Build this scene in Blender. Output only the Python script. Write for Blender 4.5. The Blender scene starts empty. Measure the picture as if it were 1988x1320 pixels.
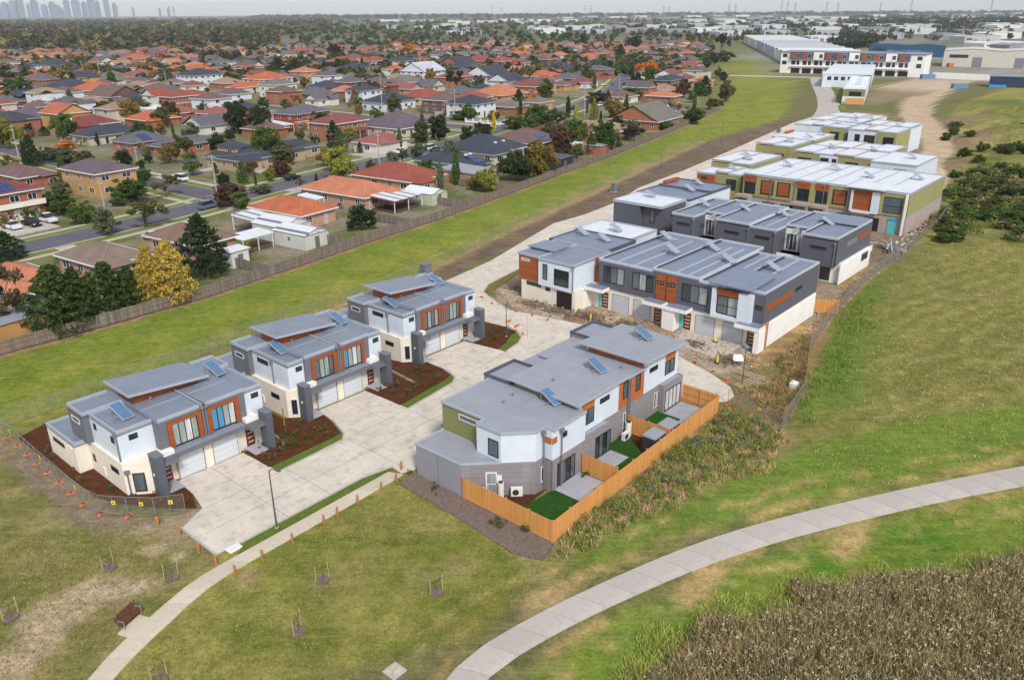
import bpy, math, random
import numpy as np
from mathutils import Matrix, Vector
R = math.radians
scene = bpy.context.scene
col = scene.collection

# ---------------------------------------------------------------- camera
CAM_H, PITCH, ROLL = 38.0, math.atan(636 / 1560), R(-0.35)
cd = bpy.data.cameras.new('camera')
cd.sensor_width = 36.0
cd.lens = 36.0 * 1560 / 1988
cd.clip_start, cd.clip_end = 0.5, 60000.0
cam = bpy.data.objects.new('camera', cd)
col.objects.link(cam)
_f = Vector((0, math.cos(PITCH), -math.sin(PITCH)))
_u = Vector((0, math.sin(PITCH), math.cos(PITCH)))
_x = Vector((1, 0, 0))
_rt = _x * math.cos(ROLL) + _u * math.sin(ROLL)
_up = -_x * math.sin(ROLL) + _u * math.cos(ROLL)
m = Matrix((( _rt.x, _up.x, -_f.x, 0), (_rt.y, _up.y, -_f.y, 0), (_rt.z, _up.z, -_f.z, CAM_H), (0, 0, 0, 1)))
cam.matrix_world = m
scene.camera = cam

# ---------------------------------------------------------------- sky, sun, exposure (bright overcast)
SUN_EL, SUN_AZ = R(44), R(163)          # azimuth measured clockwise from +Y
w = bpy.data.worlds.new('World')
scene.world = w
w.use_nodes = True
wn = w.node_tree
wn.nodes.clear()
sky = wn.nodes.new('ShaderNodeTexSky')
sky.sky_type = 'NISHITA'
sky.sun_disc = False
sky.sun_elevation = SUN_EL
sky.sun_rotation = SUN_AZ
sky.air_density = 1.0
sky.dust_density = 0.55
sky.ozone_density = 2.0
hs = wn.nodes.new('ShaderNodeHueSaturation')
hs.inputs['Saturation'].default_value = 0.34
bg = wn.nodes.new('ShaderNodeBackground')
bg.inputs['Strength'].default_value = 0.086
wo = wn.nodes.new('ShaderNodeOutputWorld')
wn.links.new(sky.outputs[0], hs.inputs['Color'])
wn.links.new(hs.outputs[0], bg.inputs[0])
wn.links.new(bg.outputs[0], wo.inputs[0])
ld = bpy.data.lights.new('sun', 'SUN')
ld.energy = 1.5
ld.angle = R(10)
ld.color = (1.0, 0.965, 0.92)
sun = bpy.data.objects.new('sun', ld)
col.objects.link(sun)
sd = Vector((math.sin(SUN_AZ) * math.cos(SUN_EL), math.cos(SUN_AZ) * math.cos(SUN_EL), math.sin(SUN_EL)))
sun.rotation_euler = sd.to_track_quat('Z', 'Y').to_euler()
vs = scene.view_settings
vs.view_transform = 'Standard'
vs.look = 'None'
vs.exposure = 1.08
vs.gamma = 1.0
vs.use_curve_mapping = False
scene.cycles.max_bounces = 6
scene.cycles.diffuse_bounces = 3
scene.cycles.glossy_bounces = 3
scene.cycles.transparent_max_bounces = 10
scene.cycles.volume_bounces = 0
scene.cycles.use_denoising = True

# ---------------------------------------------------------------- helpers
TH = R(49)                              # the estate's street direction
CT, ST = math.cos(TH), math.sin(TH)
def EW(s, n, z=0.0):                    # estate coordinates (along street, across) -> world
    return (s * CT - n * ST, s * ST + n * CT, z)
def srgb(r, g, b):
    f = lambda c: (c / 255 / 12.92) if c / 255 <= 0.04045 else ((c / 255 + 0.055) / 1.055) ** 2.4
    return (f(r), f(g), f(b), 1.0)
rnd = random.Random(7)

class MB:
    def __init__(self): self.v = []; self.f = []; self.m = []; self.cm = 0
    def quad(self, a, b, c, d):
        i = len(self.v); self.v += [a, b, c, d]; self.f.append((i, i + 1, i + 2, i + 3)); self.m.append(self.cm)
    def poly(self, pts):
        i = len(self.v); self.v += list(pts); self.f.append(tuple(range(i, i + len(pts)))); self.m.append(self.cm)
    def hexa(self, p):                  # 8 points: bottom ring ccw, top ring ccw
        i = len(self.v); self.v += list(p)
        for q in ((0, 3, 2, 1), (4, 5, 6, 7), (0, 1, 5, 4), (1, 2, 6, 5), (2, 3, 7, 6), (3, 0, 4, 7)):
            self.f.append(tuple(i + k for k in q)); self.m.append(self.cm)
        return self
    def box(self, x0, x1, y0, y1, z0, z1):
        self.hexa([(x0, y0, z0), (x1, y0, z0), (x1, y1, z0), (x0, y1, z0), (x0, y0, z1), (x1, y0, z1), (x1, y1, z1), (x0, y1, z1)])
        return self
    def prism(self, poly, z0, z1):
        n = len(poly); i = len(self.v)
        if sum(poly[k][0] * poly[(k + 1) % n][1] - poly[(k + 1) % n][0] * poly[k][1] for k in range(n)) < 0: poly = poly[::-1]
        zt = z1 if callable(z1) else (lambda x, y: z1)
        zb = z0 if callable(z0) else (lambda x, y: z0)
        self.v += [(x, y, zb(x, y)) for x, y in poly] + [(x, y, zt(x, y)) for x, y in poly]
        self.f.append(tuple(i + k for k in range(n))[::-1]); self.f.append(tuple(i + n + k for k in range(n)))
        self.m += [self.cm, self.cm]
        for k in range(n):
            a, b = i + k, i + (k + 1) % n
            self.f.append((a, b, b + n, a + n)); self.m.append(self.cm)
        return self
    def bar(self, a, b, w, h=None):     # a box along a->b, w across, h high
        h = h or w
        a, b = Vector(a), Vector(b); d = (b - a)
        if d.length < 1e-6: return self
        d.normalize()
        up = Vector((0, 0, 1)) if abs(d.z) < 0.95 else Vector((1, 0, 0))
        s = d.cross(up).normalized() * (w / 2); u = s.cross(d).normalized() * (h / 2)
        self.hexa([tuple(p) for p in (a - s - u, a + s - u, b + s - u, b - s - u, a - s + u, a + s + u, b + s + u, b - s + u)])
        return self
    def cyl(self, a, b, r0, r1=None, seg=8, cap=True):
        r1 = r0 if r1 is None else r1
        a, b = Vector(a), Vector(b); d = (b - a).normalized()
        x = d.orthogonal().normalized(); y = d.cross(x); i = len(self.v)
        for p, r in ((a, r0), (b, r1)):
            for k in range(seg):
                t = 2 * math.pi * k / seg
                self.v.append(tuple(p + x * (r * math.cos(t)) + y * (r * math.sin(t))))
        for k in range(seg):
            j = (k + 1) % seg
            self.f.append((i + k, i + j, i + seg + j, i + seg + k)); self.m.append(self.cm)
        if cap:
            self.f.append(tuple(i + k for k in range(seg))[::-1]); self.f.append(tuple(i + seg + k for k in range(seg))); self.m += [self.cm] * 2
        return self
    def mesh(self, name, mats):
        me = bpy.data.meshes.new(name)
        me.from_pydata(self.v, [], self.f)
        for k in (mats if isinstance(mats, (list, tuple)) else [mats]): me.materials.append(k)
        if any(self.m): me.polygons.foreach_set('material_index', self.m)
        return me
    def build(self, name, mats, parent=None, loc=None, rz=0.0):
        return link(name, self.mesh(name, mats), parent, loc, rz)

def link(name, me, parent=None, loc=None, rz=0.0):
    o = bpy.data.objects.new(name, me); col.objects.link(o)
    if parent is not None: o.parent = parent
    if loc is not None: o.location = loc
    if rz: o.rotation_euler = (0, 0, rz)
    return o
def tag(o, label=None, cat=None, group=None, kind=None):
    if label: o['label'] = label
    if cat: o['category'] = cat
    if group: o['group'] = group
    if kind: o['kind'] = kind
    return o
def thing(name, label, cat, loc, rz=0.0, group=None):
    o = bpy.data.objects.new(name, None); col.objects.link(o)
    o.location = loc; o.rotation_euler = (0, 0, rz); o.empty_display_size = 0.3
    return tag(o, label, cat, group)
def ething(name, label, cat, s, n, group=None, z=0.0, rz=0.0):
    return thing(name, label, cat, EW(s, n, z), TH + rz, group)
def bx(root, name, mt, x0, x1, y0, y1, z0, z1):
    return MB().box(min(x0, x1), max(x0, x1), min(y0, y1), max(y0, y1), z0, z1).build(name, mt, root)
def npmesh(name, verts, quads, mt, smooth=False):
    me = bpy.data.meshes.new(name)
    verts = np.asarray(verts, np.float32); quads = np.asarray(quads, np.int32)
    k = quads.shape[1]
    me.vertices.add(len(verts)); me.vertices.foreach_set('co', verts.ravel())
    me.loops.add(quads.size); me.loops.foreach_set('vertex_index', quads.ravel())
    me.polygons.add(len(quads)); me.polygons.foreach_set('loop_start', np.arange(len(quads), dtype=np.int32) * k)
    if smooth: me.polygons.foreach_set('use_smooth', np.ones(len(quads), bool))
    me.update(calc_edges=True); me.validate()
    if mt: me.materials.append(mt)
    return me

# ---------------------------------------------------------------- materials
_mc = {}
class NT:
    def __init__(self, name):
        self.m = bpy.data.materials.new(name); self.m.use_nodes = True
        self.t = self.m.node_tree; self.t.nodes.clear()
        self.o = self.t.nodes.new('ShaderNodeOutputMaterial')
        self.p = self.t.nodes.new('ShaderNodeBsdfPrincipled')
        self.t.links.new(self.p.outputs[0], self.o.inputs[0])
        self.tc = self.t.nodes.new('ShaderNodeTexCoord')
    def n(self, ty, **kw):
        q = self.t.nodes.new(ty)
        for k, v in kw.items(): setattr(q, k, v)
        return q
    def l(self, a, b): self.t.links.new(a, b)
    def noise(self, scale, detail=4, rough=0.6, vec=None):
        q = self.n('ShaderNodeTexNoise'); q.inputs['Scale'].default_value = scale; q.inputs['Detail'].default_value = detail; q.inputs['Roughness'].default_value = rough
        self.l(vec or self.tc.outputs['Object'], q.inputs['Vector']); return q.outputs['Fac']
    def math(self, op, a, b=None, c=None):
        q = self.n('ShaderNodeMath', operation=op)
        for i, x in enumerate((a, b, c)):
            if x is None: continue
            if isinstance(x, (int, float)): q.inputs[i].default_value = x
            else: self.l(x, q.inputs[i])
        return q.outputs[0]
    def ramp(self, fac, a, b, lo=0.0, hi=1.0):     # map range clamp
        q = self.n('ShaderNodeMapRange'); self.l(fac, q.inputs[0])
        for i, x in zip((1, 2, 3, 4), (a, b, lo, hi)): q.inputs[i].default_value = x
        return q.outputs[0]
    def mix(self, fac, a, b, blend='MIX'):
        q = self.n('ShaderNodeMix', data_type='RGBA', blend_type=blend)
        for i, x in ((0, fac), (6, a), (7, b)):
            if isinstance(x, (int, float)): q.inputs[i].default_value = x
            elif isinstance(x, tuple): q.inputs[i].default_value = x
            else: self.l(x, q.inputs[i])
        return q.outputs[2]
    def bump(self, h, strength, dist=0.02):
        q = self.n('ShaderNodeBump'); q.inputs['Strength'].default_value = strength; q.inputs['Distance'].default_value = dist
        self.l(h, q.inputs['Height']); self.l(q.outputs[0], self.p.inputs['Normal'])
    def base(self, c, rough, metal=0.0, spec=0.5):
        if isinstance(c, tuple): self.p.inputs['Base Color'].default_value = c
        else: self.l(c, self.p.inputs['Base Color'])
        self.p.inputs['Roughness'].default_value = rough; self.p.inputs['Metallic'].default_value = metal
        self.p.inputs['Specular IOR Level'].default_value = spec
    def xyz(self):
        q = self.n('ShaderNodeSeparateXYZ'); self.l(self.tc.outputs['Object'], q.inputs[0]); return q.outputs
def sc(c, k): return (c[0] * k, c[1] * k, c[2] * k, 1.0)

def plain(name, rgb, rough=0.7, var=0.12, scale=1.5, metal=0.0, spec=0.4, fine=0.06):
    if name in _mc: return _mc[name]
    t = NT(name); c = srgb(*rgb)
    k = t.ramp(t.noise(scale, 5), 0.3, 0.7, 0, 1)
    a = t.mix(k, sc(c, 1 - var), sc(c, 1 + var * 0.7))
    k2 = t.ramp(t.noise(scale * 14, 3), 0.35, 0.65, 1 - fine, 1 + fine)
    g = t.n('ShaderNodeCombineColor'); [t.l(k2, g.inputs[i]) for i in range(3)]
    t.base(t.mix(1.0, a, g.outputs[0], 'MULTIPLY'), rough, metal, spec)
    _mc[name] = t.m; return t.m
def panelled(name, rgb, rough=0.6, period=0.3, line=0.05, amt=0.22, panel=1.2):
    if name in _mc: return _mc[name]
    t = NT(name); c = srgb(*rgb); x = t.xyz()
    l1 = t.math('LESS_THAN', t.math('FRACT', t.math('MULTIPLY', x[2], 1 / period)), line)
    xy = t.math('ADD', x[0], x[1]); l2 = t.math('LESS_THAN', t.math('FRACT', t.math('MULTIPLY', xy, 1 / panel)), 0.012)
    idx = t.math('FLOOR', t.math('MULTIPLY', xy, 1 / panel)); wn_ = t.n('ShaderNodeTexWhiteNoise', noise_dimensions='1D'); t.l(idx, wn_.inputs['W'])
    k = t.ramp(t.noise(0.5, 5), 0.3, 0.7, 0, 1); a = t.mix(k, sc(c, .93), sc(c, 1.05))
    a = t.mix(t.math('MULTIPLY', wn_.outputs[0], .07), a, sc(c, .6))
    mp = t.n('ShaderNodeMapping'); mp.inputs['Scale'].default_value = (3.5, 3.5, .25); t.l(t.tc.outputs['Object'], mp.inputs[0])
    a = t.mix(t.ramp(t.noise(1.2, 5, .7, mp.outputs[0]), .55, .8, 0, .22), a, sc(c, .62))
    a = t.mix(t.math('MULTIPLY', t.math('MAXIMUM', l1, l2), amt), a, sc(c, .4))
    t.base(a, rough, 0, 0.35); t.bump(t.math('SUBTRACT', 1.0, t.math('MAXIMUM', l1, l2)), 0.25, 0.015)
    _mc[name] = t.m; return t.m
def ribs(name, rgb, axis=0, period=0.25, rough=0.45, depth=0.25, metal=0.0, var=0.08):
    if name in _mc: return _mc[name]
    t = NT(name); c = srgb(*rgb); x = t.xyz()[axis]
    fr = t.math('FRACT', t.math('MULTIPLY', x, 1 / period))
    ridge = t.ramp(t.math('ABSOLUTE', t.math('SUBTRACT', fr, 0.5)), 0.30, 0.46, 0, 1)
    k = t.ramp(t.noise(0.6, 5), 0.3, 0.7, 0, 1)
    a = t.mix(k, sc(c, 1 - var), sc(c, 1 + var))
    a = t.mix(t.math('MULTIPLY', ridge, depth), a, sc(c, 0.72))
    st = t.ramp(t.noise(2.2, 7, .7), 0.5, 0.75, 0, 0.3)
    a = t.mix(st, a, sc(c, 0.66))
    lap = t.math('LESS_THAN', t.math('FRACT', t.math('MULTIPLY', t.xyz()[1 - axis], 1 / 5.3)), 0.012)
    a = t.mix(t.math('MULTIPLY', lap, .5), a, sc(c, .6))
    t.base(a, rough, metal, 0.4); t.bump(ridge, 0.5, 0.03)
    _mc[name] = t.m; return t.m
def boards(name, rgb, period=0.16, rough=0.55, var=0.25, dark=0.45, axis=2, line=0.06):
    if name in _mc: return _mc[name]
    t = NT(name); c = srgb(*rgb); z = t.math('MULTIPLY', t.xyz()[axis], 1 / period)
    fr = t.math('FRACT', z); idx = t.math('FLOOR', z)
    wn_ = t.n('ShaderNodeTexWhiteNoise', noise_dimensions='1D'); t.l(idx, wn_.inputs['W'])
    mp = t.n('ShaderNodeMapping'); mp.inputs['Scale'].default_value = (0.7, 0.7, 9) if axis == 2 else (9, 9, 0.7); t.l(t.tc.outputs['Object'], mp.inputs[0])
    gr = t.noise(2.0, 5, 0.65, mp.outputs[0])
    k = t.math('ADD', t.math('MULTIPLY', wn_.outputs[0], 0.5), t.math('MULTIPLY', gr, 0.6))
    a = t.mix(t.ramp(k, 0.2, 0.95, 0, 1), sc(c, 1 - var), sc(c, 1 + var))
    gap = t.math('LESS_THAN', fr, line)
    a = t.mix(gap, a, sc(c, dark))
    t.base(a, rough, 0, 0.3); t.bump(t.math('SUBTRACT', 1.0, gap), 0.4, 0.02)
    _mc[name] = t.m; return t.m
def brick(name, rgb, mortar=(150, 145, 140), scale=1.0):
    if name in _mc: return _mc[name]
    t = NT(name); x = t.xyz(); c = srgb(*rgb)
    cb = t.n('ShaderNodeCombineXYZ'); t.l(t.math('ADD', x[0], x[1]), cb.inputs[0]); t.l(x[2], cb.inputs[1])
    b = t.n('ShaderNodeTexBrick'); b.inputs['Scale'].default_value = scale; t.l(cb.outputs[0], b.inputs['Vector'])
    b.inputs['Color1'].default_value = sc(c, 0.82); b.inputs['Color2'].default_value = sc(c, 1.12); b.inputs['Mortar'].default_value = sc(srgb(*mortar), 0.9)
    b.inputs['Brick Width'].default_value = 0.24; b.inputs['Row Height'].default_value = 0.086; b.inputs['Mortar Size'].default_value = 0.008
    k = t.ramp(t.noise(0.8, 4), 0.3, 0.7, 0, 0.25)
    t.base(t.mix(k, b.outputs[0], sc(c, 0.75)), 0.85, 0, 0.2); t.bump(b.outputs['Fac'], -0.3, 0.01)
    _mc[name] = t.m; return t.m
def oc_mat(name, kind):                 # colour taken from the object: one material for many houses
    if name in _mc: return _mc[name]
    t = NT(name); oi = t.n('ShaderNodeObjectInfo'); c = oi.outputs['Color']
    if kind == 'tile':
        z = t.math('MULTIPLY', t.xyz()[2], 1 / 0.13); fr = t.math('FRACT', z)
        row = t.ramp(fr, 0.0, 0.3, 0.45, 0)
        mp = t.n('ShaderNodeMapping'); mp.inputs['Scale'].default_value = (1, 1, 4); t.l(t.tc.outputs['Object'], mp.inputs[0])
        k = t.ramp(t.noise(3.5, 4, 0.7, mp.outputs[0]), 0.3, 0.7, 0.72, 1.22); k3 = t.ramp(t.noise(0.35, 4), 0.3, 0.7, 0.8, 1.15)
        k = t.math('MULTIPLY', t.math('MULTIPLY', k, k3), t.math('SUBTRACT', 1.0, row))
        rough = 0.7; t.bump(fr, 0.5, 0.04)
    elif kind == 'wall':
        k = t.math('MULTIPLY', t.ramp(t.noise(0.7, 5), 0.3, 0.7, 0.85, 1.08), t.ramp(t.noise(22, 2), 0.3, 0.7, 0.85, 1.12)); rough = 0.85
    else:
        k = t.ramp(t.noise(0.9, 4), 0.3, 0.7, 0.9, 1.06); rough = 0.35
    g = t.n('ShaderNodeCombineColor'); [t.l(k, g.inputs[i]) for i in range(3)]
    t.base(t.mix(1.0, c, g.outputs[0], 'MULTIPLY'), rough, 0, 0.35)
    _mc[name] = t.m; return t.m
def leafmat(name):
    if name in _mc: return _mc[name]
    t = NT(name); oi = t.n('ShaderNodeObjectInfo')
    at = t.n('ShaderNodeAttribute', attribute_name='lv')
    k = t.ramp(at.outputs['Fac'], 0, 1, 0.55, 1.5)
    k = t.math('MULTIPLY', k, t.ramp(t.noise(0.8, 3), 0.3, 0.7, 0.75, 1.25))
    g = t.n('ShaderNodeCombineColor'); t.l(t.math('MULTIPLY', k, t.ramp(at.outputs['Fac'], 0, 1, 0.92, 1.08)), g.inputs[0]); t.l(k, g.inputs[1]); t.l(k, g.inputs[2])
    t.base(t.mix(1.0, oi.outputs['Color'], g.outputs[0], 'MULTIPLY'), 0.75, 0, 0.2)
    tr = t.n('ShaderNodeBsdfTranslucent'); ms = t.n('ShaderNodeMixShader'); ms.inputs[0].default_value = 0.25
    t.l(t.mix(1.0, oi.outputs['Color'], g.outputs[0], 'MULTIPLY'), tr.inputs[0])
    t.l(t.p.outputs[0], ms.inputs[1]); t.l(tr.outputs[0], ms.inputs[2]); t.l(ms.outputs[0], t.o.inputs[0])
    _mc[name] = t.m; return t.m
def concrete(name, rgb, rough=0.9, stain=(120, 112, 102), cracks=True):
    if name in _mc: return _mc[name]
    t = NT(name); c = srgb(*rgb)
    a = t.mix(t.ramp(t.noise(0.28, 6, 0.65), 0.35, 0.68, 0, 1), sc(c, 0.83), sc(c, 1.07))
    a = t.mix(t.ramp(t.noise(0.9, 7, 0.75), 0.5, 0.72, 0, 0.62), a, srgb(*stain))
    a = t.mix(t.ramp(t.noise(12, 4, 0.7), 0.3, 0.7, 0, 0.25), a, sc(c, 0.8))
    mp = t.n('ShaderNodeMapping'); mp.inputs['Rotation'].default_value = (0, 0, 0.5); mp.inputs['Scale'].default_value = (0.25, 2.2, 1); t.l(t.tc.outputs['Object'], mp.inputs[0])
    a = t.mix(t.ramp(t.noise(0.7, 5, 0.6, mp.outputs[0]), 0.58, 0.75, 0, 0.3), a, srgb(*stain))
    oi = t.n('ShaderNodeObjectInfo'); rk = t.ramp(oi.outputs['Random'], 0, 1, .92, 1.06); g = t.n('ShaderNodeCombineColor'); [t.l(rk, g.inputs[i]) for i in range(3)]; a = t.mix(1.0, a, g.outputs[0], 'MULTIPLY')
    t.base(a, rough, 0, 0.25); t.bump(t.noise(30, 3), 0.15, 0.01)
    _mc[name] = t.m; return t.m

M = dict(
    cream=panelled('cream_render', (230, 220, 203), .85, 2.9, .006, .2, 2.4),
    white=panelled('white_cladding', (212, 219, 228), .55),
    whitewall=panelled('white_render', (234, 230, 224), .85, 2.9, .006, .2, 2.4),
    grey=panelled('grey_cladding', (110, 110, 119), .6, .6),
    darkgrey=panelled('dark_grey_cladding', (92, 94, 104), .6, .6),
    midgrey=panelled('mid_grey_cladding', (116, 118, 130), .6, .6),
    olive=panelled('olive_cladding', (129, 130, 84), .6, .3),
    lime=panelled('pale_olive_cladding', (156, 152, 102), .6, .6),
    roofA=ribs('blue_grey_roof', (128, 136, 150), 0, 0.4, 0.5, 0.38),
    roofD=ribs('pale_grey_roof', (152, 154, 163), 0, 0.3, 0.5, 0.42),
    roofE=ribs('slate_roof', (124, 133, 152), 0, 0.42, 0.5, 0.36),
    roofW=ribs('white_roof', (216, 220, 225), 0, 0.42, 0.5, 0.2),
    cap=plain('metal_capping', (164, 170, 181), 0.45, 0.05, 1),
    caplight=plain('pale_capping', (186, 190, 198), 0.5, 0.06, 1),
    capdark=plain('dark_capping', (82, 86, 98), 0.5, 0.05, 1),
    gutter=plain('box_gutter', (60, 64, 74), 0.6, 0.1, 1),
    timber=boards('red_cedar_boards', (158, 84, 45), 0.17),
    timberD=boards('golden_cedar_boards', (188, 108, 52), 0.17),
    door=plain('door_timber', (112, 52, 34), 0.5, 0.2, 3),
    doorglass=plain('door_light', (196, 190, 178), 0.2, 0.05, 3),
    garage=boards('garage_door_panels', (205, 209, 213), 0.55, 0.5, 0.02, 0.75, 2, 0.035),
    frame=plain('black_window_frame', (30, 31, 35), 0.4, 0.05, 2),
    wframe=plain('white_window_frame', (225, 225, 225), 0.4, 0.04, 2),
    conc=concrete('pale_concrete', (222, 210, 196)),
    path=concrete('path_concrete', (208, 195, 176), 0.9, (165, 150, 128)),
    path2=concrete('shared_path_concrete', (190, 181, 173), 0.9, (150, 140, 130)),
    patio=concrete('patio_concrete', (172, 172, 178), 0.9, (140, 138, 140)),
    brickD=brick('grey_brick', (139, 132, 134), (160, 156, 154)),
    blockD=plain('grey_block_wall', (146, 144, 152), 0.85, 0.06, 0.8),
    newfence=boards('new_pine_palings', (212, 150, 84), 0.12, 0.7, 0.18, 0.6, 0, 0.0),
    pine=plain('pine_post', (205, 150, 92), 0.8, 0.12, 3),
    oldfence=plain('weathered_paling', (128, 117, 108), 0.9, 0.3, 1.2, 0, 0.2, 0.25),
    steel=plain('galvanised_steel', (168, 170, 172), 0.35, 0.08, 2, 0.6),
    pole=plain('lamp_pole', (88, 92, 96), 0.4, 0.06, 2, 0.3),
    orange=plain('orange_plastic', (208, 108, 62), 0.5, 0.15, 2),
    yellow=plain('yellow_sign', (238, 214, 56), 0.5, 0.08, 2),
    timberpost=plain('treated_post', (176, 120, 66), 0.85, 0.25, 4),
    stake=plain('hardwood_stake', (176, 160, 132), 0.9, 0.2, 4),
    bench=plain('bench_slat', (104, 62, 46), 0.6, 0.2, 4),
    plastic=plain('white_plastic', (224, 222, 214), 0.5, 0.05, 2),
    plasticdark=plain('dark_plastic', (52, 54, 58), 0.5, 0.1, 2),
    solar=plain('solar_collector', (88, 118, 148), 0.2, 0.06, 0.8, 0.0, 0.8),
    solarE=plain('solar_collector_pale', (150, 158, 170), 0.15, 0.06, 0.8, 0.0, 0.8),
    asphalt=concrete('asphalt', (104, 102, 110), 0.9, (88, 86, 92)),
    kerb=plain('kerb_concrete', (176, 172, 164), 0.9, 0.1, 1),
    pipe=plain('downpipe_grey', (120, 122, 132), 0.5, 0.05, 2),
    paint=plain('road_paint', (220, 220, 215), 0.7, 0.15, 2),
    blue=plain('blue_wrap', (58, 150, 206), 0.5, 0.15, 2),
    teal=plain('teal_wrap', (92, 186, 186), 0.5, 0.15, 2),
    brickred=brick('red_brick', (186, 122, 92)),
    blockF=plain('raw_blockwork', (168, 152, 144), 0.9, 0.12, 0.9),
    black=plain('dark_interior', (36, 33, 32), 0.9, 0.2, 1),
    dirt=plain('bare_dirt', (128, 106, 88), 0.95, 0.3, 0.8, 0, 0.1, 0.25),
    trunk=plain('bark', (96, 80, 66), 0.95, 0.25, 3),
    rubble=plain('rubble_pale', (190, 178, 164), 0.95, 0.35, 2.5, 0, 0.1, 0.2),
    tile=oc_mat('roof_tile', 'tile'), wall=oc_mat('house_wall', 'wall'), paintoc=oc_mat('painted', 'paint'),
    leaf=leafmat('leaf'))
def glass(name, rgb, rough=0.08, spec=0.8):
    if name in _mc: return _mc[name]
    t = NT(name); c = srgb(*rgb)
    mp = t.n('ShaderNodeMapping'); mp.inputs['Scale'].default_value = (6, 6, 0.35); t.l(t.tc.outputs['Object'], mp.inputs[0])
    k = t.ramp(t.noise(1.4, 3, 0.6, mp.outputs[0]), 0.35, 0.65, 0, 1)
    t.base(t.mix(k, sc(c, 0.65), sc(c, 1.2)), rough, 0, spec)
    _mc[name] = t.m; return t.m
M['gdark'] = glass('glass_dark', (44, 48, 54)); M['gcurt'] = glass('glass_with_curtain', (150, 160, 156)); M['gblue'] = glass('glass_with_blue_film', (74, 142, 180))
M['gmid'] = glass('glass_mid', (92, 100, 106)); M['gwhite'] = glass('glass_with_white_blind', (206, 208, 206))
def meshsheet(name, rgb, alpha):
    t = NT(name); t.base(srgb(*rgb), 0.6, 0.3, 0.3)
    tr = t.n('ShaderNodeBsdfTransparent'); ms = t.n('ShaderNodeMixShader'); ms.inputs[0].default_value = alpha
    t.l(tr.outputs[0], ms.inputs[1]); t.l(t.p.outputs[0], ms.inputs[2]); t.l(ms.outputs[0], t.o.inputs[0]); return t.m
M['wire'] = meshsheet('chain_wire', (176, 176, 174), 0.11)
M['shade'] = meshsheet('dusty_wire_netting', (150, 142, 134), 0.42)
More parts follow.
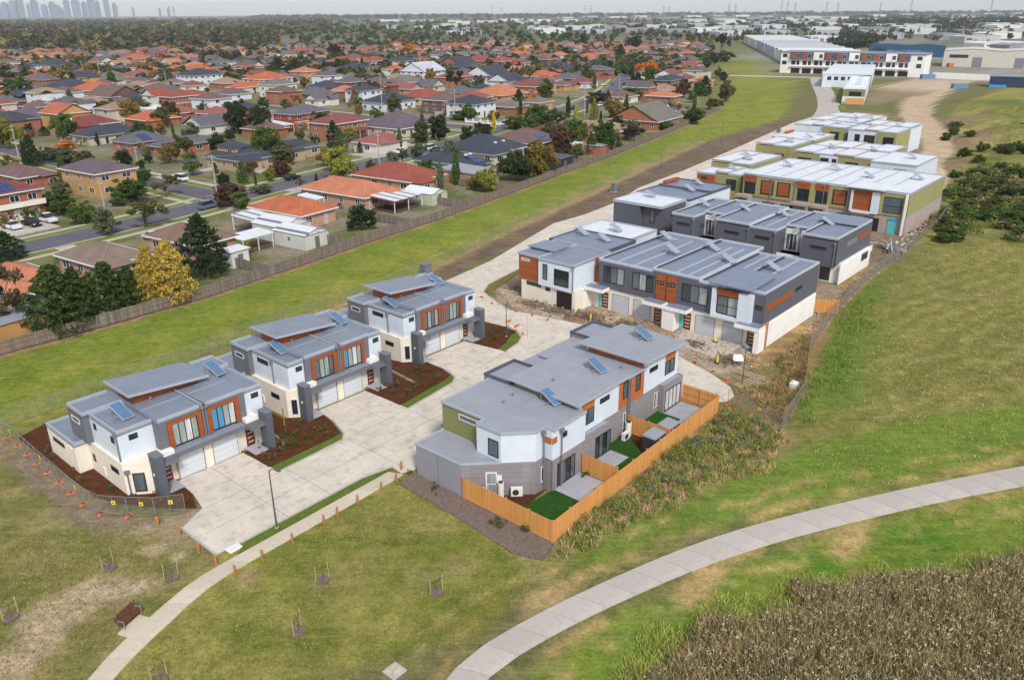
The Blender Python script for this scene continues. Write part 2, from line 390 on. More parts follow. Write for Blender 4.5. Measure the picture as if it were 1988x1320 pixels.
# ---------------------------------------------------------------- surveyed positions (world metres): houses, roads, trees
HOUSES = [
    (-72.0, 111.9, 8, 11.9, 2.7, 'or', 'pk', 'h', 1, 'w', 'salmon tiled house behind the conifers at left edge'),
    (-64.8, 123.4, 8, 12.0, 2.7, 'ta', 'pk', 'h', 1, 'w', 'weathered ribbed tile roof house behind the green conifer hedge'),
    (-54.9, 134.6, 8, 13.1, 2.8, 'tb2', 'pk', 'h', 1, 'w', 'brown tiled house behind the tall dark conifer'),
    (-43.0, 156.4, 8.7, 14.3, 2.7, 'tc', 'pk', 'h', 1, 'w', 'bright orange tiled house behind the white roofed sheds'),
    (-35.2, 174.0, 10.0, 19, 2.7, 'or', 'pk', 'h', 1, 'w', 'salmon orange tiled house beside the striped pergola'),
    (-103.1, 161.0, 10.9, 11.7, 5.6, 'mr', 'ob', 'h', 2, 'wsa', 'brick house with solar panels and white arched garages at left edge'),
    (-26.5, 190.7, 11.9, 17.8, 2.7, 'rd', 'pk', 'h', 1, 'w', 'red tiled house with cream walls next to the slate roofed houses'),
    (-94.9, 186.0, 9.7, 14.2, 5.4, 'mv', 'yb', 'h', 2, 'w', 'two storey yellow brick house with dark hip roof at the street corner'),
    (-15.1, 208.9, 8, 18.9, 2.7, 'dk', 'cr', 'h', 1, 'wsk', 'slate roofed house with skylights and flat rear patio roof'),
    (-118.3, 195.6, 8, 14.1, 2.7, 'br', 'ob', 'h', 1, 'w', 'low brown roofed house behind the solar panelled brick house'),
    (-72.2, 217.9, 11.7, 14.1, 2.8, 'dk', 'tb', 'h', 1, 'w2', 'charcoal roofed corner house with upper storey and dark windows'),
    (-7.4, 229.6, 17.1, 19, 2.7, 'dk', 'cr', 'h', 1, 'wk', 'slate roofed house with gazebo next to the round fence tree'),
    (-62.4, 232.8, 13.3, 8.3, 2.8, 'dk', 'tb', 'h', 1, 'w', 'single storey charcoal roofed wing house facing the main street'),
    (4.8, 246.0, 14.6, 16.0, 2.7, 'br', 'ob', 'h', 1, 'ws', 'brown tiled house with solar panels on its right slope'),
    (-97.1, 242.7, 17.1, 8.3, 2.7, 'gy', 'ob', 'h', 1, 'w', 'grey brown roofed brick house beside the charcoal corner house'),
    (15.8, 261.7, 8.8, 19, 2.7, 'mr', 'ob', 'h', 1, 'w', 'dark red roofed house beside the tan tiled house'),
    (29.2, 269.9, 9.4, 19, 2.7, 'tan', 'ob', 'h', 1, 'w', 'tan tiled low house beside the green shrubs on the fence'),
    (-112.6, 250.2, 12.7, 10.6, 2.7, 'gy', 'ob', 'h', 1, 'ws', 'grey roofed brick house with solar panels scattered over its roof'),
    (-56.4, 270.2, 15.4, 11.0, 5.4, 'mr2', 'ob', 'h', 2, 'wv', 'two storey orange brick house with maroon awning'),
    (-38.6, 282.2, 19.7, 19, 2.8, 'mv', 'cr', 'h', 1, 'wg', 'mauve tiled house with cream gable garage on the main street'),
    (-130.4, 266.6, 18.3, 10.7, 2.7, 'dk', 'cr', 'h', 1, 'w', 'long charcoal roofed cream house with carport'),
    (48.2, 296.5, 20, 19, 2.8, 'ol', 'ob', 'g', 1, 'w', 'long olive grey roofed house with striped gable wall'),
    (-74.9, 297.8, 16.7, 10.6, 5.4, 'gy', 'rb', 'h', 2, 'w', 'two storey red brick house with grey hip roof'),
    (-146.3, 285.7, 17.2, 10.9, 3.2, 'mr', 'ob', 'h', 1, 'wc', 'maroon tiled brick house with cream chimney'),
    (-15.6, 328.9, 13.8, 14.0, 5.2, 'dk', 'wh', 'h', 2, 'w', 'white two storey house with dark roof behind the white balustrade'),
    (-112.9, 319.8, 10.5, 10.9, 2.8, 'pr', 'ob', 'h', 1, 'w', 'pink tiled brick house directly beside the dark twin trees'),
    (-26.6, 340.8, 14.1, 13.1, 5.4, 'br', 'bb', 'h', 2, 'w', 'two storey brown brick house beside the white balustrade house'),
    (-129.9, 325.5, 9.5, 13.4, 2.8, 'pr', 'ob', 'h', 1, 'w', 'pink tiled brick house with skylight, left of the dark twin trees'),
    (63.8, 349.1, 8, 12.2, 5.4, 'or', 'ob', 'h', 2, 'w', 'salmon roofed two storey brick house near the greenway'),
    (-52.0, 356.2, 20, 12.4, 3.4, 'dk', 'wh', 'h', 1, 'ws', 'white modern house with dark roof and solar panels'),
    (-181.9, 313.9, 15.9, 14.4, 2.8, 'mv', 'bb', 'h', 1, 'w', 'wide mauve brown roofed house near the left edge'),
    (-39.5, 381.2, 20, 13.7, 2.8, 'rd', 'cr', 'h', 1, 'w', 'red roofed house behind the white modern house'),
    (-67.2, 383.8, 13.3, 10.6, 5.6, 'dk', 'wh', 'h', 2, 'w', 'white columned house with dark roof in the mid suburb'),
    (-141.6, 363.7, 19.1, 9.1, 5.4, 'rd', 'ob', 'h', 2, 'w', 'two storey red brick house with red roof in the mid suburb'),
    (-5.3, 393.6, 20, 19, 2.8, 'or', 'pk', 'h', 1, 'w', 'salmon tiled long house left of the dark conifer'),
    (9.3, 406.8, 15.7, 15.0, 5.2, 'mr2', 'ob', 'h', 2, 'w', 'two storey brick house with maroon roof near the orange tree'),
    (-113.9, 411.8, 14.4, 10.8, 6.2, 'ol', 'wc', 'h', 2, 'w', 'cream three level mansion with grey hip roof'),
    (-187.0, 395.5, 16.8, 19, 2.8, 'br', 'bb', 'g', 1, 'w', 'brown brick house with wide front gable'),
    (-171.2, 407.8, 18.7, 15.8, 2.8, 'gy', 'ob', 'h', 1, 'w', 'grey roofed brick house beyond the bushy garden'),
    (-95.2, 435.2, 14.7, 14.0, 2.8, 'dk', 'ob', 'h', 1, 'w', 'dark blue roofed brick house behind the cream mansion'),
    (82.4, 438.4, 20, 10.7, 5.2, 'dk', 'bb', 'h', 2, 'w', 'brown brick house with black hip roof near the greenway'),
    (-137.8, 441.0, 20.0, 9.5, 2.8, 'tc', 'cr', 'h', 1, 'w', 'orange roofed house with pergola beside the cream mansion'),
    (-31.3, 468.0, 20, 10.6, 5.2, 'rd', 'ob', 'h', 2, 'w', 'red roofed brick house with upper terrace beside the eucalypt'),
    (-58.0, 467.2, 20, 14.6, 2.8, 'ol', 'cr', 'h', 1, 'w', 'taupe roofed house beside the white columned house'),
    (104.8, 459.7, 11.3, 8, 2.8, 'tc', 'cr', 'h', 1, 'w', 'bright orange roofed house by the greenway fence'),
    (-12.6, 481.1, 20, 18.6, 5.2, 'dk', 'wh', 'g', 2, 'w', 'white gabled house with dark roof and black upper window'),
    (-133.3, 463.7, 20, 16.7, 5.2, 'tc', 'wc', 'h', 2, 'w', 'orange roofed white house with terrace'),
    (-213.0, 431.2, 19.5, 16.1, 2.8, 'tc', 'yb', 'h', 1, 'w', 'orange roofed yellow brick house'),
    (-233.9, 446.7, 20, 19, 2.8, 'dk', 'bb', 'h', 1, 'w', 'dark roofed brown brick house left of the orange roof'),
    (18.6, 505.6, 20, 12.5, 2.8, 'tc', 'cr', 'h', 1, 'w', 'small orange roofed house before the long dark roof'),
    (-53.7, 518.7, 20, 19, 5.2, 'wh2', 'wh', 'g', 2, 'w', 'pale lilac painted house with white roof'),
    (-181.9, 494.0, 20, 16.3, 5.4, 'dk', 'wh', 'h', 2, 'w', 'white colonnaded mansion with dark roof'),
    (115.2, 547.0, 20, 10.6, 5.4, 'rd', 'wh', 'h', 2, 'w', 'white two storey house with red roof above the greenway'),
    (-101.0, 552.3, 20, 13.2, 5.2, 'dk', 'wh', 'h', 2, 'w', 'white two storey house with long dark roof'),
    (-229.1, 523.8, 20, 19, 2.8, 'pr', 'ob', 'h', 1, 'w', 'dusty pink roofed house in the middle distance'),
    (33.0, 571.9, 20, 19, 2.8, 'dk', 'bb', 'h', 1, 'w', 'long dark roofed house left of the tree lined avenue'),
    (-279.5, 500.7, 16.5, 19, 2.8, 'br', 'ob', 'h', 1, 'w', 'brown roofed brick house at far left'),
    (-35.6, 580.2, 20, 19, 5.2, 'dk', 'ob', 'g', 2, 'w', 'dark roofed house with white gable trim'),
    (6.7, 593.5, 20, 10.9, 5.2, 'mr2', 'wc', 'h', 2, 'w', 'maroon roofed house with white porch'),
    (-5.9, 619.2, 20, 12.9, 5.2, 'rd', 'ob', 'h', 2, 'w', 'red brick two storey house left of the maroon roofed porch house'),
    (-22.0, 626.2, 20, 19, 5.2, 'rd', 'ob', 'h', 2, 'w', 'red roofed two storey house among the far streets, brick base'),
    (-81.6, 632.2, 20, 15.8, 5.2, 'dk', 'wc', 'h', 2, 'w', 'cream house with black hip roof far in the suburb'),
    (-101.3, 633.8, 20, 13.9, 5.2, 'rd', 'cr', 'h', 2, 'w', 'red and cream house right of the maroon tree'),
    (-126.0, 636.4, 20, 13.4, 5.2, 'rd', 'ob', 'h', 2, 'w', 'small red roofed house near the maroon tree'),
    (-324.7, 605.7, 20, 19, 5.2, 'dk', 'wh', 'h', 2, 'w', 'white house with slate roof near the woodland edge'),
    (63.9, 701.1, 20, 17.3, 2.8, 'tc', 'cr', 'h', 1, 'w', 'orange roofed house left of the avenue'),
    (-299.7, 680.4, 20, 19, 5.2, 'tc', 'yb', 'h', 2, 'w', 'wide orange roofed two storey house near the woodland'),
    (-332.1, 681.6, 13.9, 19, 2.8, 'dk', 'ob', 'h', 1, 'w', 'dark roofed low house in front of the woodland'),
    (-308.0, 744.9, 20, 19, 5.2, 'mr2', 'wh', 'h', 2, 'w', 'white house with maroon roof against the woodland'),
]
FILL = [(-39,245,13,10),(-82,275,11,11),(-105,287,12,12),(-92,302,14,10),(56,323,12,10),(-80,318,13,11),(-171,284,14,11),(-132,305,15,12),(0,338,11,10),(-162,302,13,13),(-149,316,13,10),(10,355,13,11),(-109,340,12,10),(-126,352,13,12),(-17,375,14,13),(50,377,14,11),(-178,337,13,13),(-85,373,11,9),(-166,354,10,12),(-206,334,10,10),(61,393,13,10),(-104,384,10,10),(-197,349,11,11),(-156,370,10,10),(-24,403,13,11),(-93,400,12,12),(-184,367,10,13),(-64,407,11,11),(-146,388,10,10),(74,409,14,10),(-172,383,10,9),(-14,420,11,11),(-133,402,13,11),(-82,415,13,10),(16,426,10,10),(-53,423,13,11),(-223,368,12,12),(-2,437,14,12),(-69,434,11,12),(-214,385,14,10),(27,440,10,10),(-42,440,12,10),(8,453,14,12),(39,456,14,13),(-231,397,10,9),(-190,419,12,11),(-220,414,14,11),(20,470,11,12),(-182,435,11,11),(-89,469,12,12),(88,469,11,12),(-170,451,10,11),(33,486,14,13),(-198,448,12,12),(-259,417,14,9),(-157,467,13,13),(-78,488,12,10),(-105,483,13,11),(-247,432,14,12),(99,488,12,12),(-186,465,14,10),(-28,501,11,12),(42,503,15,12),(-68,502,11,10),(-146,486,12,10),(-94,499,12,13),(111,506,12,13),(-17,518,15,12),(-134,501,11,13),(-226,467,10,10),(-268,446,13,12),(54,519,15,10),(-86,515,11,10),(-255,462,12,10),(-212,483,14,11),(85,524,15,10),(-126,517,14,13),(-4,534,10,10),(-154,513,11,11),(-73,532,11,11),(-244,478,10,12),(-45,537,14,11),(-202,500,13,12),(26,539,11,13),(-233,493,15,12),(94,538,12,12),(-113,535,10,11),(-142,528,12,10),(6,550,11,10),(-192,515,12,13),(-294,466,10,12),(-63,547,11,10),(-32,553,12,12),(-285,481,12,10),(-180,532,11,13),(-131,547,13,12),(-52,565,14,12),(104,558,14,9),(-90,568,13,12),(-120,563,11,11),(-169,550,14,11),(-199,542,14,10),(-262,515,10,10),(-302,494,11,11),(118,572,12,10),(-250,531,11,12),(-80,583,12,11),(-159,567,12,9),(56,587,14,10),(-107,581,15,10),(-190,562,11,10),(97,586,13,12),(-281,527,14,10),(-239,550,11,10),(-149,582,11,10),(-97,594,11,12),(126,589,13,9),(-176,577,13,11),(41,602,11,10),(-66,600,15,10),(-269,542,14,10),(-229,563,15,10),(108,602,11,10),(-138,599,15,11),(-166,593,13,10),(-256,560,12,12),(-320,528,13,12),(50,616,12,11),(-216,582,14,13),(-58,618,15,11),(-245,576,15,11),(-307,547,12,9),(-155,613,12,12),(120,621,12,13),(-206,598,14,12),(63,631,12,12),(-296,561,15,12),(-47,634,15,11),(-337,540,12,11),(25,636,12,12),(-234,594,14,11),(-196,613,12,10),(-286,578,11,10),(-326,557,12,10),(7,648,11,12),(-62,645,10,12),(-225,609,13,10),(133,636,15,10),(74,647,14,11),(-36,650,15,12),(36,653,14,12),(-315,574,13,10),(-180,630,11,12),(-274,597,11,11),(-214,626,14,13),(-52,662,12,11),(-303,591,14,10),(-263,610,15,11),(18,665,14,13),(-22,667,14,11),(-171,646,12,13),(142,654,11,12),(44,668,10,10),(-91,665,11,9),(-119,661,11,12),(-201,642,14,11),(-291,607,10,13),(-353,578,12,12),(-251,629,13,10),(113,670,10,13),(-159,662,13,10),(-40,680,13,10),(27,682,13,11),(-343,591,13,11),(-10,683,14,12),(-283,623,15,12),(-188,659,11,12),(-79,681,12,9),(-109,678,10,12),(-240,644,12,9),(-28,695,10,9),(-269,642,14,12),(-152,679,14,11),(-179,674,13,12),(-230,660,14,12),(-99,692,13,12),(40,698,15,12),(128,688,11,9),(0,700,12,12),(-71,697,13,10),(-320,628,10,12),(-360,607,14,13),(-260,658,15,12),(-138,695,13,10),(-166,692,14,11),(-349,621,12,13),(-20,712,15,12),(-219,678,13,11),(-309,643,13,12),(-88,710,13,13),(135,703,14,12),(-246,672,15,9),(-58,715,10,12),(10,718,12,12),(80,719,13,10),(-206,693,13,11),(-339,641,14,11),(-129,713,12,13),(-156,709,13,10),(120,716,11,10),(-7,728,13,12),(-234,691,14,10),(-76,726,13,10),(-47,730,13,11),(21,732,14,12),(59,730,12,10),(-329,656,14,12),(-389,624,12,10),(150,720,13,12),(-197,711,12,9),(-145,724,11,12),(92,734,11,12),(-117,731,12,9),(-227,708,12,11),(5,745,12,10),(-64,742,12,10),(130,734,14,12),(-380,641,15,12),(-277,693,15,12),(-38,747,15,9)]
FAR_HOUSES = [(34,749),(74,748),(-104,744),(-186,729),(-212,723),(-136,741),(160,737),(-368,659),(-265,707),(103,752),(15,761),(-53,762),(-397,652),(143,750),(-356,676),(-295,705),(-26,765),(-175,746),(-253,723),(-122,757),(83,762),(-203,740),(-96,762),(45,767),(-388,670),(171,755),(-284,723),(112,769),(-43,777),(26,780),(-162,763),(-374,685),(-242,742),(-194,756),(152,767),(-14,782),(-113,774),(-336,707),(55,782),(-83,780),(-271,736),(94,783),(-362,700),(-150,776),(-322,725),(-229,760),(-32,793),(-179,774),(38,794),(124,786),(-260,754),(-100,792),(-3,798),(-69,796),(162,783),(-413,687),(65,799),(-351,722),(105,796),(-217,776),(-168,789),(-140,795),(-251,770),(-339,736),(133,801),(-20,812),(48,811),(-88,809),(-403,707),(-60,812),(8,814),(176,797),(78,815),(-158,805),(-391,722),(115,814),(-239,786),(-209,795),(-329,754),(-431,700),(-129,812),(-289,774),(-10,827),(-49,827),(59,827),(-78,826),(-380,739),(-422,717),(19,832),(148,819),(-200,809),(-320,770),(-116,826),(-146,822),(-227,804),(88,831),(184,816),(-276,790),(129,831),(-371,755),(-410,736),(-308,785),(3,844),(-186,824),(-67,842),(158,832),(33,847),(-38,848),(72,846),(-355,772),(-399,750),(-218,822),(-109,843),(-268,808),(-137,842),(101,850),(-294,804),(-346,786),(139,847),(-57,857),(-387,767),(14,859),(-176,843),(-447,736),(-256,824),(-206,838),(-28,864),(-122,856),(83,861),(-96,860),(-286,818),(42,866),(168,852),(-376,785),(-438,754),(-335,807),(-166,858),(-243,840),(111,868),(22,876),(150,864),(-45,876),(-194,856),(-272,835),(-365,799),(-425,769),(-111,872),(53,878),(-16,880),(-83,877),(-466,750),(-324,823),(180,866),(92,881),(-233,855),(-151,875),(-353,816),(-183,870),(124,882),(-262,851),(-456,766),(-417,788),(35,891),(-312,836),(-33,893),(159,879),(-100,889),(-5,895),(-75,893),(-405,803),(63,897),(-446,784),(104,896),(-140,891),(-342,835),(-222,876),(192,884),(-172,888),(-251,870),(-301,855),(-433,797),(47,908),(-22,909),(-395,820),(8,910),(-329,849),(133,901),(173,895),(-62,910),(-92,908),(-210,891),(-239,884),(76,914),(116,911),(-423,815),(-288,872),(-132,910),(-382,837),(-161,906),(202,900),(-484,787),(-321,866),(144,914),(-12,927),(58,925),(-80,924),(-52,928),(-412,833),(-227,902),(18,930),(-200,908),(-370,853),(182,912),(-474,802),(-280,889),(-150,920),(-122,925),(85,930),(-308,884),(127,929),(-459,818),(-400,849),(-70,938),(-360,869),(-186,922),(-38,942),(0,943),(-266,905),(31,944),(-217,920),(67,943),(-297,898),(-108,940),(-450,833),(155,934),(-139,937),(-391,865),(-489,814),(196,930),(97,947),(-347,887),(-58,953),(138,945),(-439,849),(-177,942),(-377,881),(-257,923),(-206,936),(11,959),(-482,830),(81,957),(-26,960),(40,961),(-286,919),(169,948),(-338,901),(-124,955),(-97,958),(-426,867),(207,946),(-467,848),(-365,897),(-164,955),(-244,938),(109,964),(-274,931),(147,961),(-195,953),(-46,972),(24,973),(-456,863),(-326,920),(-15,976),(-117,971),(-417,884),(52,977),(-85,976),(176,965),(-354,915),(-234,953),(91,978),(-263,948),(-184,968),(-446,879),(219,961),(-315,935),(119,980),(-36,988),(160,977),(-508,850),(33,991),(-4,992),(-104,988),(-75,991),(-345,932),(-252,965),(-496,865),(65,995),(-224,972),(188,981),(103,994),(-305,953),(226,979),(-333,949),(130,997),(-22,1006),(-93,1003),(-487,883),(-525,862),(46,1008),(170,995),(-291,967),(-384,935),(-65,1009),(7,1011),(-133,1004),(112,1007),(-475,897),(73,1012),(-321,963),(202,998),(-515,880)]
TREES = [
    (-48.1, 120.6, 9.9, 8.4, 'con', 'dg', 'tall dense dark green conifer on the long paling fence'),
    (-50.7, 107.2, 8.9, 4.8, 'gold', 'yl', 'golden conifer, left of the yellow pair'),
    (-48.2, 108.3, 9.3, 6.4, 'gold', 'yl', 'golden conifer, right of the yellow pair'),
    (-58.3, 96.8, 9.3, 7.8, 'con', 'dg2', 'leftmost dark green conifer of the hedge along the paling fence'),
    (-56.7, 99.0, 8.2, 5.6, 'con', 'dg2', 'second dark green conifer from the left in the hedge'),
    (-54.6, 103.0, 7.7, 6.3, 'con', 'dg2', 'third dark green conifer from the left in the hedge'),
    (-52.9, 105.7, 6.2, 4.6, 'con', 'dg2', 'dark green conifer next to the golden pair'),
    (-84.7, 130.3, 5.0, 6.5, 'con', 'dg', 'dark conifer cut by the left edge near the driveway'),
    (-64.8, 95.2, 10.1, 6.2, 'euc', 'eb', 'brown green gum tree at the left edge behind the paling fence'),
    (-63.7, 97.8, 5.0, 5.0, 'euc', 'eb', 'small gum tree over the yellow brick shed'),
    (-75.1, 146.2, 5.0, 5.2, 'rnd', 'gg', 'rounded grey green street tree beside the main street'),
    (-70.5, 151.9, 5.6, 8.8, 'euc', 'ol', 'spreading umbrella shaped street tree with forked trunk'),
    (-83.6, 154.9, 4.2, 5.6, 'rnd', 'gn', 'street tree on the lawn by the driveway'),
    (-83.4, 175.4, 4.9, 8.0, 'rnd', 'gn2', 'leafy tree beside the yellow brick house'),
    (-77.2, 179.0, 4.7, 7.1, 'euc', 'ol', 'street tree at the corner island'),
    (-84.0, 170.5, 3.0, 3.9, 'rnd', 'gn', 'garden tree against the yellow brick wall'),
    (-89.9, 196.5, 3.6, 4.1, 'rnd', 'gn2', 'slim green tree behind the yellow brick house'),
    (-60.0, 169.8, 4.8, 6.8, 'rnd', 'mar', 'reddish brown shrub tree near the junction'),
    (-56.5, 166.2, 3.7, 3.6, 'rnd', 'gn', 'green shrub at the junction beside the parked car'),
    (-95.8, 166.1, 4.4, 6.1, 'rnd', 'gn', 'green garden tree right of the solar panelled house'),
    (-92.0, 162.7, 4.4, 5.3, 'rnd', 'gn2', 'second garden tree beside the solar panelled house'),
    (-127.9, 225.9, 4.4, 6.1, 'rnd', 'gg', 'grey green street tree on the side street'),
    (-122.3, 223.7, 4.4, 6.0, 'rnd', 'gg', 'olive street tree on the side street, middle one'),
    (-117.1, 223.5, 3.4, 5.9, 'rnd', 'ol', 'sparse street tree on the side street'),
    (-132.6, 228.0, 3.4, 3.7, 'rnd', 'yg', 'small yellowish tree on the side street'),
    (-154.0, 251.0, 9.3, 8.7, 'rnd', 'yg', 'tall yellow green tree near the left edge power pole'),
    (-136.3, 250.4, 2.6, 5.8, 'rnd', 'or', 'orange autumn shrub in front of the maroon roofed house'),
    (-107.5, 225.1, 3.1, 5.5, 'rnd', 'au', 'orange green autumn tree by the corner lawn'),
    (-165.2, 284.2, 3.6, 3.6, 'con', 'dg', 'small conifer in the far left garden'),
    (-158.3, 279.4, 3.3, 4.0, 'con', 'dg', 'second small conifer in the far left garden'),
    (-45.4, 209.8, 6.1, 6.0, 'rnd', 'au', 'street tree with bronze crown on the main street'),
    (-26.1, 228.9, 4.5, 5.0, 'rnd', 'gg', 'grey street tree beside the white parked car'),
    (-37.8, 239.7, 3.5, 3.7, 'rnd', 'mar', 'small maroon street tree'),
    (1.3, 195.8, 7.0, 8.5, 'rnd', 'dg', 'dense round tree leaning over the paling fence'),
    (-28.6, 149.1, 4.7, 6.0, 'rnd', 'dg', 'bushy tree at the paling fence behind the sheds'),
    (-57.6, 202.0, 4.5, 5.0, 'rnd', 'mar', 'dark bronze shrub in the corner house garden'),
    (-57.0, 205.5, 2.8, 3.2, 'rnd', 'yl2', 'round yellow shrub in the corner house garden'),
    (-56.7, 182.5, 2.0, 5.0, 'rnd', 'gg', 'grey bush beside the main street'),
    (-56.9, 168.6, 3.3, 3.9, 'rnd', 'gn', 'green tree at the junction fence'),
    (-60.4, 172.0, 4.1, 7.5, 'rnd', 'mar', 'broad bronze tree at the junction'),
    (-92.9, 281.5, 11.2, 8.1, 'rnd', 'dg', 'left of the twin dense dark trees'),
    (-83.8, 275.9, 10.3, 7.9, 'rnd', 'dg', 'right of the twin dense dark trees'),
    (-166.3, 339.8, 5.7, 11.0, 'rnd', 'ol', 'olive garden tree in the left suburb'),
    (-154.0, 344.3, 5.8, 12.3, 'rnd', 'gg', 'pale grey green garden tree'),
    (-183.2, 351.1, 4.1, 10.8, 'rnd', 'yg', 'yellow green bushes in a back garden'),
    (-239.5, 409.7, 9.5, 16.0, 'rnd', 'gn2', 'broad green tree group at far left'),
    (-288.7, 543.7, 5.8, 15.6, 'rnd', 'gn', 'green tree beside the white slate roofed house'),
    (-254.7, 541.0, 7.1, 16.0, 'rnd', 'gg', 'grey green tree among dark roofs'),
    (-201.1, 492.3, 8.9, 10.6, 'rnd', 'gg', 'tall grey green tree left of the white mansion'),
    (-126.9, 310.2, 4.2, 5.5, 'rnd', 'au', 'bronze tree in front of the pink roofed house'),
    (-105.5, 289.3, 3.5, 8.4, 'rnd', 'gg', 'blue grey shrubs in front of the pink roofed house'),
    (-149.2, 544.8, 12.4, 15.3, 'con', 'dg', 'left dark conifer behind the cream mansion'),
    (-133.2, 525.4, 12.4, 14.7, 'con', 'dg', 'right dark conifer behind the cream mansion'),
    (-27.2, 426.3, 11.2, 11.6, 'euc', 'dg3', 'tall dark gum tree in the suburb centre'),
    (3.5, 354.6, 8.0, 6.1, 'con', 'dg', 'dark pointed conifer beside the orange autumn tree'),
    (9.0, 354.3, 6.2, 5.8, 'rnd', 'or', 'orange autumn tree behind the dark pointed conifer'),
    (1.8, 288.3, 4.9, 7.4, 'rnd', 'yg', 'olive bush by the side street corner'),
    (8.2, 299.7, 6.1, 10.4, 'rnd', 'gn2', 'large green bush near the side street'),
    (-5.7, 279.5, 7.2, 1.8, 'col', 'yl2', 'slim yellow column cypress at the street corner'),
    (-9.2, 281.4, 2.9, 5.6, 'rnd', 'mar', 'dark bush beside the yellow column cypress'),
    (-18.1, 318.1, 3.0, 11.6, 'rnd', 'gn', 'garden shrubs behind the white balustrade'),
    (-61.1, 334.4, 4.5, 3.7, 'rnd', 'au', 'small bronze tree by the white columned house'),
    (-9.3, 478.2, 6.3, 11.3, 'rnd', 'gn', 'green tree beside the white gabled house'),
    (-58.6, 420.5, 4.2, 6.2, 'palm', 'gn', 'palm by the white modern house'),
    (-95.2, 505.5, 5.0, 8.4, 'palm', 'gn', 'palm before the white long roofed house'),
    (-86.3, 494.1, 5.7, 10.0, 'rnd', 'gg', 'garden tree right of the palm'),
    (-76.1, 483.1, 6.3, 10.6, 'rnd', 'gg', 'grey garden tree beside the white columned house'),
    (-98.4, 381.2, 4.5, 7.1, 'rnd', 'yg', 'shrub in front of the cream mansion'),
    (-158.9, 775.1, 13.0, 16.0, 'rnd', 'mar2', 'dark maroon autumn tree'),
    (-98.4, 835.1, 9.8, 16.0, 'rnd', 'or', 'bright orange tree far in the suburb'),
    (10.2, 768.0, 9.0, 15.3, 'rnd', 'yl3', 'yellow autumn tree beyond the red roofs'),
    (-12.8, 869.8, 11.8, 14.1, 'con', 'dg', 'pointed dark pine beyond the red roofs'),
    (16.0, 632.6, 8.2, 10.3, 'con', 'dg', 'dark conifer beside the maroon roofed porch house'),
    (86.1, 527.0, 9.7, 15.7, 'rnd', 'or', 'wide orange autumn tree on the avenue'),
    (38.9, 372.3, 5.2, 9.3, 'rnd', 'dg', 'clipped round tree on the avenue corner'),
    (22.2, 320.6, 7.9, 2.5, 'col', 'dg', 'dark column cypress left of the avenue'),
    (32.6, 324.1, 6.7, 1.6, 'col', 'yl2', 'slim yellow column cypress before the olive grey roof'),
    (25.3, 320.5, 5.1, 2.0, 'col', 'yl2', 'short yellow column cypress by the avenue'),
    (1.7, 287.7, 4.9, 7.2, 'rnd', 'ol', 'olive bush left in front of the dark red roof'),
    (8.9, 294.0, 7.1, 9.2, 'rnd', 'gn2', 'broad green bush before the dark red roof'),
    (15.5, 302.2, 5.7, 7.1, 'rnd', 'gg', 'grey green tree before the dark red roof'),
    (19.3, 298.6, 4.8, 5.1, 'euc', 'ol', 'bare branched tree before the dark red roof'),
    (38.4, 263.9, 4.3, 8.8, 'rnd', 'dg', 'dark shrubs on the greenway fence'),
    (54.0, 283.8, 3.0, 6.3, 'rnd', 'gn', 'green shrub below the striped gable'),
    (66.8, 301.6, 5.9, 8.7, 'rnd', 'gn2', 'green trees behind the greenway fence'),
    (84.3, 345.1, 4.7, 7.2, 'rnd', 'ol', 'olive tree at the greenway fence bend'),
    (97.3, 376.9, 9.1, 7.3, 'rnd', 'ol', 'tall shrub on the greenway edge'),
    (93.7, 403.4, 9.7, 7.1, 'con', 'dg', 'dark conifer near the orange roofed greenway house'),
    (125.6, 496.2, 4.9, 5.6, 'col', 'dg', 'dark slim conifer on the greenway edge'),
    (55.2, 385.0, 5.5, 12.1, 'rnd', 'gn', 'green tree right of the avenue'),
    (17.5, 620.5, 8.2, 10.6, 'con', 'dg', 'conifer behind the long dark roof'),
    (49.1, 776.1, 8.0, 15.7, 'rnd', 'dg', 'dark tree cluster beyond the long dark roof'),
    (94.2, 729.3, 13.0, 10.3, 'con', 'dg', 'tall dark pine left of the avenue'),
    (81.8, 963.0, 15.7, 12.0, 'con', 'dg', 'tall pointed pine far up the avenue'),
    (125.4, 865.2, 15.4, 16.0, 'rnd', 'dg3', 'dark tall tree mass on the avenue'),
    (198.9, 804.0, 18.7, 16.0, 'euc', 'dg3', 'big dark gum tree at the greenway bend'),
    (172.6, 683.6, 8.5, 14.2, 'rnd', 'ol', 'olive tree below the big greenway gum'),
    (180.6, 806.3, 4.4, 11.5, 'rnd', 'mar', 'bronze tree by the red roofed white house'),
    (126.7, 725.6, 9.0, 16.0, 'rnd', 'gn', 'leafy tree along the avenue right side'),
    (48.7, 1003.1, 6.2, 16.0, 'rnd', 'or', 'orange tree row beyond the roofs'),
    (10.9, 803.5, 7.7, 14.9, 'rnd', 'yl3', 'golden tree near the red brick house'),
    (-247.0, 695.7, 12.0, 16.0, 'euc', 'eb2', 'big brown gum tree at the woodland edge'),
    (-221.0, 673.8, 12.0, 16.0, 'euc', 'eb2', 'second brown gum at the woodland edge'),
    (-289.5, 765.6, 12.0, 16.0, 'euc', 'eb2', 'tall brown gum left of the woodland group'),
    (-231.4, 759.1, 17.0, 16.0, 'euc', 'eb2', 'right brown gum of the woodland group'),
    (-228.9, 684.1, 9.4, 16.0, 'rnd', 'gn2', 'green shrub under the woodland gums'),
]
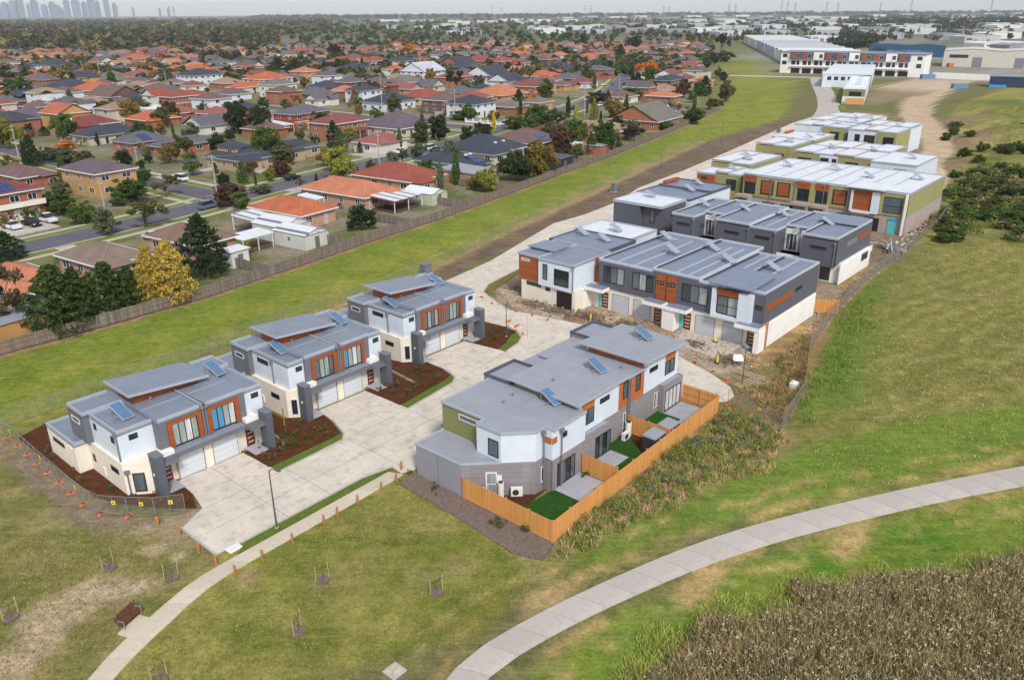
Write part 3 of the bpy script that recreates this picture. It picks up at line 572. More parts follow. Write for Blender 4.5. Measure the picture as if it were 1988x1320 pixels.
MORE_TREES = [(-20,226,3.2,'con','dg'),(-65,203,3.7,'euc','ol'),(-149,622,7.8,'rnd','ol'),(-121,328,5.7,'euc','gn2'),(-61,192,2.9,'col','gn2'),(-68,265,3.6,'rnd','ol'),(-130,316,7.9,'rnd','mar'),(16,219,3.2,'euc','mar'),(-101,569,6.7,'con','dg'),(-187,677,3.1,'rnd','gg'),(101,819,6.3,'rnd','gn2'),(-126,299,7.3,'rnd','ol'),(-68,191,3.3,'rnd','dg'),(-126,493,3.3,'rnd','ol'),(108,568,3.0,'rnd','gg'),(-2,239,3.5,'rnd','au'),(45,323,8.4,'col','gn2'),(-136,414,3.1,'euc','dg'),(145,686,5.4,'euc','dg'),(78,806,3.0,'rnd','dg'),(-12,608,2.8,'rnd','gn'),(-236,606,2.6,'rnd','dg'),(19,247,8.9,'rnd','gn'),(7,200,8.9,'rnd','au'),(157,652,8.2,'rnd','dg'),(-123,719,4.8,'con','au'),(-13,250,5.8,'rnd','dg'),(-432,748,7.7,'euc','au'),(-118,612,8.2,'rnd','ol'),(28,290,3.1,'rnd','dg'),(-210,514,3.4,'euc','yg'),(-42,198,7.9,'rnd','yg'),(-98,256,4.0,'euc','mar'),(42,359,7.1,'con','mar'),(-100,224,2.9,'rnd','dg'),(90,401,6.6,'rnd','gn2'),(-202,676,6.6,'rnd','dg'),(-272,677,3.4,'rnd','gn2'),(-116,528,4.5,'con','dg'),(-76,208,2.9,'con','dg'),(-228,482,6.8,'rnd','gn2'),(-229,387,3.6,'rnd','dg'),(-45,476,8.7,'rnd','au'),(-22,415,7.6,'rnd','gg'),(-96,370,4.8,'euc','au'),(-20,386,4.2,'con','mar'),(-243,493,3.9,'con','dg'),(-86,240,6.0,'rnd','dg'),(-260,540,3.5,'rnd','dg'),(-21,199,4.6,'rnd','gn2'),(-158,437,2.8,'rnd','gn2'),(132,753,3.9,'euc','gg'),(11,488,8.8,'euc','gg'),(-129,216,7.4,'col','dg'),(81,490,8.4,'rnd','gn'),(-9,185,3.0,'rnd','au'),(74,372,7.3,'col','mar'),(-258,679,3.2,'col','dg'),(-345,814,3.1,'rnd','ol'),(4,468,2.9,'euc','mar'),(-133,834,7.0,'con','gn'),(-191,809,4.2,'euc','ol'),(151,672,6.8,'col','dg'),(-142,260,3.3,'euc','mar'),(31,256,5.6,'euc','yg'),(9,633,4.2,'euc','gn'),(-54,495,4.7,'euc','gg'),(1,558,5.7,'euc','mar'),(-18,238,4.0,'euc','gg'),(-270,512,6.0,'rnd','ol'),(-129,256,4.2,'col','dg'),(96,801,3.3,'rnd','gg'),(-192,330,4.2,'rnd','dg'),(-6,636,4.7,'rnd','mar'),(-9,248,7.5,'euc','dg'),(-93,345,5.2,'rnd','ol'),(23,234,6.6,'con','gn2'),(-293,634,3.0,'rnd','yg'),(9,284,8.9,'rnd','gn2'),(-251,403,3.2,'con','gn2'),(-216,594,8.7,'rnd','mar'),(-98,215,2.5,'rnd','dg'),(-178,595,7.9,'euc','dg'),(-107,393,3.2,'col','yg'),(65,338,4.8,'rnd','yg'),(-50,232,3.2,'rnd','ol'),(-153,832,8.1,'euc','mar'),(31,241,4.3,'rnd','ol'),(-8,340,5.5,'euc','dg'),(-28,261,9.0,'col','gg'),(-6,183,5.6,'rnd','yg'),(-234,421,5.3,'rnd','gg'),(-322,756,8.2,'rnd','gn'),(143,624,8.6,'euc','gn'),(-29,216,4.7,'euc','gn2'),(76,786,4.0,'rnd','mar'),(45,491,9.0,'rnd','ol'),(-77,458,6.0,'euc','gn'),(-47,446,7.0,'col','gn'),(-158,310,5.3,'rnd','gg'),(-71,235,8.3,'rnd','gn'),(-237,629,5.2,'con','gn'),(18,225,3.9,'rnd','ol'),(-62,255,4.0,'col','yg'),(-268,792,7.9,'euc','dg'),(-82,210,3.0,'euc','gn'),(45,450,8.0,'col','ol'),(-143,312,8.8,'rnd','au'),(4,327,6.6,'col','dg'),(-72,245,3.6,'con','gn2'),(-319,592,5.0,'rnd','gn'),(-174,438,4.0,'euc','gn2'),(-342,725,5.1,'rnd','ol'),(-48,343,7.3,'rnd','ol'),(-142,343,3.6,'rnd','yg'),(-342,560,2.9,'rnd','au'),(-190,356,6.0,'col','gg'),(81,375,4.0,'rnd','ol'),(-106,191,8.0,'col','gn2'),(-137,575,7.3,'col','gn'),(-104,349,5.7,'rnd','gn2'),(6,222,2.8,'rnd','gn2'),(-161,274,5.0,'euc','dg'),(-133,363,5.2,'rnd','mar'),(124,695,3.8,'rnd','gn2'),(-158,498,8.7,'euc','ol'),(-54,250,8.3,'con','dg'),(-120,274,3.6,'euc','au'),(-262,499,6.6,'rnd','mar'),(-104,519,6.4,'rnd','dg'),(46,337,3.4,'rnd','yg'),(-28,256,6.6,'rnd','gn2'),(12,255,6.5,'rnd','ol'),(-122,603,8.0,'rnd','dg'),(-248,542,5.8,'euc','gn'),(-36,207,3.3,'rnd','ol'),(-31,212,4.4,'rnd','gg'),(-33,243,6.6,'col','gn'),(-61,219,6.6,'rnd','ol'),(77,454,4.0,'rnd','dg'),(19,235,3.0,'rnd','yg'),(22,690,4.3,'con','gn'),(-5,821,5.4,'rnd','gn'),(-16,440,7.5,'rnd','ol'),(-105,459,3.6,'euc','dg'),(6,509,5.6,'euc','ol'),(-38,186,3.4,'euc','gg'),(-116,258,7.5,'rnd','gn2'),(76,344,7.3,'col','gn'),(-293,522,5.0,'con','dg'),(68,466,8.3,'col','gn2'),(163,781,3.5,'rnd','gn'),(-329,567,2.5,'rnd','gn2'),(-75,406,3.6,'col','mar'),(-103,192,4.5,'rnd','yg'),(-176,294,3.8,'rnd','mar'),(31,336,4.0,'col','gn2'),(-65,399,8.7,'rnd','mar'),(-129,210,4.7,'euc','au'),(-280,546,2.8,'rnd','gn2'),(-259,800,5.5,'rnd','gn2'),(-4,422,4.9,'con','au'),(-114,278,4.1,'col','gn2'),(-46,290,7.5,'euc','gn'),(-78,248,3.6,'con','gn'),(-19,746,4.0,'rnd','dg'),(-218,398,5.6,'rnd','dg'),(33,303,4.5,'col','dg'),(-80,520,3.8,'rnd','gn2'),(15,236,7.8,'rnd','mar'),(82,396,8.3,'rnd','mar'),(-85,324,5.0,'rnd','ol'),(-197,374,7.6,'con','gg'),(-16,313,6.2,'rnd','gn'),(-59,248,3.8,'euc','dg'),(-82,455,2.7,'rnd','gn'),(-260,550,4.0,'con','ol'),(-74,311,4.8,'euc','ol'),(-297,499,2.8,'con','dg'),(-6,312,3.8,'rnd','dg'),(-65,223,6.7,'rnd','dg'),(-64,480,4.3,'con','gn2'),(1,207,5.4,'rnd','ol'),(90,514,6.7,'rnd','au'),(-150,377,4.0,'euc','gn'),(34,349,6.1,'euc','ol'),(-65,195,5.4,'con','gn2'),(-102,181,4.1,'rnd','ol'),(-272,834,5.1,'rnd','ol'),(-13,191,7.7,'col','gn2'),(-44,182,4.5,'col','dg'),(-50,240,7.4,'con','gn'),(-182,451,5.0,'con','mar'),(-140,318,3.3,'col','gn2'),(-261,529,3.2,'con','au'),(17,400,8.6,'rnd','gn'),(-268,576,5.2,'rnd','gn2'),(-44,238,3.5,'con','dg'),(36,280,5.5,'rnd','dg'),(-322,794,6.7,'rnd','dg'),(-103,199,4.9,'rnd','ol'),(-50,871,3.2,'rnd','au'),(-65,272,2.9,'rnd','au'),(19,251,3.9,'euc','dg'),(32,316,7.1,'con','yg'),(-153,341,6.8,'rnd','gg'),(-81,206,5.7,'rnd','gn'),(-177,691,4.0,'rnd','dg'),(-157,286,3.6,'col','gg'),(-129,219,8.9,'con','dg'),(-39,416,4.3,'col','yg'),(66,440,8.3,'rnd','dg'),(-15,350,6.0,'rnd','ol'),(-147,271,8.4,'rnd','gn'),(-244,465,8.7,'euc','dg'),(58,422,2.8,'col','ol'),(-153,775,3.0,'rnd','gg'),(-14,548,7.4,'con','gn2'),(-215,344,3.7,'euc','au'),(-114,464,6.0,'rnd','au'),(-170,272,4.6,'euc','yg'),(-90,264,3.7,'rnd','dg'),(-196,426,3.4,'rnd','au'),(27,238,8.8,'rnd','gn2'),(41,278,4.4,'rnd','gg'),(-131,430,3.0,'col','gn2'),(-55,598,8.6,'rnd','gg'),(-49,186,2.8,'euc','ol'),(-65,287,4.6,'euc','gn'),(-7,308,4.1,'rnd','au'),(-86,181,4.2,'col','ol'),(-160,753,2.8,'rnd','gn'),(-12,367,3.3,'con','au'),(-270,629,5.3,'rnd','gn'),(-41,597,2.6,'con','au'),(-131,207,5.0,'euc','gn2'),(-136,523,6.3,'euc','ol'),(-38,193,4.4,'euc','au'),(-207,380,3.0,'col','ol'),(-70,239,2.6,'rnd','au'),(-267,715,2.7,'rnd','dg'),(-66,562,8.5,'con','ol'),(48,527,4.8,'col','ol'),(-13,644,8.8,'rnd','ol'),(-51,260,4.7,'rnd','yg'),(-172,821,5.2,'rnd','dg'),(-28,293,3.1,'con','gn2'),(-114,508,5.5,'rnd','dg'),(-74,260,4.3,'con','gn'),(103,823,7.4,'col','gn'),(-126,882,5.9,'euc','gn'),(164,699,8.9,'rnd','gg'),(-152,276,2.6,'con','dg'),(-237,698,8.0,'col','dg'),(-64,279,7.4,'rnd','dg'),(7,274,6.3,'rnd','gn'),(-67,207,2.8,'rnd','mar'),(43,428,3.7,'euc','au'),(-38,362,2.9,'con','mar'),(-50,218,4.4,'rnd','au'),(40,318,7.6,'rnd','au'),(-64,354,4.6,'rnd','gg'),(68,547,4.2,'rnd','gn2'),(-102,263,6.1,'rnd','gg'),(-415,700,7.0,'rnd','gg'),(6,215,6.1,'rnd','dg'),(127,516,5.3,'rnd','gn2'),(83,426,3.6,'rnd','gn2'),(-76,243,4.7,'con','gg'),(-328,539,5.9,'col','ol'),(-70,362,2.8,'rnd','yg'),(-62,438,4.6,'rnd','dg'),(-93,222,5.8,'rnd','au'),(-119,280,3.8,'rnd','au'),(-76,238,2.5,'rnd','gn'),(-280,456,7.7,'rnd','gn'),(-155,400,4.5,'con','mar'),(-107,613,9.0,'col','dg'),(75,394,2.5,'rnd','ol'),(99,439,4.9,'rnd','au'),(-104,219,4.4,'rnd','dg'),(-70,375,7.4,'con','au'),(-88,222,8.5,'euc','ol'),(-23,263,7.7,'rnd','dg'),(-85,328,4.3,'col','yg'),(-16,182,7.0,'col','gg'),(133,539,5.9,'con','au'),(137,826,3.4,'rnd','gg'),(-16,222,5.2,'rnd','gg'),(-59,197,3.3,'rnd','yg')]
STREETS = [[(-118, 92), (-84, 139), (-71, 160), (-56, 188), (-40, 217), (-19, 255), (-4, 287), (12, 324), (32, 366), (52, 430), (70, 520), (88, 620), (110, 740)], [(-63, 176.5), (-71, 183), (-124, 224), (-158, 253), (-215, 300), (-300, 372)], [(-4, 284), (-36, 308), (-75, 339), (-112, 368)]]
SHEDS = [
    (-24.2, 167.1, 8.9, 7.3, 2.5, 'pergola', 'str', 'white striped pergola roof on posts behind the paling fence'),
    (-18.6, 173.3, 5.2, 8.0, 2.4, 'shed', 'grn', 'pale green garden shed right of the striped pergola'),
    (-48.2, 149.2, 5.3, 7.4, 2.6, 'pergola', 'str', 'striped carport roof beside the brown tiled house'),
    (-42.1, 144.5, 6.9, 7.9, 2.8, 'shed', 'str', 'long white shed with striped roof below the orange tiled house'),
    (-37.3, 139.2, 5.5, 8.0, 2.6, 'shed', 'str', 'white gabled shed with striped roof against the paling fence'),
    (-45.3, 136.2, 6.6, 4.0, 2.5, 'pergola', 'wht', 'white patio roof over a timber deck beside the tall conifer'),
    (-41.7, 166.3, 2.5, 5.4, 2.6, 'pergola', 'wht', 'flat white patio roof between the two orange tiled houses'),
    (-10.1, 195.5, 7.8, 12, 2.7, 'shed', 'tan', 'flat roofed tan patio room behind the slate roofed house'),
    (1.2, 229.2, 9.9, 5.7, 3.0, 'pergola', 'drk', 'dark gazebo roof beside the round fence tree'),
    (11.3, 214.2, 8.3, 7.1, 2.6, 'shed', 'drk', 'dark green shed behind the paling fence'),
    (-45.0, 126.6, 3.4, 2.5, 2.6, 'shed', 'wht', 'white shed beside the tall conifer'),
    (-66.9, 105.4, 2.5, 2.7, 2.4, 'pergola', 'wht', 'small grey awning behind the conifers'),
    (-62.6, 95.3, 4.5, 2.5, 2.5, 'shed', 'yel', 'yellow brick outbuilding behind the paling fence at far left'),
    (25.8, 236.7, 9.5, 5.3, 2.6, 'shed', 'brk', 'brick shed with pale flat roof near the paling fence'),
    (17.9, 238.7, 6.4, 4.1, 2.4, 'pergola', 'wht', 'white shade sail over a back yard'),
    (-82.5, 285.3, 9.3, 12, 2.6, 'pergola', 'wht', 'white carport beside the red brick house'),
    (-109.8, 294.4, 6.8, 9.0, 2.4, 'shed', 'crm', 'cream garage between the brick houses'),
    (-176.5, 419.0, 10.9, 12, 2.5, 'shed', 'crm', 'low cream garage in the left suburb'),
    (-229.4, 407.9, 14, 12, 2.5, 'shed', 'crm', 'long low cream outbuilding near the left edge'),
    (-146.5, 341.0, 10.8, 11.6, 2.5, 'shed', 'wht', 'low white garage behind the bushy garden'),
]
CARS = [
    (-95.4, 150.7, -34, 'wh', 'hatch', 'white hatchback in the driveway at left edge'),
    (-93.0, 153.0, -34, 'bk', 'sedan', 'black sedan between two white cars in the driveway'),
    (-91.8, 156.3, -34, 'wh', 'ute', 'white utility truck on the wide driveway'),
    (-65.2, 142.4, 146, 'wh', 'hatch', 'white hatchback parked by the ribbed tile house'),
    (-63.7, 167.2, 56, 'bl', 'suv', 'blue grey wagon parked at the junction'),
    (-81.3, 197.8, 146, 'wh', 'suv', 'white car parked on the side street corner'),
    (-23.9, 243.4, 56, 'wh', 'suv', 'white car parked beside the grey street tree'),
    (-21.7, 238.6, 56, 'bk', 'hatch', 'dark car half hidden behind the white street car'),
    (77.7, 578.8, 70, 'wh', 'sedan', 'white car far up the avenue'),
    (68.7, 540.9, 70, 'wh', 'suv', 'second white car far up the avenue'),
    (51.5, 464.3, 66, 'wh', 'sedan', 'white car on the left side of the avenue'),
    (63.6, 466.8, 66, 'bk', 'sedan', 'dark car on the right side of the avenue'),
    (39.0, 360.1, 60, 'wh', 'suv', 'white car beside the clipped round tree'),
    (-92.3, 422.6, 56, 'bk', 'suv', 'dark car by the brick house left of the white columned house'),
    (-106.6, 223.4, 146, 'wh', 'sedan', 'white car behind the yellow brick house'),
]
POLES = [
    (-141.4, 233.9, 9.2, 'power pole at the left end of the side street'),
    (-62.2, 169.1, 10.9, 'tall power pole at the street junction'),
    (-35.3, 217.7, 9.3, 'power pole on the main street beside the red tiled house'),
    (-101.2, 220.0, 5.1, 'short power pole beside the corner lawn'),
    (-51.1, 331.1, 16.0, 'power pole behind the white modern house'),
    (-21.5, 321.2, 10.9, 'power pole by the white balustrade'),
    (28.9, 325.3, 12.9, 'power pole on the avenue corner'),
    (49.4, 381.2, 10.8, 'slim pole on the right side of the avenue'),
    (44.6, 556.8, 10.0, 'T shaped power pole before the long dark roof'),
    (-254.6, 524.0, 12.4, 'power pole among the dark roofs at left'),
    (-191.5, 468.2, 8.7, 'power pole left of the white mansion'),
    (108.3, 794.3, 14.9, 'far pole along the avenue'),
    (70.4, 574.3, 10.6, 'pole left of the avenue cars'),
    (-5.6, 581.0, 13.3, 'pole among the far red roofs'),
    (-86.6, 169.3, 6.4, 'short pole in the garden of the yellow brick house'),
]
# ---------------------------------------------------------------- ground
_rs = np.random.RandomState(3)
_tab = _rs.rand(256, 256)
def vnoise(x, y):
    xi = np.floor(x).astype(int); yi = np.floor(y).astype(int); fx = x - xi; fy = y - yi
    fx = fx * fx * (3 - 2 * fx); fy = fy * fy * (3 - 2 * fy)
    g = lambda a, b: _tab[a & 255, b & 255]
    return (g(xi, yi) * (1 - fx) + g(xi + 1, yi) * fx) * (1 - fy) + (g(xi, yi + 1) * (1 - fx) + g(xi + 1, yi + 1) * fx) * fy
def fbm(x, y, o=4):
    t = 0; a = 0.5
    for k in range(o): t = t + a * vnoise(x * 2 ** k + 17 * k, y * 2 ** k + 31 * k); a *= 0.5
    return t / (1 - 0.5 ** o)
def sdist(px, py, poly):                # signed distance, positive inside
    d = np.full(px.shape, 1e9); ins = np.zeros(px.shape, bool); n = len(poly)
    for k in range(n):
        (ax, ay), (bx_, by) = poly[k], poly[(k + 1) % n]
        ex, ey = bx_ - ax, by - ay
        t = np.clip(((px - ax) * ex + (py - ay) * ey) / max(ex * ex + ey * ey, 1e-9), 0, 1)
        d = np.minimum(d, np.hypot(px - ax - t * ex, py - ay - t * ey))
        if ay != by:
            c = ((ay > py) != (by > py)) & (px < ex * (py - ay) / ey + ax); ins ^= c
    return np.where(ins, d, -d)
def ldist(px, py, line):                # distance to a polyline
    d = np.full(px.shape, 1e9)
    for (ax, ay), (bx_, by) in zip(line, line[1:]):
        ex, ey = bx_ - ax, by - ay
        t = np.clip(((px - ax) * ex + (py - ay) * ey) / (ex * ex + ey * ey), 0, 1)
        d = np.minimum(d, np.hypot(px - ax - t * ex, py - ay - t * ey))
    return d
def axis(segs, far):
    a = []
    for lo, hi, st in segs: a += list(np.arange(lo, hi, st))
    a.append(segs[-1][1]); st = segs[-1][2]
    while a[-1] < far: st *= 1.28; a.append(a[-1] + st)
    b = []; st = segs[0][2]; x = segs[0][0]
    while x > -far: st *= 1.28; x -= st; b.append(x)
    return np.array(b[::-1] + a)
S_ = axis([(4, 112, 0.5), (112, 330, 1.3)], 13000); N_ = axis([(-8, 112, 0.5), (112, 190, 1.3)], 13000)
gs, gn = np.meshgrid(S_, N_, indexing='ij')
def lin(c): return np.array(srgb(*c)[:3])
nz1, nz2, nz3 = fbm(gs * 0.06, gn * 0.06), fbm(gs * 0.35 + 9, gn * 0.35), fbm(gs * 1.1, gn * 1.1 + 5, 2)
tint = np.ones(gs.shape + (3,)) * lin((106, 104, 66))
def blend(a, c):
    global tint
    tint = tint * (1 - a[..., None]) + np.asarray(c) * a[..., None]
def paint(poly, c, feather=1.0, jit=1.5, amt=1.0, c2=None, nz=None):
    d = sdist(gs, gn, poly) + (nz2 - 0.5) * 2 * jit + (nz1 - 0.5) * jit
    a = np.clip(d / feather + 0.5, 0, 1) * amt
    cc = lin(c)
    if c2 is not None:
        k = np.clip(((nz2 if nz is None else nz) - 0.35) / 0.3, 0, 1)[..., None]; cc = cc * (1 - k) + lin(c2) * k
    blend(a, cc)
def spot(s, n, r, c, amt=0.9, asp=1.0):
    d = np.hypot((gs - s) / asp, gn - n); a = np.clip((1 - d / r) * 1.6 + (nz2 - 0.5) * 2.2 + (nz3 - .5) * 0.8, 0, 1) * amt * (d < r * 1.7)
    blend(a, lin(c))
LONGFENCE = [(12, 105), (38, 105.2), (55.4, 105.6), (78.7, 109.1), (89.2, 110.9), (109.8, 113.6), (138.4, 119.1), (165, 124.6), (189, 128.8), (244.7, 141.6), (314, 159.7)]
# suburb: yards of dry grass, paving and soil
paint([(-4000, 105)] + LONGFENCE + [(500, 215), (3000, 1500), (3000, 9000), (-4000, 9000)], (134, 124, 108), 1, 0.5, 1, (98, 104, 62), fbm(gs * 0.16, gn * 0.16, 3))
# greenway
GREEN = [(-10, 78), (45, 86), (68, 86), (86, 89.6), (115, 96.6), (155, 105), (233, 123), (300, 128), (330, 137), (480, 196), (850, 395), (912, 452), (495, 246), (330, 166)] + LONGFENCE[::-1] + [(-10, 105)]
paint(GREEN, (110, 124, 42), 3, 1.5, 1, (134, 134, 58))
paint([(-10, 96), (40, 96), (80, 101), (140, 111), (190, 121), (240, 133), (240, 140)] + LONGFENCE[-3::-1] + [(-10, 105)], (98, 122, 40), 5, 2.5, 0.55)
paint([(-10, 84), (20, 83), (45, 87), (60, 88), (70, 88), (70, 84), (40, 76), (20, 76), (-10, 76)], (138, 128, 84), 3, 3, 0.9, (112, 110, 60))
paint([(18, 76), (34, 79), (52, 82), (70, 86), (84, 88), (84, 82), (60, 78), (40, 74), (20, 74)], (158, 136, 104), 2, 2.5, 0.8, (126, 118, 70))
# strip along the old fence
d = ldist(gs, gn, LONGFENCE); blend(np.clip(1.4 - d / 0.9 + (nz2 - .5) * 1.4, 0, 1) * 0.85, lin((158, 124, 98)))
# brown strip beside the road
paint([(64, 83), (81, 84.4), (96, 88.5), (120, 93.5), (144, 95), (160, 99.5), (187, 102.5), (217, 107), (293, 119), (318, 126), (282, 123.5), (233, 122.5), (176, 110.4), (155, 106), (115, 97.6), (86, 90.6), (68, 88)], (116, 98, 82), 1.2, 0.8, 1, (104, 88, 76))
d = ldist(gs, gn, [(60, 87.5), (86, 91), (115, 98), (155, 106.2), (176, 111), (233, 123)]); blend(np.clip(1.1 - d / 1.6 + (nz2 - .5) * 1.5, 0, 1) * 0.75, lin((168, 140, 98)))
# park lawn in front
paint([(-40, 62), (18, 62), (22, 57), (23, 50), (41, 48), (40.6, 31), (30, 29), (10, 40), (-40, 60)], (104, 112, 44), 1.5, 0.8, 1, (138, 132, 70))
paint([(-40, 90), (17, 84), (18, 62), (23, 55), (23, 50), (16, 47.4), (10, 44), (-30, 40)], (114, 112, 62), 1, 0.6, 1, (136, 124, 82))
for q in [(9.5, 50, 2.2, 1.3), (12.5, 52.5, 2.4, 1.6), (15.5, 52.5, 1.7, 1.5), (17.5, 51, 1.6, 1.4), (20.5, 54.5, 1.5, 1.2), (8, 56, 2.4, 1.2), (21.3, 52, 1.1, 1), (6, 52, 2, 1)]: spot(q[0], q[1], q[2], (184, 162, 136), 0.95, q[3])
spot(27, 41, 2.2, (138, 128, 82), 0.6, 1.5); spot(33, 36, 2.4, (142, 132, 86), 0.6, 1.6); spot(36, 40, 2, (136, 128, 82), 0.5); spot(23.5, 46, 1, (150, 130, 98), 0.8)
spot(38.5, 31, 3, (150, 138, 92), 0.7, 1.2)
paint([(16.5, 88), (20, 84), (20.6, 66), (20.5, 61), (24, 57), (25.5, 56.5), (24, 55.5), (21, 57.2), (18.2, 60.8), (18.2, 67), (17.8, 78)], (132, 116, 98), 1, 0.9, 0.95)
paint([(20.8, 58), (25, 56.5), (24.5, 54), (21, 53)], (160, 142, 118), 1.2, 1.2, 0.8)
# right-hand field
FIELD = [(62, 31), (69, 25), (78, 26.5), (91, 31), (103, 33.4), (123, 35.5), (150, 36), (158, 30), (170, 24), (210, 10), (400, -60), (400, -400), (60, -400), (60, 12), (52, 20)]
paint(FIELD, (104, 108, 50), 2, 1.2, 1, (122, 117, 64))
ang_ = np.sin((gs * 0.25 + gn * 1.0) * 2.2 + nz1 * 9) * 0.5 + 0.5
blend(np.clip(sdist(gs, gn, FIELD) / 6, 0, 1) * ang_ * np.clip((nz3 - .25) * 1.7, 0, 1) * 0.55, lin((168, 156, 96)))
paint([(72, 27), (84, 28.5), (97, 32), (106, 32.5), (106, 27), (92, 24), (80, 22)], (92, 116, 42), 4, 3.5, 0.8)
paint([(112, 35), (124, 36), (126, 33), (112, 31)], (84, 112, 36), 3, 2, 0.8)
# weedy bank beyond the pine fence
BANK = [(36, 29), (41, 31.8), (70, 32.4), (74, 32.5), (70, 25.5), (60, 20.5), (50, 24), (40, 27.4)]
paint(BANK, (104, 108, 52), 1.5, 1.2, 1, (150, 128, 92))
# verges of the shared path
RPATH = [(20, 26.5), (26.6, 27.2), (29.9, 27.4), (37.7, 25.6), (49.4, 21.7), (63, 14.5), (76, 6.0), (90, -4), (120, -28)]
RD = ldist(gs, gn, RPATH) + (fbm(gs * .23 + 3, gn * .23) - .5) * 1.6; nzr = fbm(gs * .4 + gn * .3 + 50, gn * .4 - gs * .3, 5)
paint([(38, 28), (50, 24), (62, 18), (78, 8), (95, -6), (100, 4), (80, 17), (66, 23), (52, 27), (42, 30)], (98, 124, 40), 2, 1.5, 0.85)
paint([(26, 24), (38, 23), (50, 18.5), (63, 11.5), (78, 1), (100, -16), (70, -20), (50, 4), (30, 14)], (90, 122, 36), 2, 1.5, 0.95, (112, 128, 48))
k = np.clip(1 - np.abs(RD - 2.2) / 1.0, 0, 1) * np.clip((nzr - 0.36) * 4, 0, 1); blend(k * 0.85, lin((178, 152, 98)))
k = np.clip(1 - np.abs(RD - 4.2) / 0.7, 0, 1) * np.clip((nzr - 0.42) * 4, 0, 1); blend(k * 0.75, lin((184, 156, 104)))
spot(44, 20.6, 1.6, (182, 154, 104), 0.85, 3.0); spot(57, 14.3, 1.2, (182, 154, 104), 0.8, 4.0); spot(36, 28, 1.8, (176, 150, 104), 0.8, 2.6)
REED = [(26, 16), (33.7, 19.2), (39.1, 19), (44, 15.6), (51.4, 12.6), (60.7, 4), (66, -4), (60, -20), (20, -20)]
paint(REED, (92, 78, 54), 1.5, 1.2, 1, (118, 100, 66))
# building site
paint([(76, 33), (79, 43), (79.5, 57), (78.5, 66), (80, 73), (84, 76.5), (95, 79), (96, 70), (88, 62), (89, 36), (84, 31), (75, 29), (72, 31)], (180, 162, 140), 1.2, 1.5, 1, (146, 126, 106))
paint([(84, 37), (150, 39), (152, 36.5), (123, 35.2), (103, 33.2), (91, 30.8), (82, 28.6), (78, 28), (80, 33)], (172, 140, 96), 1.5, 1.5, 0.95, (140, 112, 78))
paint([(70, 33), (78, 36), (84, 33), (80, 28), (73, 26.4), (70.2, 29)], (128, 106, 72), 1.5, 1.6, 0.8, (104, 104, 54))
paint([(96, 34), (118, 37), (118, 70), (104, 70), (104, 37)], (150, 130, 108), 1, 1, 1)
paint([(131, 36), (160, 36), (182, 40), (200, 46), (300, 60), (345, 84), (345, 118), (240, 100), (186, 78), (160, 72), (131, 66)], (140, 122, 104), 3, 3, 1, (120, 102, 86))
# rough ground and dirt track at upper right
ROUGH = [(150, 37), (182, 41), (205, 50), (240, 62), (300, 70), (380, 86), (480, 92), (540, 95), (700, 60), (900, -200), (400, -300), (210, 8), (170, 25)]
paint(ROUGH, (126, 126, 62), 3, 3, 1, (150, 138, 74), fbm(gs * 0.05, gn * 0.05))
paint([(166, 38), (190, 43), (215, 44), (236, 50), (262, 40), (250, 10), (200, -20), (170, 10)], (96, 106, 52), 6, 6, 0.85, (128, 122, 66))
for a, b, r in [(178, 30, 9), (196, 34, 8), (190, 22, 9), (212, 24, 10), (176, 18, 8), (228, 40, 10), (260, 46, 14), (300, 50, 16), (340, 60, 18), (222, 12, 10), (390, 66, 26)]: spot(a, b, r, (74, 96, 40), 0.75, 1.6)
for a, b, r in [(240, 56, 9), (226, 52, 7), (205, 46, 6), (284, 62, 14), (330, 74, 16)]: spot(a, b, r, (134, 112, 92), 0.85, 1.8)
TRACK = [(205, 47), (236, 58), (262, 62), (300, 74), (345, 92), (400, 107), (470, 118), (520, 124)]
d = ldist(gs, gn, TRACK); wd = 3.2 + (gs - 200) * 0.022
blend(np.clip((wd - d) / 1.5 + (nz2 - .5) * 2, 0, 1) * (gs > 195) * (gs < 560) * 0.95, lin((186, 164, 138)))
paint([(470, 110), (545, 118), (545, 145), (480, 150), (430, 128)], (190, 170, 146), 6, 5, 0.9)
paint([(376, 118), (440, 112), (470, 128), (460, 140), (388, 128)], (136, 120, 96), 4, 4, 0.9)
# beyond
paint([(545, -300), (545, 240), (700, 330), (1200, 620), (6000, 3000), (9000, -2000), (2000, -1500)], (150, 146, 140), 10, 5, 1, (120, 118, 100), fbm(gs * 0.02, gn * 0.02))
paint([(330, 166), (495, 246), (912, 452), (905, 470), (480, 256), (320, 172)], (104, 108, 56), 2, 2, 0.8)
fard = np.hypot(gs, gn); blend(np.clip((fard - 900) / 800, 0, 1) * 0.9, lin((86, 88, 74)))
for a, b, r in [(700, 560, 40), (760, 600, 40), (640, 540, 30)]: spot(a, b, r, (104, 132, 58), 0.9, 2)
MOUNDS = [(332, 58, 24, 4.2), (300, 40, 22, 3.6), (372, 62, 26, 3.6), (290, 52, 16, 3.2), (262, 30, 18, 3.6), (246, 44, 12, 2.6), (236, 18, 18, 3.0), (214, 26, 12, 2.4), (206, 6, 16, 2.6), (192, 22, 11, 2.0), (184, 8, 12, 2.0), (400, 78, 26, 2.6), (340, 20, 30, 4.0)]
gz = (fbm(gs * 0.12, gn * 0.12) - 0.5) * 0.10 - 0.05
mnd = lambda s, n, r, h: h * np.clip(1 - (np.hypot(gs - s, gn - n) / r) ** 2, 0, 1) ** 1.4
gz += mnd(222, 55, 7, 2.0) + mnd(233, 60, 5, 1.4) + sum(mnd(a, b_, r_, h_) for a, b_, r_, h_ in MOUNDS)
flat = np.clip(-sdist(gs, gn, [(20, 31), (20, 84), (150, 100), (330, 130), (330, 60), (150, 37), (70, 31)]) / 6, 0, 1)
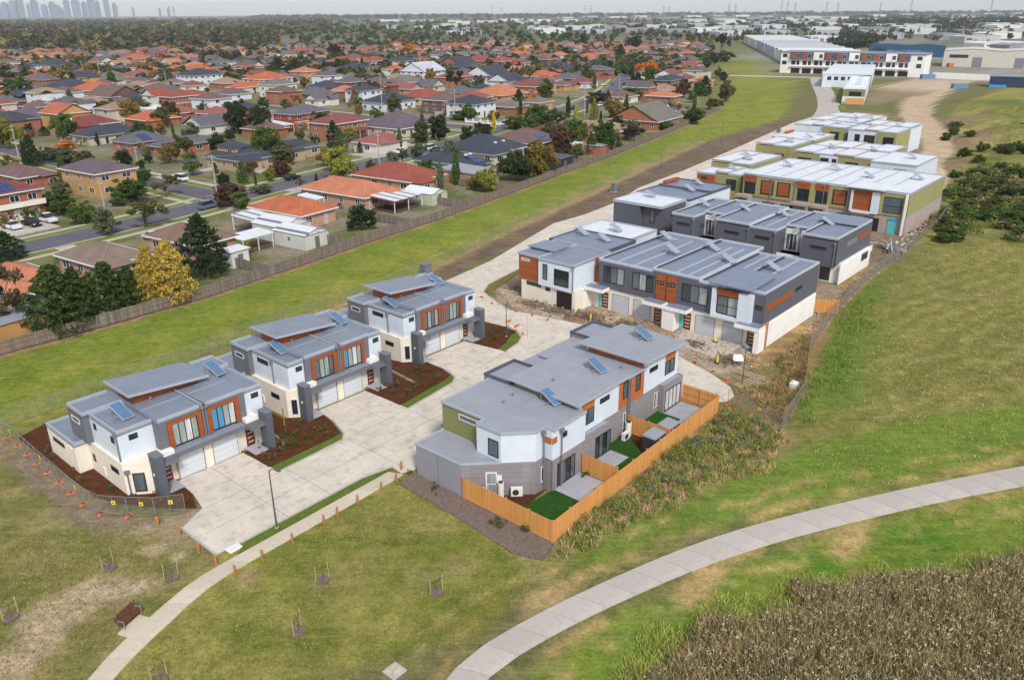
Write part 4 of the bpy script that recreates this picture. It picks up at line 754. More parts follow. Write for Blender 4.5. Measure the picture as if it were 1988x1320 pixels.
gz = np.where(gs < 430, gz, -0.05)
wx = gs * CT - gn * ST; wy = gs * ST + gn * CT
nv = gs.shape; idx = np.arange(gs.size).reshape(nv)
quads = np.stack([idx[:-1, :-1], idx[1:, :-1], idx[1:, 1:], idx[:-1, 1:]], -1).reshape(-1, 4)
t = NT('ground_cover')
at = t.n('ShaderNodeAttribute', attribute_name='tint')
f1 = t.ramp(t.noise(0.9, 8, 0.72), 0.28, 0.72, 0.6, 1.42); f2 = t.ramp(t.noise(4.2, 6, 0.8), 0.28, 0.72, 0.5, 1.55)
f3 = t.ramp(t.noise(0.13, 5, 0.6), 0.3, 0.7, 0.84, 1.16)
fk = t.math('MULTIPLY', t.math('MULTIPLY', f1, f2), f3)
g_ = t.n('ShaderNodeCombineColor'); t.l(fk, g_.inputs[0]); t.l(t.math('POWER', fk, 0.9), g_.inputs[1]); t.l(fk, g_.inputs[2])
cc_ = t.mix(1.0, at.outputs['Color'], g_.outputs[0], 'MULTIPLY')
cc_ = t.mix(t.ramp(t.noise(2.2, 6, 0.75), 0.57, 0.72, 0, 0.38), cc_, srgb(164, 148, 104))
cc_ = t.mix(t.ramp(t.noise(1.6, 6, 0.8, t.tc.outputs['Generated']), 0.6, 0.8, 0, 0.2), cc_, srgb(70, 84, 36))
mp = t.n('ShaderNodeMapping'); mp.inputs['Rotation'].default_value = (0, 0, -TH - .12); mp.inputs['Scale'].default_value = (.16, 1.5, 1); t.l(t.tc.outputs['Object'], mp.inputs[0])
cc_ = t.mix(t.ramp(t.noise(1.1, 6, .72, mp.outputs[0]), .5, .7, 0, .34), cc_, srgb(172, 158, 104)); cc_ = t.mix(t.ramp(t.noise(.7, 6, .75, mp.outputs[0]), .52, .72, 0, .32), cc_, srgb(62, 70, 30))
t.base(cc_, 0.95, 0, 0.1); t.bump(t.noise(5, 6, 0.75), 0.7, 0.12)
me = npmesh('ground', np.stack([wx, wy, gz], -1).reshape(-1, 3), quads, t.m, True)
ca = me.color_attributes.new('tint', 'FLOAT_COLOR', 'POINT')
ca.data.foreach_set('color', np.concatenate([tint, np.ones(nv + (1,))], -1).astype(np.float32).ravel())
tag(link('ground', me), kind='structure')

def esheet(name, poly, mt, z=0.03, thick=0.25, label=None, bev=0.0):
    cx = sum(p[0] for p in poly) / len(poly); cy = sum(p[1] for p in poly) / len(poly)
    o = MB().prism([(a - cx, b - cy) for a, b in poly], -thick, z).build(name, mt, None, EW(cx, cy), TH)
    tag(o, kind='structure'); return o
def arc_pts(c, r, a0, a1, k=6): return [(c[0] + r * math.cos(R(a0 + (a1 - a0) * i / k)), c[1] + r * math.sin(R(a0 + (a1 - a0) * i / k))) for i in range(k + 1)]
# ---- estate road and driveways
ROAD = [(23.3, 55.3), (23.3, 50.1), (25.3, 50.0), (37.3, 50.2), (40.4, 49.6), (40.2, 48.2), (41.2, 47.7), (50.8, 47.9), (69.3, 47.9), (69.4, 36.2), (71.0, 33.6), (72.0, 32.7), (73.5, 32.6), (75.4, 34.0), (77.2, 37.2), (79.2, 42.6), (80.3, 50), (80.2, 58), (79.2, 64.5),
        (78.4, 68.5), (79.2, 71.2), (80.4, 73.8), (82.0, 76.8), (84.6, 78.4), (93.8, 80.0), (104, 81), (118.5, 82.2), (150, 85.5), (185, 90), (228, 95.5), (262, 101.5), (292, 107), (318, 114), (319, 121.5), (293, 119.6), (217, 107.4), (187, 103), (160, 99.8), (144, 95.3), (130.5, 93.8), (120.7, 94.1),
        (94.0, 86.4), (81.2, 84.4), (73.4, 84.0), (72.4, 76.0), (73.3, 64.6), (72.9, 62.6), (71.6, 60.8), (69.9, 59.9), (67.0, 59.3), (66.2, 65.4), (58.9, 65.4), (58.2, 60.0), (57.6, 58.7), (56.6, 58.0), (49.2, 57.1), (49.0, 63.8), (42.9, 63.8), (42.4, 61.0), (41.3, 57.7), (40.6, 57.0), (33.3, 56.7), (33.0, 62.1), (26.6, 62.1), (26.4, 59.2), (25.8, 56.6)]
road = esheet('road', ROAD, M['conc'], 0.03)
# long kerb faces
def kerb(pts, name='kerb', w_=0.16, h_=0.12, parent=None):
    b = MB()
    for p, q in zip(pts, pts[1:]):
        a_, c_ = EW(*p), EW(*q); b.bar((a_[0], a_[1], h_ / 2), (c_[0], c_[1], h_ / 2), w_, h_)
    o = b.build(name, M['kerb']); tag(o, kind='structure'); return o
kerb([(23.2, 55.4), (23.2, 50.0)]); kerb([(25.3, 49.9), (37.3, 50.1), (40.4, 49.5)]); kerb([(33.3, 56.6), (40.6, 56.9), (41.4, 57.8), (42.5, 61)])
kerb([(49.3, 57.0), (56.6, 57.9), (57.7, 58.7), (58.3, 60.0), (58.6, 62)]); kerb([(67.0, 59.2), (69.9, 59.8), (71.7, 60.7), (73.0, 62.5), (73.4, 64.6)]); kerb([(78.3, 68.5), (79.3, 71.3), (80.6, 74)]); kerb([(82.1, 76.7), (84.7, 78.3), (93.8, 79.9)])
# dark saw-cut joints in the concrete, as thin recessed strips laid on it
b = MB()
for p, q in [((26, 56.4), (49, 57.0)), ((34, 50.2), (34, 56.6)), ((41, 49.2), (41, 56.9)), ((49, 48), (49, 57)), ((57.5, 48), (57.5, 58.5)), ((66, 48), (66, 59.3)), ((57, 58), (67, 59.2)), ((29.7, 50.1), (29.7, 62)), ((46, 57), (46, 63.7)), ((62.6, 58.8), (62.6, 65.3)), ((24, 53.2), (72, 53.6)), ((72, 60), (79, 66)), ((69.5, 45), (79, 45)), ((82, 80.5), (150, 90.5)), ((96, 80.2), (95, 88)), ((110, 81.5), (108, 91)), ((124, 82.8), (122, 94)), ((138, 84.3), (136, 94.5))]:
    a_, c_ = EW(*p), EW(*q); b.bar((a_[0], a_[1], 0.031), (c_[0], c_[1], 0.031), 0.05, 0.006)
tag(b.build('saw_cut', plain('joint', (150, 140, 130), 0.95)), kind='structure').parent = road
bpy.data.objects['saw_cut'].matrix_parent_inverse = Matrix.Translation(road.location).to_4x4().inverted() if False else (Matrix.Translation(road.location) @ Matrix.Rotation(TH, 4, 'Z')).inverted()
# ---- footpath in slabs
def slab_path(name, left, right, mt, z, step):
    root = bpy.data.objects.new(name, None); col.objects.link(root); tag(root, kind='structure')
    def resample(line, k):
        d_ = [0]
        for a, b_ in zip(line, line[1:]): d_.append(d_[-1] + math.dist(a, b_))
        out = []
        for i in range(k + 1):
            t_ = d_[-1] * i / k; j = max(0, min(len(line) - 2, np.searchsorted(d_, t_, 'right') - 1)); f = (t_ - d_[j]) / (d_[j + 1] - d_[j])
            out.append((line[j][0] + (line[j + 1][0] - line[j][0]) * f, line[j][1] + (line[j + 1][1] - line[j][1]) * f))
        return out
    L = sum(math.dist(a, b_) for a, b_ in zip(left, left[1:])); k = max(2, round(L / step))
    ll, rr = resample(left, k), resample(right, k)
    for i in range(k):
        q = [ll[i], ll[i + 1], rr[i + 1], rr[i]]; cx = sum(p[0] for p in q) / 4; cy = sum(p[1] for p in q) / 4
        e = 0.022 / step
        q = [(p[0] + (cx - p[0]) * e * 2, p[1] + (cy - p[1]) * e * 2) for p in q]
        o = MB().prism([(p[0] - cx, p[1] - cy) for p in q], -0.12, z + rnd.uniform(-0.004, 0.004)).build('slab', mt, root, EW(cx, cy), TH)
    return root
def smooth(line, it=2):
    for _ in range(it):
        o = [line[0]]
        for a, b_ in zip(line, line[1:]): o += [(a[0] * .75 + b_[0] * .25, a[1] * .75 + b_[1] * .25), (a[0] * .25 + b_[0] * .75, a[1] * .25 + b_[1] * .75)]
        line = o + [line[-1]]
    return line
PL = smooth([(5.6, 40.6), (11.4, 44.9), (13.9, 46.3), (16.7, 47.35), (19.5, 48.4), (21.9, 48.8), (23.9, 48.8), (36.4, 49.1), (39.6, 49.2)])
PR = smooth([(7.0, 39.6), (12.3, 43.7), (15.3, 45.1), (17.6, 45.9), (19.7, 46.8), (22.0, 47.3), (24.8, 47.4), (35.1, 47.6), (40.2, 47.8)])
slab_path('footpath', PL, PR, M['path'], 0.035, 1.8)
RL = smooth([(22.0, 27.0), (26.2, 28.3), (30.0, 28.4), (38.5, 26.4), (50.5, 22.4), (64.0, 14.9), (77.4, 6.4), (92, -4), (122, -27)])
RR = smooth([(23.0, 24.9), (26.8, 26.1), (29.6, 26.2), (37.0, 24.5), (48.6, 20.5), (62.0, 13.2), (75.0, 4.8), (89.5, -5.8), (119.5, -29)])
slab_path('shared_path', RL, RR, M['path2'], 0.035, 2.6)
esheet('bench_pad', [(14.5, 47.45), (14.85, 46.5), (16.65, 47.3), (16.3, 48.1)], M['path'], 0.03)
# fine-turf strip and verges
t = NT('verge_turf'); k_ = t.mix(t.ramp(t.noise(1.4, 6, 0.7), 0.3, 0.7, 0, 1), srgb(78, 98, 36), srgb(118, 128, 58)); k_ = t.mix(t.ramp(t.noise(14, 4, .7), 0.3, 0.7, 0, 0.5), k_, srgb(66, 84, 30)); t.base(k_, 0.95, 0, 0.1); t.bump(t.noise(20, 4), 0.6, 0.05); M['turf'] = t.m
t = NT('lawn_turf'); k_ = t.mix(t.ramp(t.noise(2, 5, 0.7), 0.3, 0.7, 0, 1), srgb(30, 72, 24), srgb(58, 98, 38)); k_ = t.mix(t.ramp(t.noise(25, 3, .7), 0.35, 0.7, 0, 0.5), k_, srgb(24, 56, 20)); t.base(k_, 0.95, 0, 0.1); t.bump(t.noise(30, 4), 0.6, 0.05); M['lawn'] = t.m
t = NT('red_mulch'); k_ = t.mix(t.ramp(t.noise(5, 7, 0.8), 0.3, 0.7, 0, 1), srgb(48, 29, 20), srgb(118, 70, 46)); k_ = t.mix(t.ramp(t.noise(1.1, 5, .7), 0.5, 0.72, 0, 0.5), k_, srgb(104, 92, 52)); t.base(k_, 0.98, 0, 0.1); t.bump(t.noise(16, 6, 0.8), 1.0, 0.1); M['mulch'] = t.m
t = NT('grey_mulch'); k_ = t.mix(t.ramp(t.noise(5, 7, 0.8), 0.3, 0.7, 0, 1), srgb(92, 76, 70), srgb(156, 138, 128)); k_ = t.mix(t.ramp(t.noise(0.8, 5, .7), 0.55, 0.72, 0, 0.7), k_, srgb(96, 104, 58)); t.base(k_, 0.98, 0, 0.1); t.bump(t.noise(14, 6, 0.8), 1.0, 0.1); M['mulch2'] = t.m
esheet('verge', [(25.6, 49.84), (37.2, 50.04), (40.2, 49.5), (39.8, 49.25), (36.4, 49.15), (24.3, 48.9)], M['turf'], 0.06)
esheet('verge', [(33.35, 56.75), (40.6, 57.0), (41.2, 57.6), (41.3, 58.1), (40.2, 58.0), (33.35, 57.9)], M['turf'], 0.06)
esheet('verge', [(49.3, 57.15), (56.6, 58.05), (57.5, 58.75), (57.9, 59.6), (56.6, 59.1), (49.2, 58.2)], M['turf'], 0.06)
esheet('verge', [(67.2, 59.4), (69.9, 60.0), (71.6, 60.9), (72.6, 62.4), (71.3, 62.2), (69.6, 61.2), (67.2, 60.5)], M['turf'], 0.06)
esheet('verge', [(82.4, 76.9), (84.7, 78.1), (89.3, 79.1), (93.6, 79.6), (92.2, 78.6), (83.4, 75.9)], plain('rough_verge', (120, 110, 62), 0.95, 0.4, 1.2, 0, .1, .25), 0.06)
esheet('garden_bed', [(33.1, 58.0), (40.2, 58.1), (41.3, 58.2), (42.3, 61.2), (42.7, 63.6), (41, 64.0), (39.4, 65), (39.4, 77), (36.2, 77), (36.2, 62.6), (33.1, 62)], M['mulch'], 0.07)
esheet('garden_bed', [(49.1, 58.3), (56.6, 59.2), (57.9, 59.7), (58.5, 61.5), (58.7, 65.2), (57, 66), (56.2, 68), (56.2, 79), (52.6, 79), (52.6, 64.5), (49.1, 63.8)], M['mulch'], 0.07)
esheet('garden_bed', [(67.0, 60.6), (69.5, 61.3), (71.3, 62.3), (72.7, 62.5), (73, 64.6), (72.5, 68), (69.3, 66), (66.3, 65.4)], M['mulch'], 0.07)
esheet('garden_bed', [(20.4, 81.3), (20.8, 65.2), (21.5, 63), (23.4, 59.6), (25.5, 57.0), (26.3, 59.2), (26.5, 62), (26, 64), (24, 66), (23.5, 80), (23.5, 82.5)], M['mulch'], 0.07)
esheet('garden_bed', [(38.9, 46.9), (40.9, 47.3), (40.9, 31.4), (38.8, 30.8), (38.0, 33), (38.6, 40)], M['mulch2'], 0.05)
esheet('footway', [(73.6, 64.6), (73.5, 68.5), (76.2, 67.8), (76.9, 66.6)], M['path'], 0.05) if False else None
# yards behind building D
esheet('patio', [(46.9, 36.1), (50.6, 36.1), (50.6, 33.2), (46.9, 33.2)], M['patio'], 0.05)
esheet('lawn', [(43.2, 36.4), (46.85, 36.1), (46.85, 32.2), (42.2, 32.2)], M['lawn'], 0.06)
esheet('garden_bed', [(41.3, 40.9), (45.3, 36.8), (46.6, 36.7), (43.15, 36.35), (42.15, 32.15), (41.2, 31.9)], M['mulch'], 0.05)
esheet('garden_bed', [(46.9, 33.15), (50.6, 33.15), (50.6, 32.1), (46.9, 32.1)], M['mulch'], 0.05)
esheet('patio', [(51.0, 36.2), (55.6, 36.2), (55.6, 34.2), (51.0, 34.2)], M['patio'], 0.05)
esheet('lawn', [(51.4, 34.15), (57.2, 34.15), (57.2, 32.3), (51.4, 32.3)], M['lawn'], 0.06)
esheet('lawn', [(55.65, 36.9), (59.4, 36.9), (57.25, 34.2), (55.65, 34.2)], M['lawn'], 0.06)
esheet('garden_bed', [(57.3, 34.1), (59.5, 36.9), (59.6, 32.3), (57.3, 32.3)], M['mulch'], 0.05)
esheet('lawn', [(60.0, 37.0), (65.2, 37.0), (65.2, 34.4), (60.0, 34.4)], M['lawn'], 0.06)
esheet('patio', [(65.3, 36.3), (68.8, 36.3), (68.8, 32.5), (61.8, 32.5), (61.8, 34.3), (65.3, 34.3)], M['patio'], 0.05)
esheet('driveway', [(81.5, 38.4), (87.2, 38.4), (87.2, 46), (82.5, 46)], M['rubble'], 0.02)
# ---------------------------------------------------------------- building parts
def window(root, x, y, dx, dy, w_, z0, z1, n=2, fm=None, pm=None, fw=0.06, bar=False, proud=0.05, name='window'):
    """opening seen from outside: (x, y) its left end, (dx, dy) towards its right end; frame proud of the wall, panes set back in it"""
    fm = fm or M['frame']; nx, ny = dy, -dx
    P = lambda u, v, z: (x + dx * u + nx * v, y + dy * u + ny * v, z)
    def slab(b, u0, u1, v0, v1, za, zb):
        b.hexa([P(u0, v1, za), P(u1, v1, za), P(u1, v0, za), P(u0, v0, za), P(u0, v1, zb), P(u1, v1, zb), P(u1, v0, zb), P(u0, v0, zb)])
    b = MB()
    slab(b, 0, w_, 0.0, proud, z0, z0 + fw); slab(b, 0, w_, 0.0, proud, z1 - fw, z1)
    slab(b, 0, fw, 0.0, proud - .002, z0 + fw, z1 - fw); slab(b, w_ - fw, w_, 0.0, proud - .002, z0 + fw, z1 - fw)
    for k in range(1, n): slab(b, w_ * k / n - fw / 2, w_ * k / n + fw / 2, 0.0, proud - .004, z0 + fw, z1 - fw)
    if bar: slab(b, fw, w_ - fw, 0.0, proud - .006, z0 + (z1 - z0) * .45, z0 + (z1 - z0) * .45 + 0.05)
    o = b.build(name, fm, root)
    pms = pm if isinstance(pm, (list, tuple)) else [pm or M['gdark']]
    for k in range(n):
        c = MB(); slab(c, w_ * k / n + fw / 2 - .01, w_ * (k + 1) / n - fw / 2 + .01, 0.0, 0.012, z0 + fw - .01, z1 - fw + .01)
        c.build('pane', pms[k % len(pms)], o)
    return o
def slatdoor(root, x, y, dx, dy, w_=0.95, z0=0.05, h=2.15, mt=None):
    nx, ny = dy, -dx; P = lambda u, v, z: (x + dx * u + nx * v, y + dy * u + ny * v, z)
    def slab(b, u0, u1, v0, v1, za, zb): b.hexa([P(u0, v1, za), P(u1, v1, za), P(u1, v0, za), P(u0, v0, za), P(u0, v1, zb), P(u1, v1, zb), P(u1, v0, zb), P(u0, v0, zb)])
    b = MB(); slab(b, 0, w_, 0, 0.05, z0, z0 + h); o = b.build('door', mt or M['door'], root)
    for k in range(4):
        c = MB(); slab(c, w_ * .2, w_ * .85, 0.05, 0.062, z0 + 0.35 + k * 0.45, z0 + 0.47 + k * 0.45); c.build('door_light', M['doorglass'], o)
    c = MB(); slab(c, w_ * .9, w_ * .94, 0.05, 0.11, z0 + .8, z0 + 1.4); c.build('handle', M['steel'], o)
    return o
def garage_door(root, x, y, dx, dy, w_, h=2.25, z0=0.03, mt=None):
    nx, ny = dy, -dx; P = lambda u, v, z: (x + dx * u + nx * v, y + dy * u + ny * v, z)
    o = None
    b = MB()
    for a0, a1, za, zb in ((-0.06, 0, z0, z0 + h), (w_, w_ + 0.06, z0, z0 + h), (-0.06, w_ + 0.06, z0 + h, z0 + h + 0.06)):
        b.hexa([P(a0, .05, za), P(a1, .05, za), P(a1, 0, za), P(a0, 0, za), P(a0, .05, zb), P(a1, .05, zb), P(a1, 0, zb), P(a0, 0, zb)])
    o = b.build('garage_door', M['pipe'], root)
    for k in range(4):
        c = MB(); za, zb = z0 + h * k / 4 + .008, z0 + h * (k + 1) / 4 - .008
        c.hexa([P(0, .03, za), P(w_, .03, za), P(w_, 0, za), P(0, 0, za), P(0, .03, zb), P(w_, .03, zb), P(w_, 0, zb), P(0, 0, zb)]); c.build('door_panel', mt or M['garage'], o)
    return o
def parapet_roof(root, x0, x1, y0, y1, z, rm, cm, drop=0.22, cw=0.11, name='roof', slope=0.0, sides='abcd'):
    """sheet below a capped upstand; slope lowers it towards +x"""
    b = MB(); b.hexa([(x0, y0, z - drop - .25), (x1, y0, z - drop - .25), (x1, y1, z - drop - .25), (x0, y1, z - drop - .25), (x0, y0, z - drop + slope), (x1, y0, z - drop - slope), (x1, y1, z - drop - slope), (x0, y1, z - drop + slope)])
    o = b.build(name, rm, root)
    c = MB()
    if 'a' in sides: c.box(x0 - .02, x1 + .02, y0 - .02, y0 + cw, z - .3, z)
    if 'b' in sides: c.box(x0 - .02, x1 + .02, y1 - cw, y1 + .02, z - .3, z + .002)
    if 'c' in sides: c.box(x0 - .022, x0 + cw, y0 + cw, y1 - cw, z - .3, z - .002)
    if 'd' in sides: c.box(x1 - cw, x1 + .022, y0 + cw, y1 - cw, z - .3, z - .004)
    c.build('capping', cm, o); return o
def collector(root, x, y, z, rz=0.0, tilt=24, mt=None, w_=1.05, l_=2.1):
    """tilted solar hot-water collector on a frame, low edge towards local -y turned by rz"""
    t_ = R(tilt); c, s = math.cos(rz), math.sin(rz)
    def T(u, v, h): 
        yy = v * math.cos(t_) - h * math.sin(t_); zz = v * math.sin(t_) + h * math.cos(t_)
        return (x + u * c - yy * s, y + u * s + yy * c, z + .12 + zz)
    def tb(b, u0, u1, v0, v1, h0, h1): b.hexa([T(u0, v0, h0), T(u1, v0, h0), T(u1, v1, h0), T(u0, v1, h0), T(u0, v0, h1), T(u1, v0, h1), T(u1, v1, h1), T(u0, v1, h1)])
    b = MB(); tb(b, 0, w_, 0, l_, 0, 0.09); o = b.build('solar_collector', M['cap'], root)
    b = MB(); tb(b, .05, w_ - .05, .05, l_ - .05, .085, .1); b.build('glazing', mt or M['solar'], o)
    b = MB()
    for u in (0.1, w_ - .1):
        a0, a1 = T(u, l_ * .95, 0), T(u, .1, 0); b.bar(a0, (a0[0], a0[1], z - .1), .05); b.bar((a1[0], a1[1], z), (a0[0], a0[1], z), .05)
    b.bar(T(-.5, l_ * .3, -.05), T(0, l_ * .3, -.05), .06)
    b.build('mount', M['steel'], o)
def downpipe(root, x, y, z0, z1, head=True):
    o = MB().box(x - .05, x + .05, y - .05, y + .05, z0, z1).build('downpipe', M['pipe'], root)
    if head: MB().box(x - .2, x + .2, y - .14, y + .14, z1 - .02, z1 + .3).build('rain_head', M['pipe'], o)
def vent(root, x, y, z): 
    MB().cyl((x, y, z), (x, y, z + .35), .07).cyl((x, y, z + .35), (x, y, z + .45), .13).build('roof_vent', M['steel'], root)
def aircon(x, y, rz, label, z=0.05, w_=0.9):
    a = thing('air_conditioner', label, 'air conditioner', (x, y, z), rz)
    MB().box(-w_ / 2, w_ / 2, -.18, .18, .08, .85).build('casing', M['plastic'], a)
    MB().cyl((-.1, -.18, .47), (-.1, -.2, .47), .28, seg=14).build('fan_grille', M['plasticdark'], a)
    for u in (-w_ / 2 + .1, w_ / 2 - .1): bx(a, 'foot', M['plasticdark'], u - .05, u + .05, -.16, .16, 0, .08)
    return a

# ---------------------------------------------------------------- the three duplexes
def duplex(label, s0, n0, wide_left, films, extra_wing):
    r = ething('duplex_house', label, 'house', s0, n0, 'grey and white duplex houses along the new road')
    xl = -4.0 if wide_left else -2.85            # outer side of the left white box
    yl = 1.25 if wide_left else 0.35
    # ground floor
    if wide_left:
        gp = [(-2.4, -0.75), (-4.25, 0.9), (-4.25, 9.5), (9.15, 9.5), (9.15, 0.55), (7.9, 0.55), (6.0, 0.25), (6.0, 0.0), (0, 0), (0, 0.3), (-1.9, 0.3)]
    else:
        gp = [(-2.3, -0.35), (-3.25, 0.55), (-3.25, 9.5), (9.15, 9.5), (9.15, 0.55), (7.9, 0.55), (6.0, 0.25), (6.0, 0.0), (0, 0), (0, 0.3), (-1.9, 0.3)]
    MB().prism(gp, -0.2, 3.05).build('lower_wall', M['cream'], r)
    xb = gp[1][0]
    # upper boxes
    b = MB().prism([(xl, yl), (-1.0, yl), (-1.0, 6.6), (xl, 6.6)], 2.85, 5.6); b.build('white_upper_wall', M['white'], r)
    b = MB().box(7.15, 9.1, 0.35, 6.6, 2.9, 5.6); b.build('white_upper_wall', M['white'], r)
    bx(r, 'upper_frame', M['grey'], -1.0, 7.15, 0.0, 6.2, 3.2, 5.8)
    bx(r, 'rear_wall', M['grey'], xl - .55, -1.0, 6.6, 9.7, 3.05, 5.74); bx(r, 'rear_wall', M['grey'], 7.15, 9.5, 6.6, 9.7, 3.05, 5.74); bx(r, 'rear_wall', M['grey'], -1.0, 7.15, 6.2, 9.72, 3.05, 5.48)
    # fascia band under the white boxes
    bx(r, 'band', M['capdark'], xl - .06, -1.0, yl - .06, 6.55, 2.72, 2.86); bx(r, 'band', M['capdark'], 7.15, 9.16, 0.29, 6.55, 2.76, 2.9)
    # roofs
    parapet_roof(r, xl, -1.0, yl, 6.6, 5.98, M['roofA'], M['cap'], 0.3, 0.1, sides='acb'); parapet_roof(r, 7.15, 9.1, 0.35, 6.6, 5.98, M['roofA'], M['cap'], 0.3, 0.1, sides='adb')
    parapet_roof(r, xl - .55, -1.0, 6.6, 9.7, 6.1, M['roofA'], M['cap'], 0.26, 0.1, sides='bca'); parapet_roof(r, 7.15, 9.5, 6.6, 9.7, 6.1, M['roofA'], M['cap'], 0.26, 0.1, sides='bda')
    for xa, xc in ((-1.0, 2.78), (3.32, 7.15)):
        b = MB(); b.hexa([(xa, 0.02, 5.8), (xc, 0.02, 5.8), (xc, 9.7, 5.5), (xa, 9.7, 5.5), (xa, 0.02, 6.2), (xc, 0.02, 6.2), (xc, 9.7, 5.9), (xa, 9.7, 5.9)]); q = b.build('roof', M['roofA'], r)
        MB().box(xa - .01, xc + .01, -.04, .1, 5.96, 6.26).build('capping', M['cap'], q)
        MB().bar((xa, 3.1, 6.12), (xc, 3.1, 6.12), .05, .04).build('flashing', M['cap'], q)
    bx(r, 'box_gutter', M['gutter'], 2.78, 3.32, 0.02, 9.6, 5.5, 5.74); bx(r, 'party_wall_cap', M['cap'], 2.98, 3.1, 0.02, 9.65, 5.5, 6.22)
    # clerestory with floating skillion roof
    MB().prism([(-0.6, 4.9), (5.4, 4.9), (5.4, 8.2), (-0.6, 8.2)], 5.8, lambda x, y: 7.18 - (x + .6) * .085).build('clerestory_wall', M['timber'], r)
    b = MB().prism([(-1.35, 4.1), (6.1, 4.1), (6.1, 8.8), (-1.35, 8.8)], lambda x, y: 7.22 - (x + 1.35) * .085, lambda x, y: 7.38 - (x + 1.35) * .085); q = b.build('skillion_roof', M['roofA'], r)
    zf = lambda x: 7.30 - (x + 1.35) * .085
    b = MB(); b.bar((-1.37, 4.06, zf(-1.37)), (6.12, 4.06, zf(6.12)), .08, .24); b.bar((-1.39, 4.02, zf(-1.39)), (-1.39, 8.84, zf(-1.39)), .08, .24); b.build('fascia', M['cap'], q)
    # canopy over the garages and entries
    b = MB().prism([(-1.7, -1.55), (-1.7, 0.28), (-0.02, 0.28), (0, -.02), (6.0, -.02), (6.02, 0.23), (8.0, 0.5), (8.0, -1.55), (6.5, -1.55), (6.5, -.85), (-.4, -.85), (-.4, -1.55)], 2.62, 3.0); q = b.build('canopy', M['grey'], r)
    b = MB().prism([(-.3, -.75), (-.3, -.03), (6.4, -.03), (6.4, -.75)], 3.0, lambda x, y: 3.03 + (y + .75) * .12); b.build('canopy_roof', M['roofA'], q)
    for xa in (-1.62, 6.62): bx(q, 'cream_upstand', M['whitewall'], xa, xa + 1.3, -.62, -.02 if xa < 0 else .3, 3.0, 3.42)
    # columns
    for xa in (-2.55, 8.0): bx(r, 'column', M['darkgrey'], xa, xa + .72, -1.72, -.55, 0, 3.85); 
    for xa in (-2.6, 7.95): bx(r, 'column_cap', M['midgrey'], xa, xa + .82, -1.77, -.5, 3.85, 3.93)
    for xa in (-2.3, 6.6): bx(r, 'porch', M['patio'], xa, xa + 1.9, -1.6, .3, -.1, .12)
    # garage doors, front doors
    garage_door(r, 0.05, 0.0, 1, 0, 2.4); garage_door(r, 3.4, 0.0, 1, 0, 2.4)
    slatdoor(r, -1.45, .3, 1, 0, 1.0); slatdoor(r, 6.95, .42, 1, .14, 0.95)
    bx(r, 'cream_pier', M['cream'], 2.52, 3.28, -.14, -.005, 0, 2.62)
    # timber reveals and windows
    for xa, fl in ((-.35, films[0]), (3.3, films[1])):
        b = MB(); b.box(xa, xa + 3.15, -.16, -.005, 5.45, 5.72); b.box(xa, xa + .42, -.158, -.005, 3.25, 5.45); b.box(xa + 2.73, xa + 3.15, -.158, -.005, 3.25, 5.45); b.build('timber_reveal', M['timber'], r)
        window(r, xa + .42, -.003, 1, 0, 2.31, 3.28, 5.44, 4, None, [M['g' + k] for k in fl], .06, proud=.06)
    for k in (2.92, 3.18): downpipe(r, k, -.22, 3.05, 5.9)
    window(r, xl + .9, yl, 1, 0, .75, 4.75, 5.25, 2, None, M['gdark'], .05); window(r, 8.0, .35, 1, 0, .75, 4.75, 5.25, 2, None, M['gdark'], .05)
    # side windows (face towards the park)
    if wide_left: window(r, xl, 5.9, 0, -1, .5, 4.6, 5.2, 1); window(r, xl, 2.6, 0, -1, .6, 4.5, 5.1, 1); downpipe(r, xl - .08, yl + .15, 2.9, 5.5)
    else: window(r, xl, 5.7, 0, -1, 1.9, 4.75, 5.25, 2); downpipe(r, xl - .08, 3.0, 0.1, 5.3)
    window(r, xl - .55, 9.0, 0, -1, 1.6, 4.7, 5.2, 1, M['wframe'])
    window(r, xb, 6.9, 0, -1, .5, 1.2, 1.9, 1, M['plasticdark']); window(r, xb, 3.2, 0, -1, 1.4, 1.7, 2.2, 2, M['frame'])
    # splayed corner with its window
    (ax, ay), (cx_, cy_) = gp[1], gp[0]; L_ = math.dist((ax, ay), (cx_, cy_)); d_ = ((cx_ - ax) / L_, (cy_ - ay) / L_)
    window(r, ax + d_[0] * L_ * .28, ay + d_[1] * L_ * .28, d_[0], d_[1], min(1.0, L_ * .55), .35, 2.15, 1, M['wframe'] if not wide_left else M['frame'], M['gmid'] if wide_left else M['gdark'], .08)
    if wide_left: downpipe(r, ax + d_[0] * .35 - .08, ay + d_[1] * .35 - .08, .1, 2.2)
    # rear wings with low parapet roofs
    for sgn, xa, xc in ((-1, xb - 1.15, xb + 2.6), (1, 6.5, 10.3)):
        bx(r, 'rear_wing', M['cream'], xa, xc, 7.6 if sgn < 0 else 9.5, 13.6, -.2, 2.82); parapet_roof(r, xa, xc, 7.6 if sgn < 0 else 9.72, 13.6, 3.12, M['roofA'], M['cap'], .24, .14)
    window(r, xb - 1.15, 12.4, 0, -1, 2.4, 1.75, 2.15, 2); 
    bx(r, 'courtyard_wall', M['cream'], xb + 2.7, 6.4, 13.2, 13.4, 0, 1.8)
    for k in range(3): bx(r, 'vent_box', M['plastic'], xb - 0.12, xb - .01, 8.9 - k * .35, 9.1 - k * .35, 2.62, 2.82) if not wide_left else bx(r, 'vent_box', M['plastic'], xb - 1.27, xb - 1.16, 8.1 + k * .35, 8.3 + k * .35, 2.3, 2.5)
    collector(r, -2.6 if wide_left else -1.7, 3.0, 5.68, R(8), 26); collector(r, 7.2, 4.6, 5.9, R(8), 26)
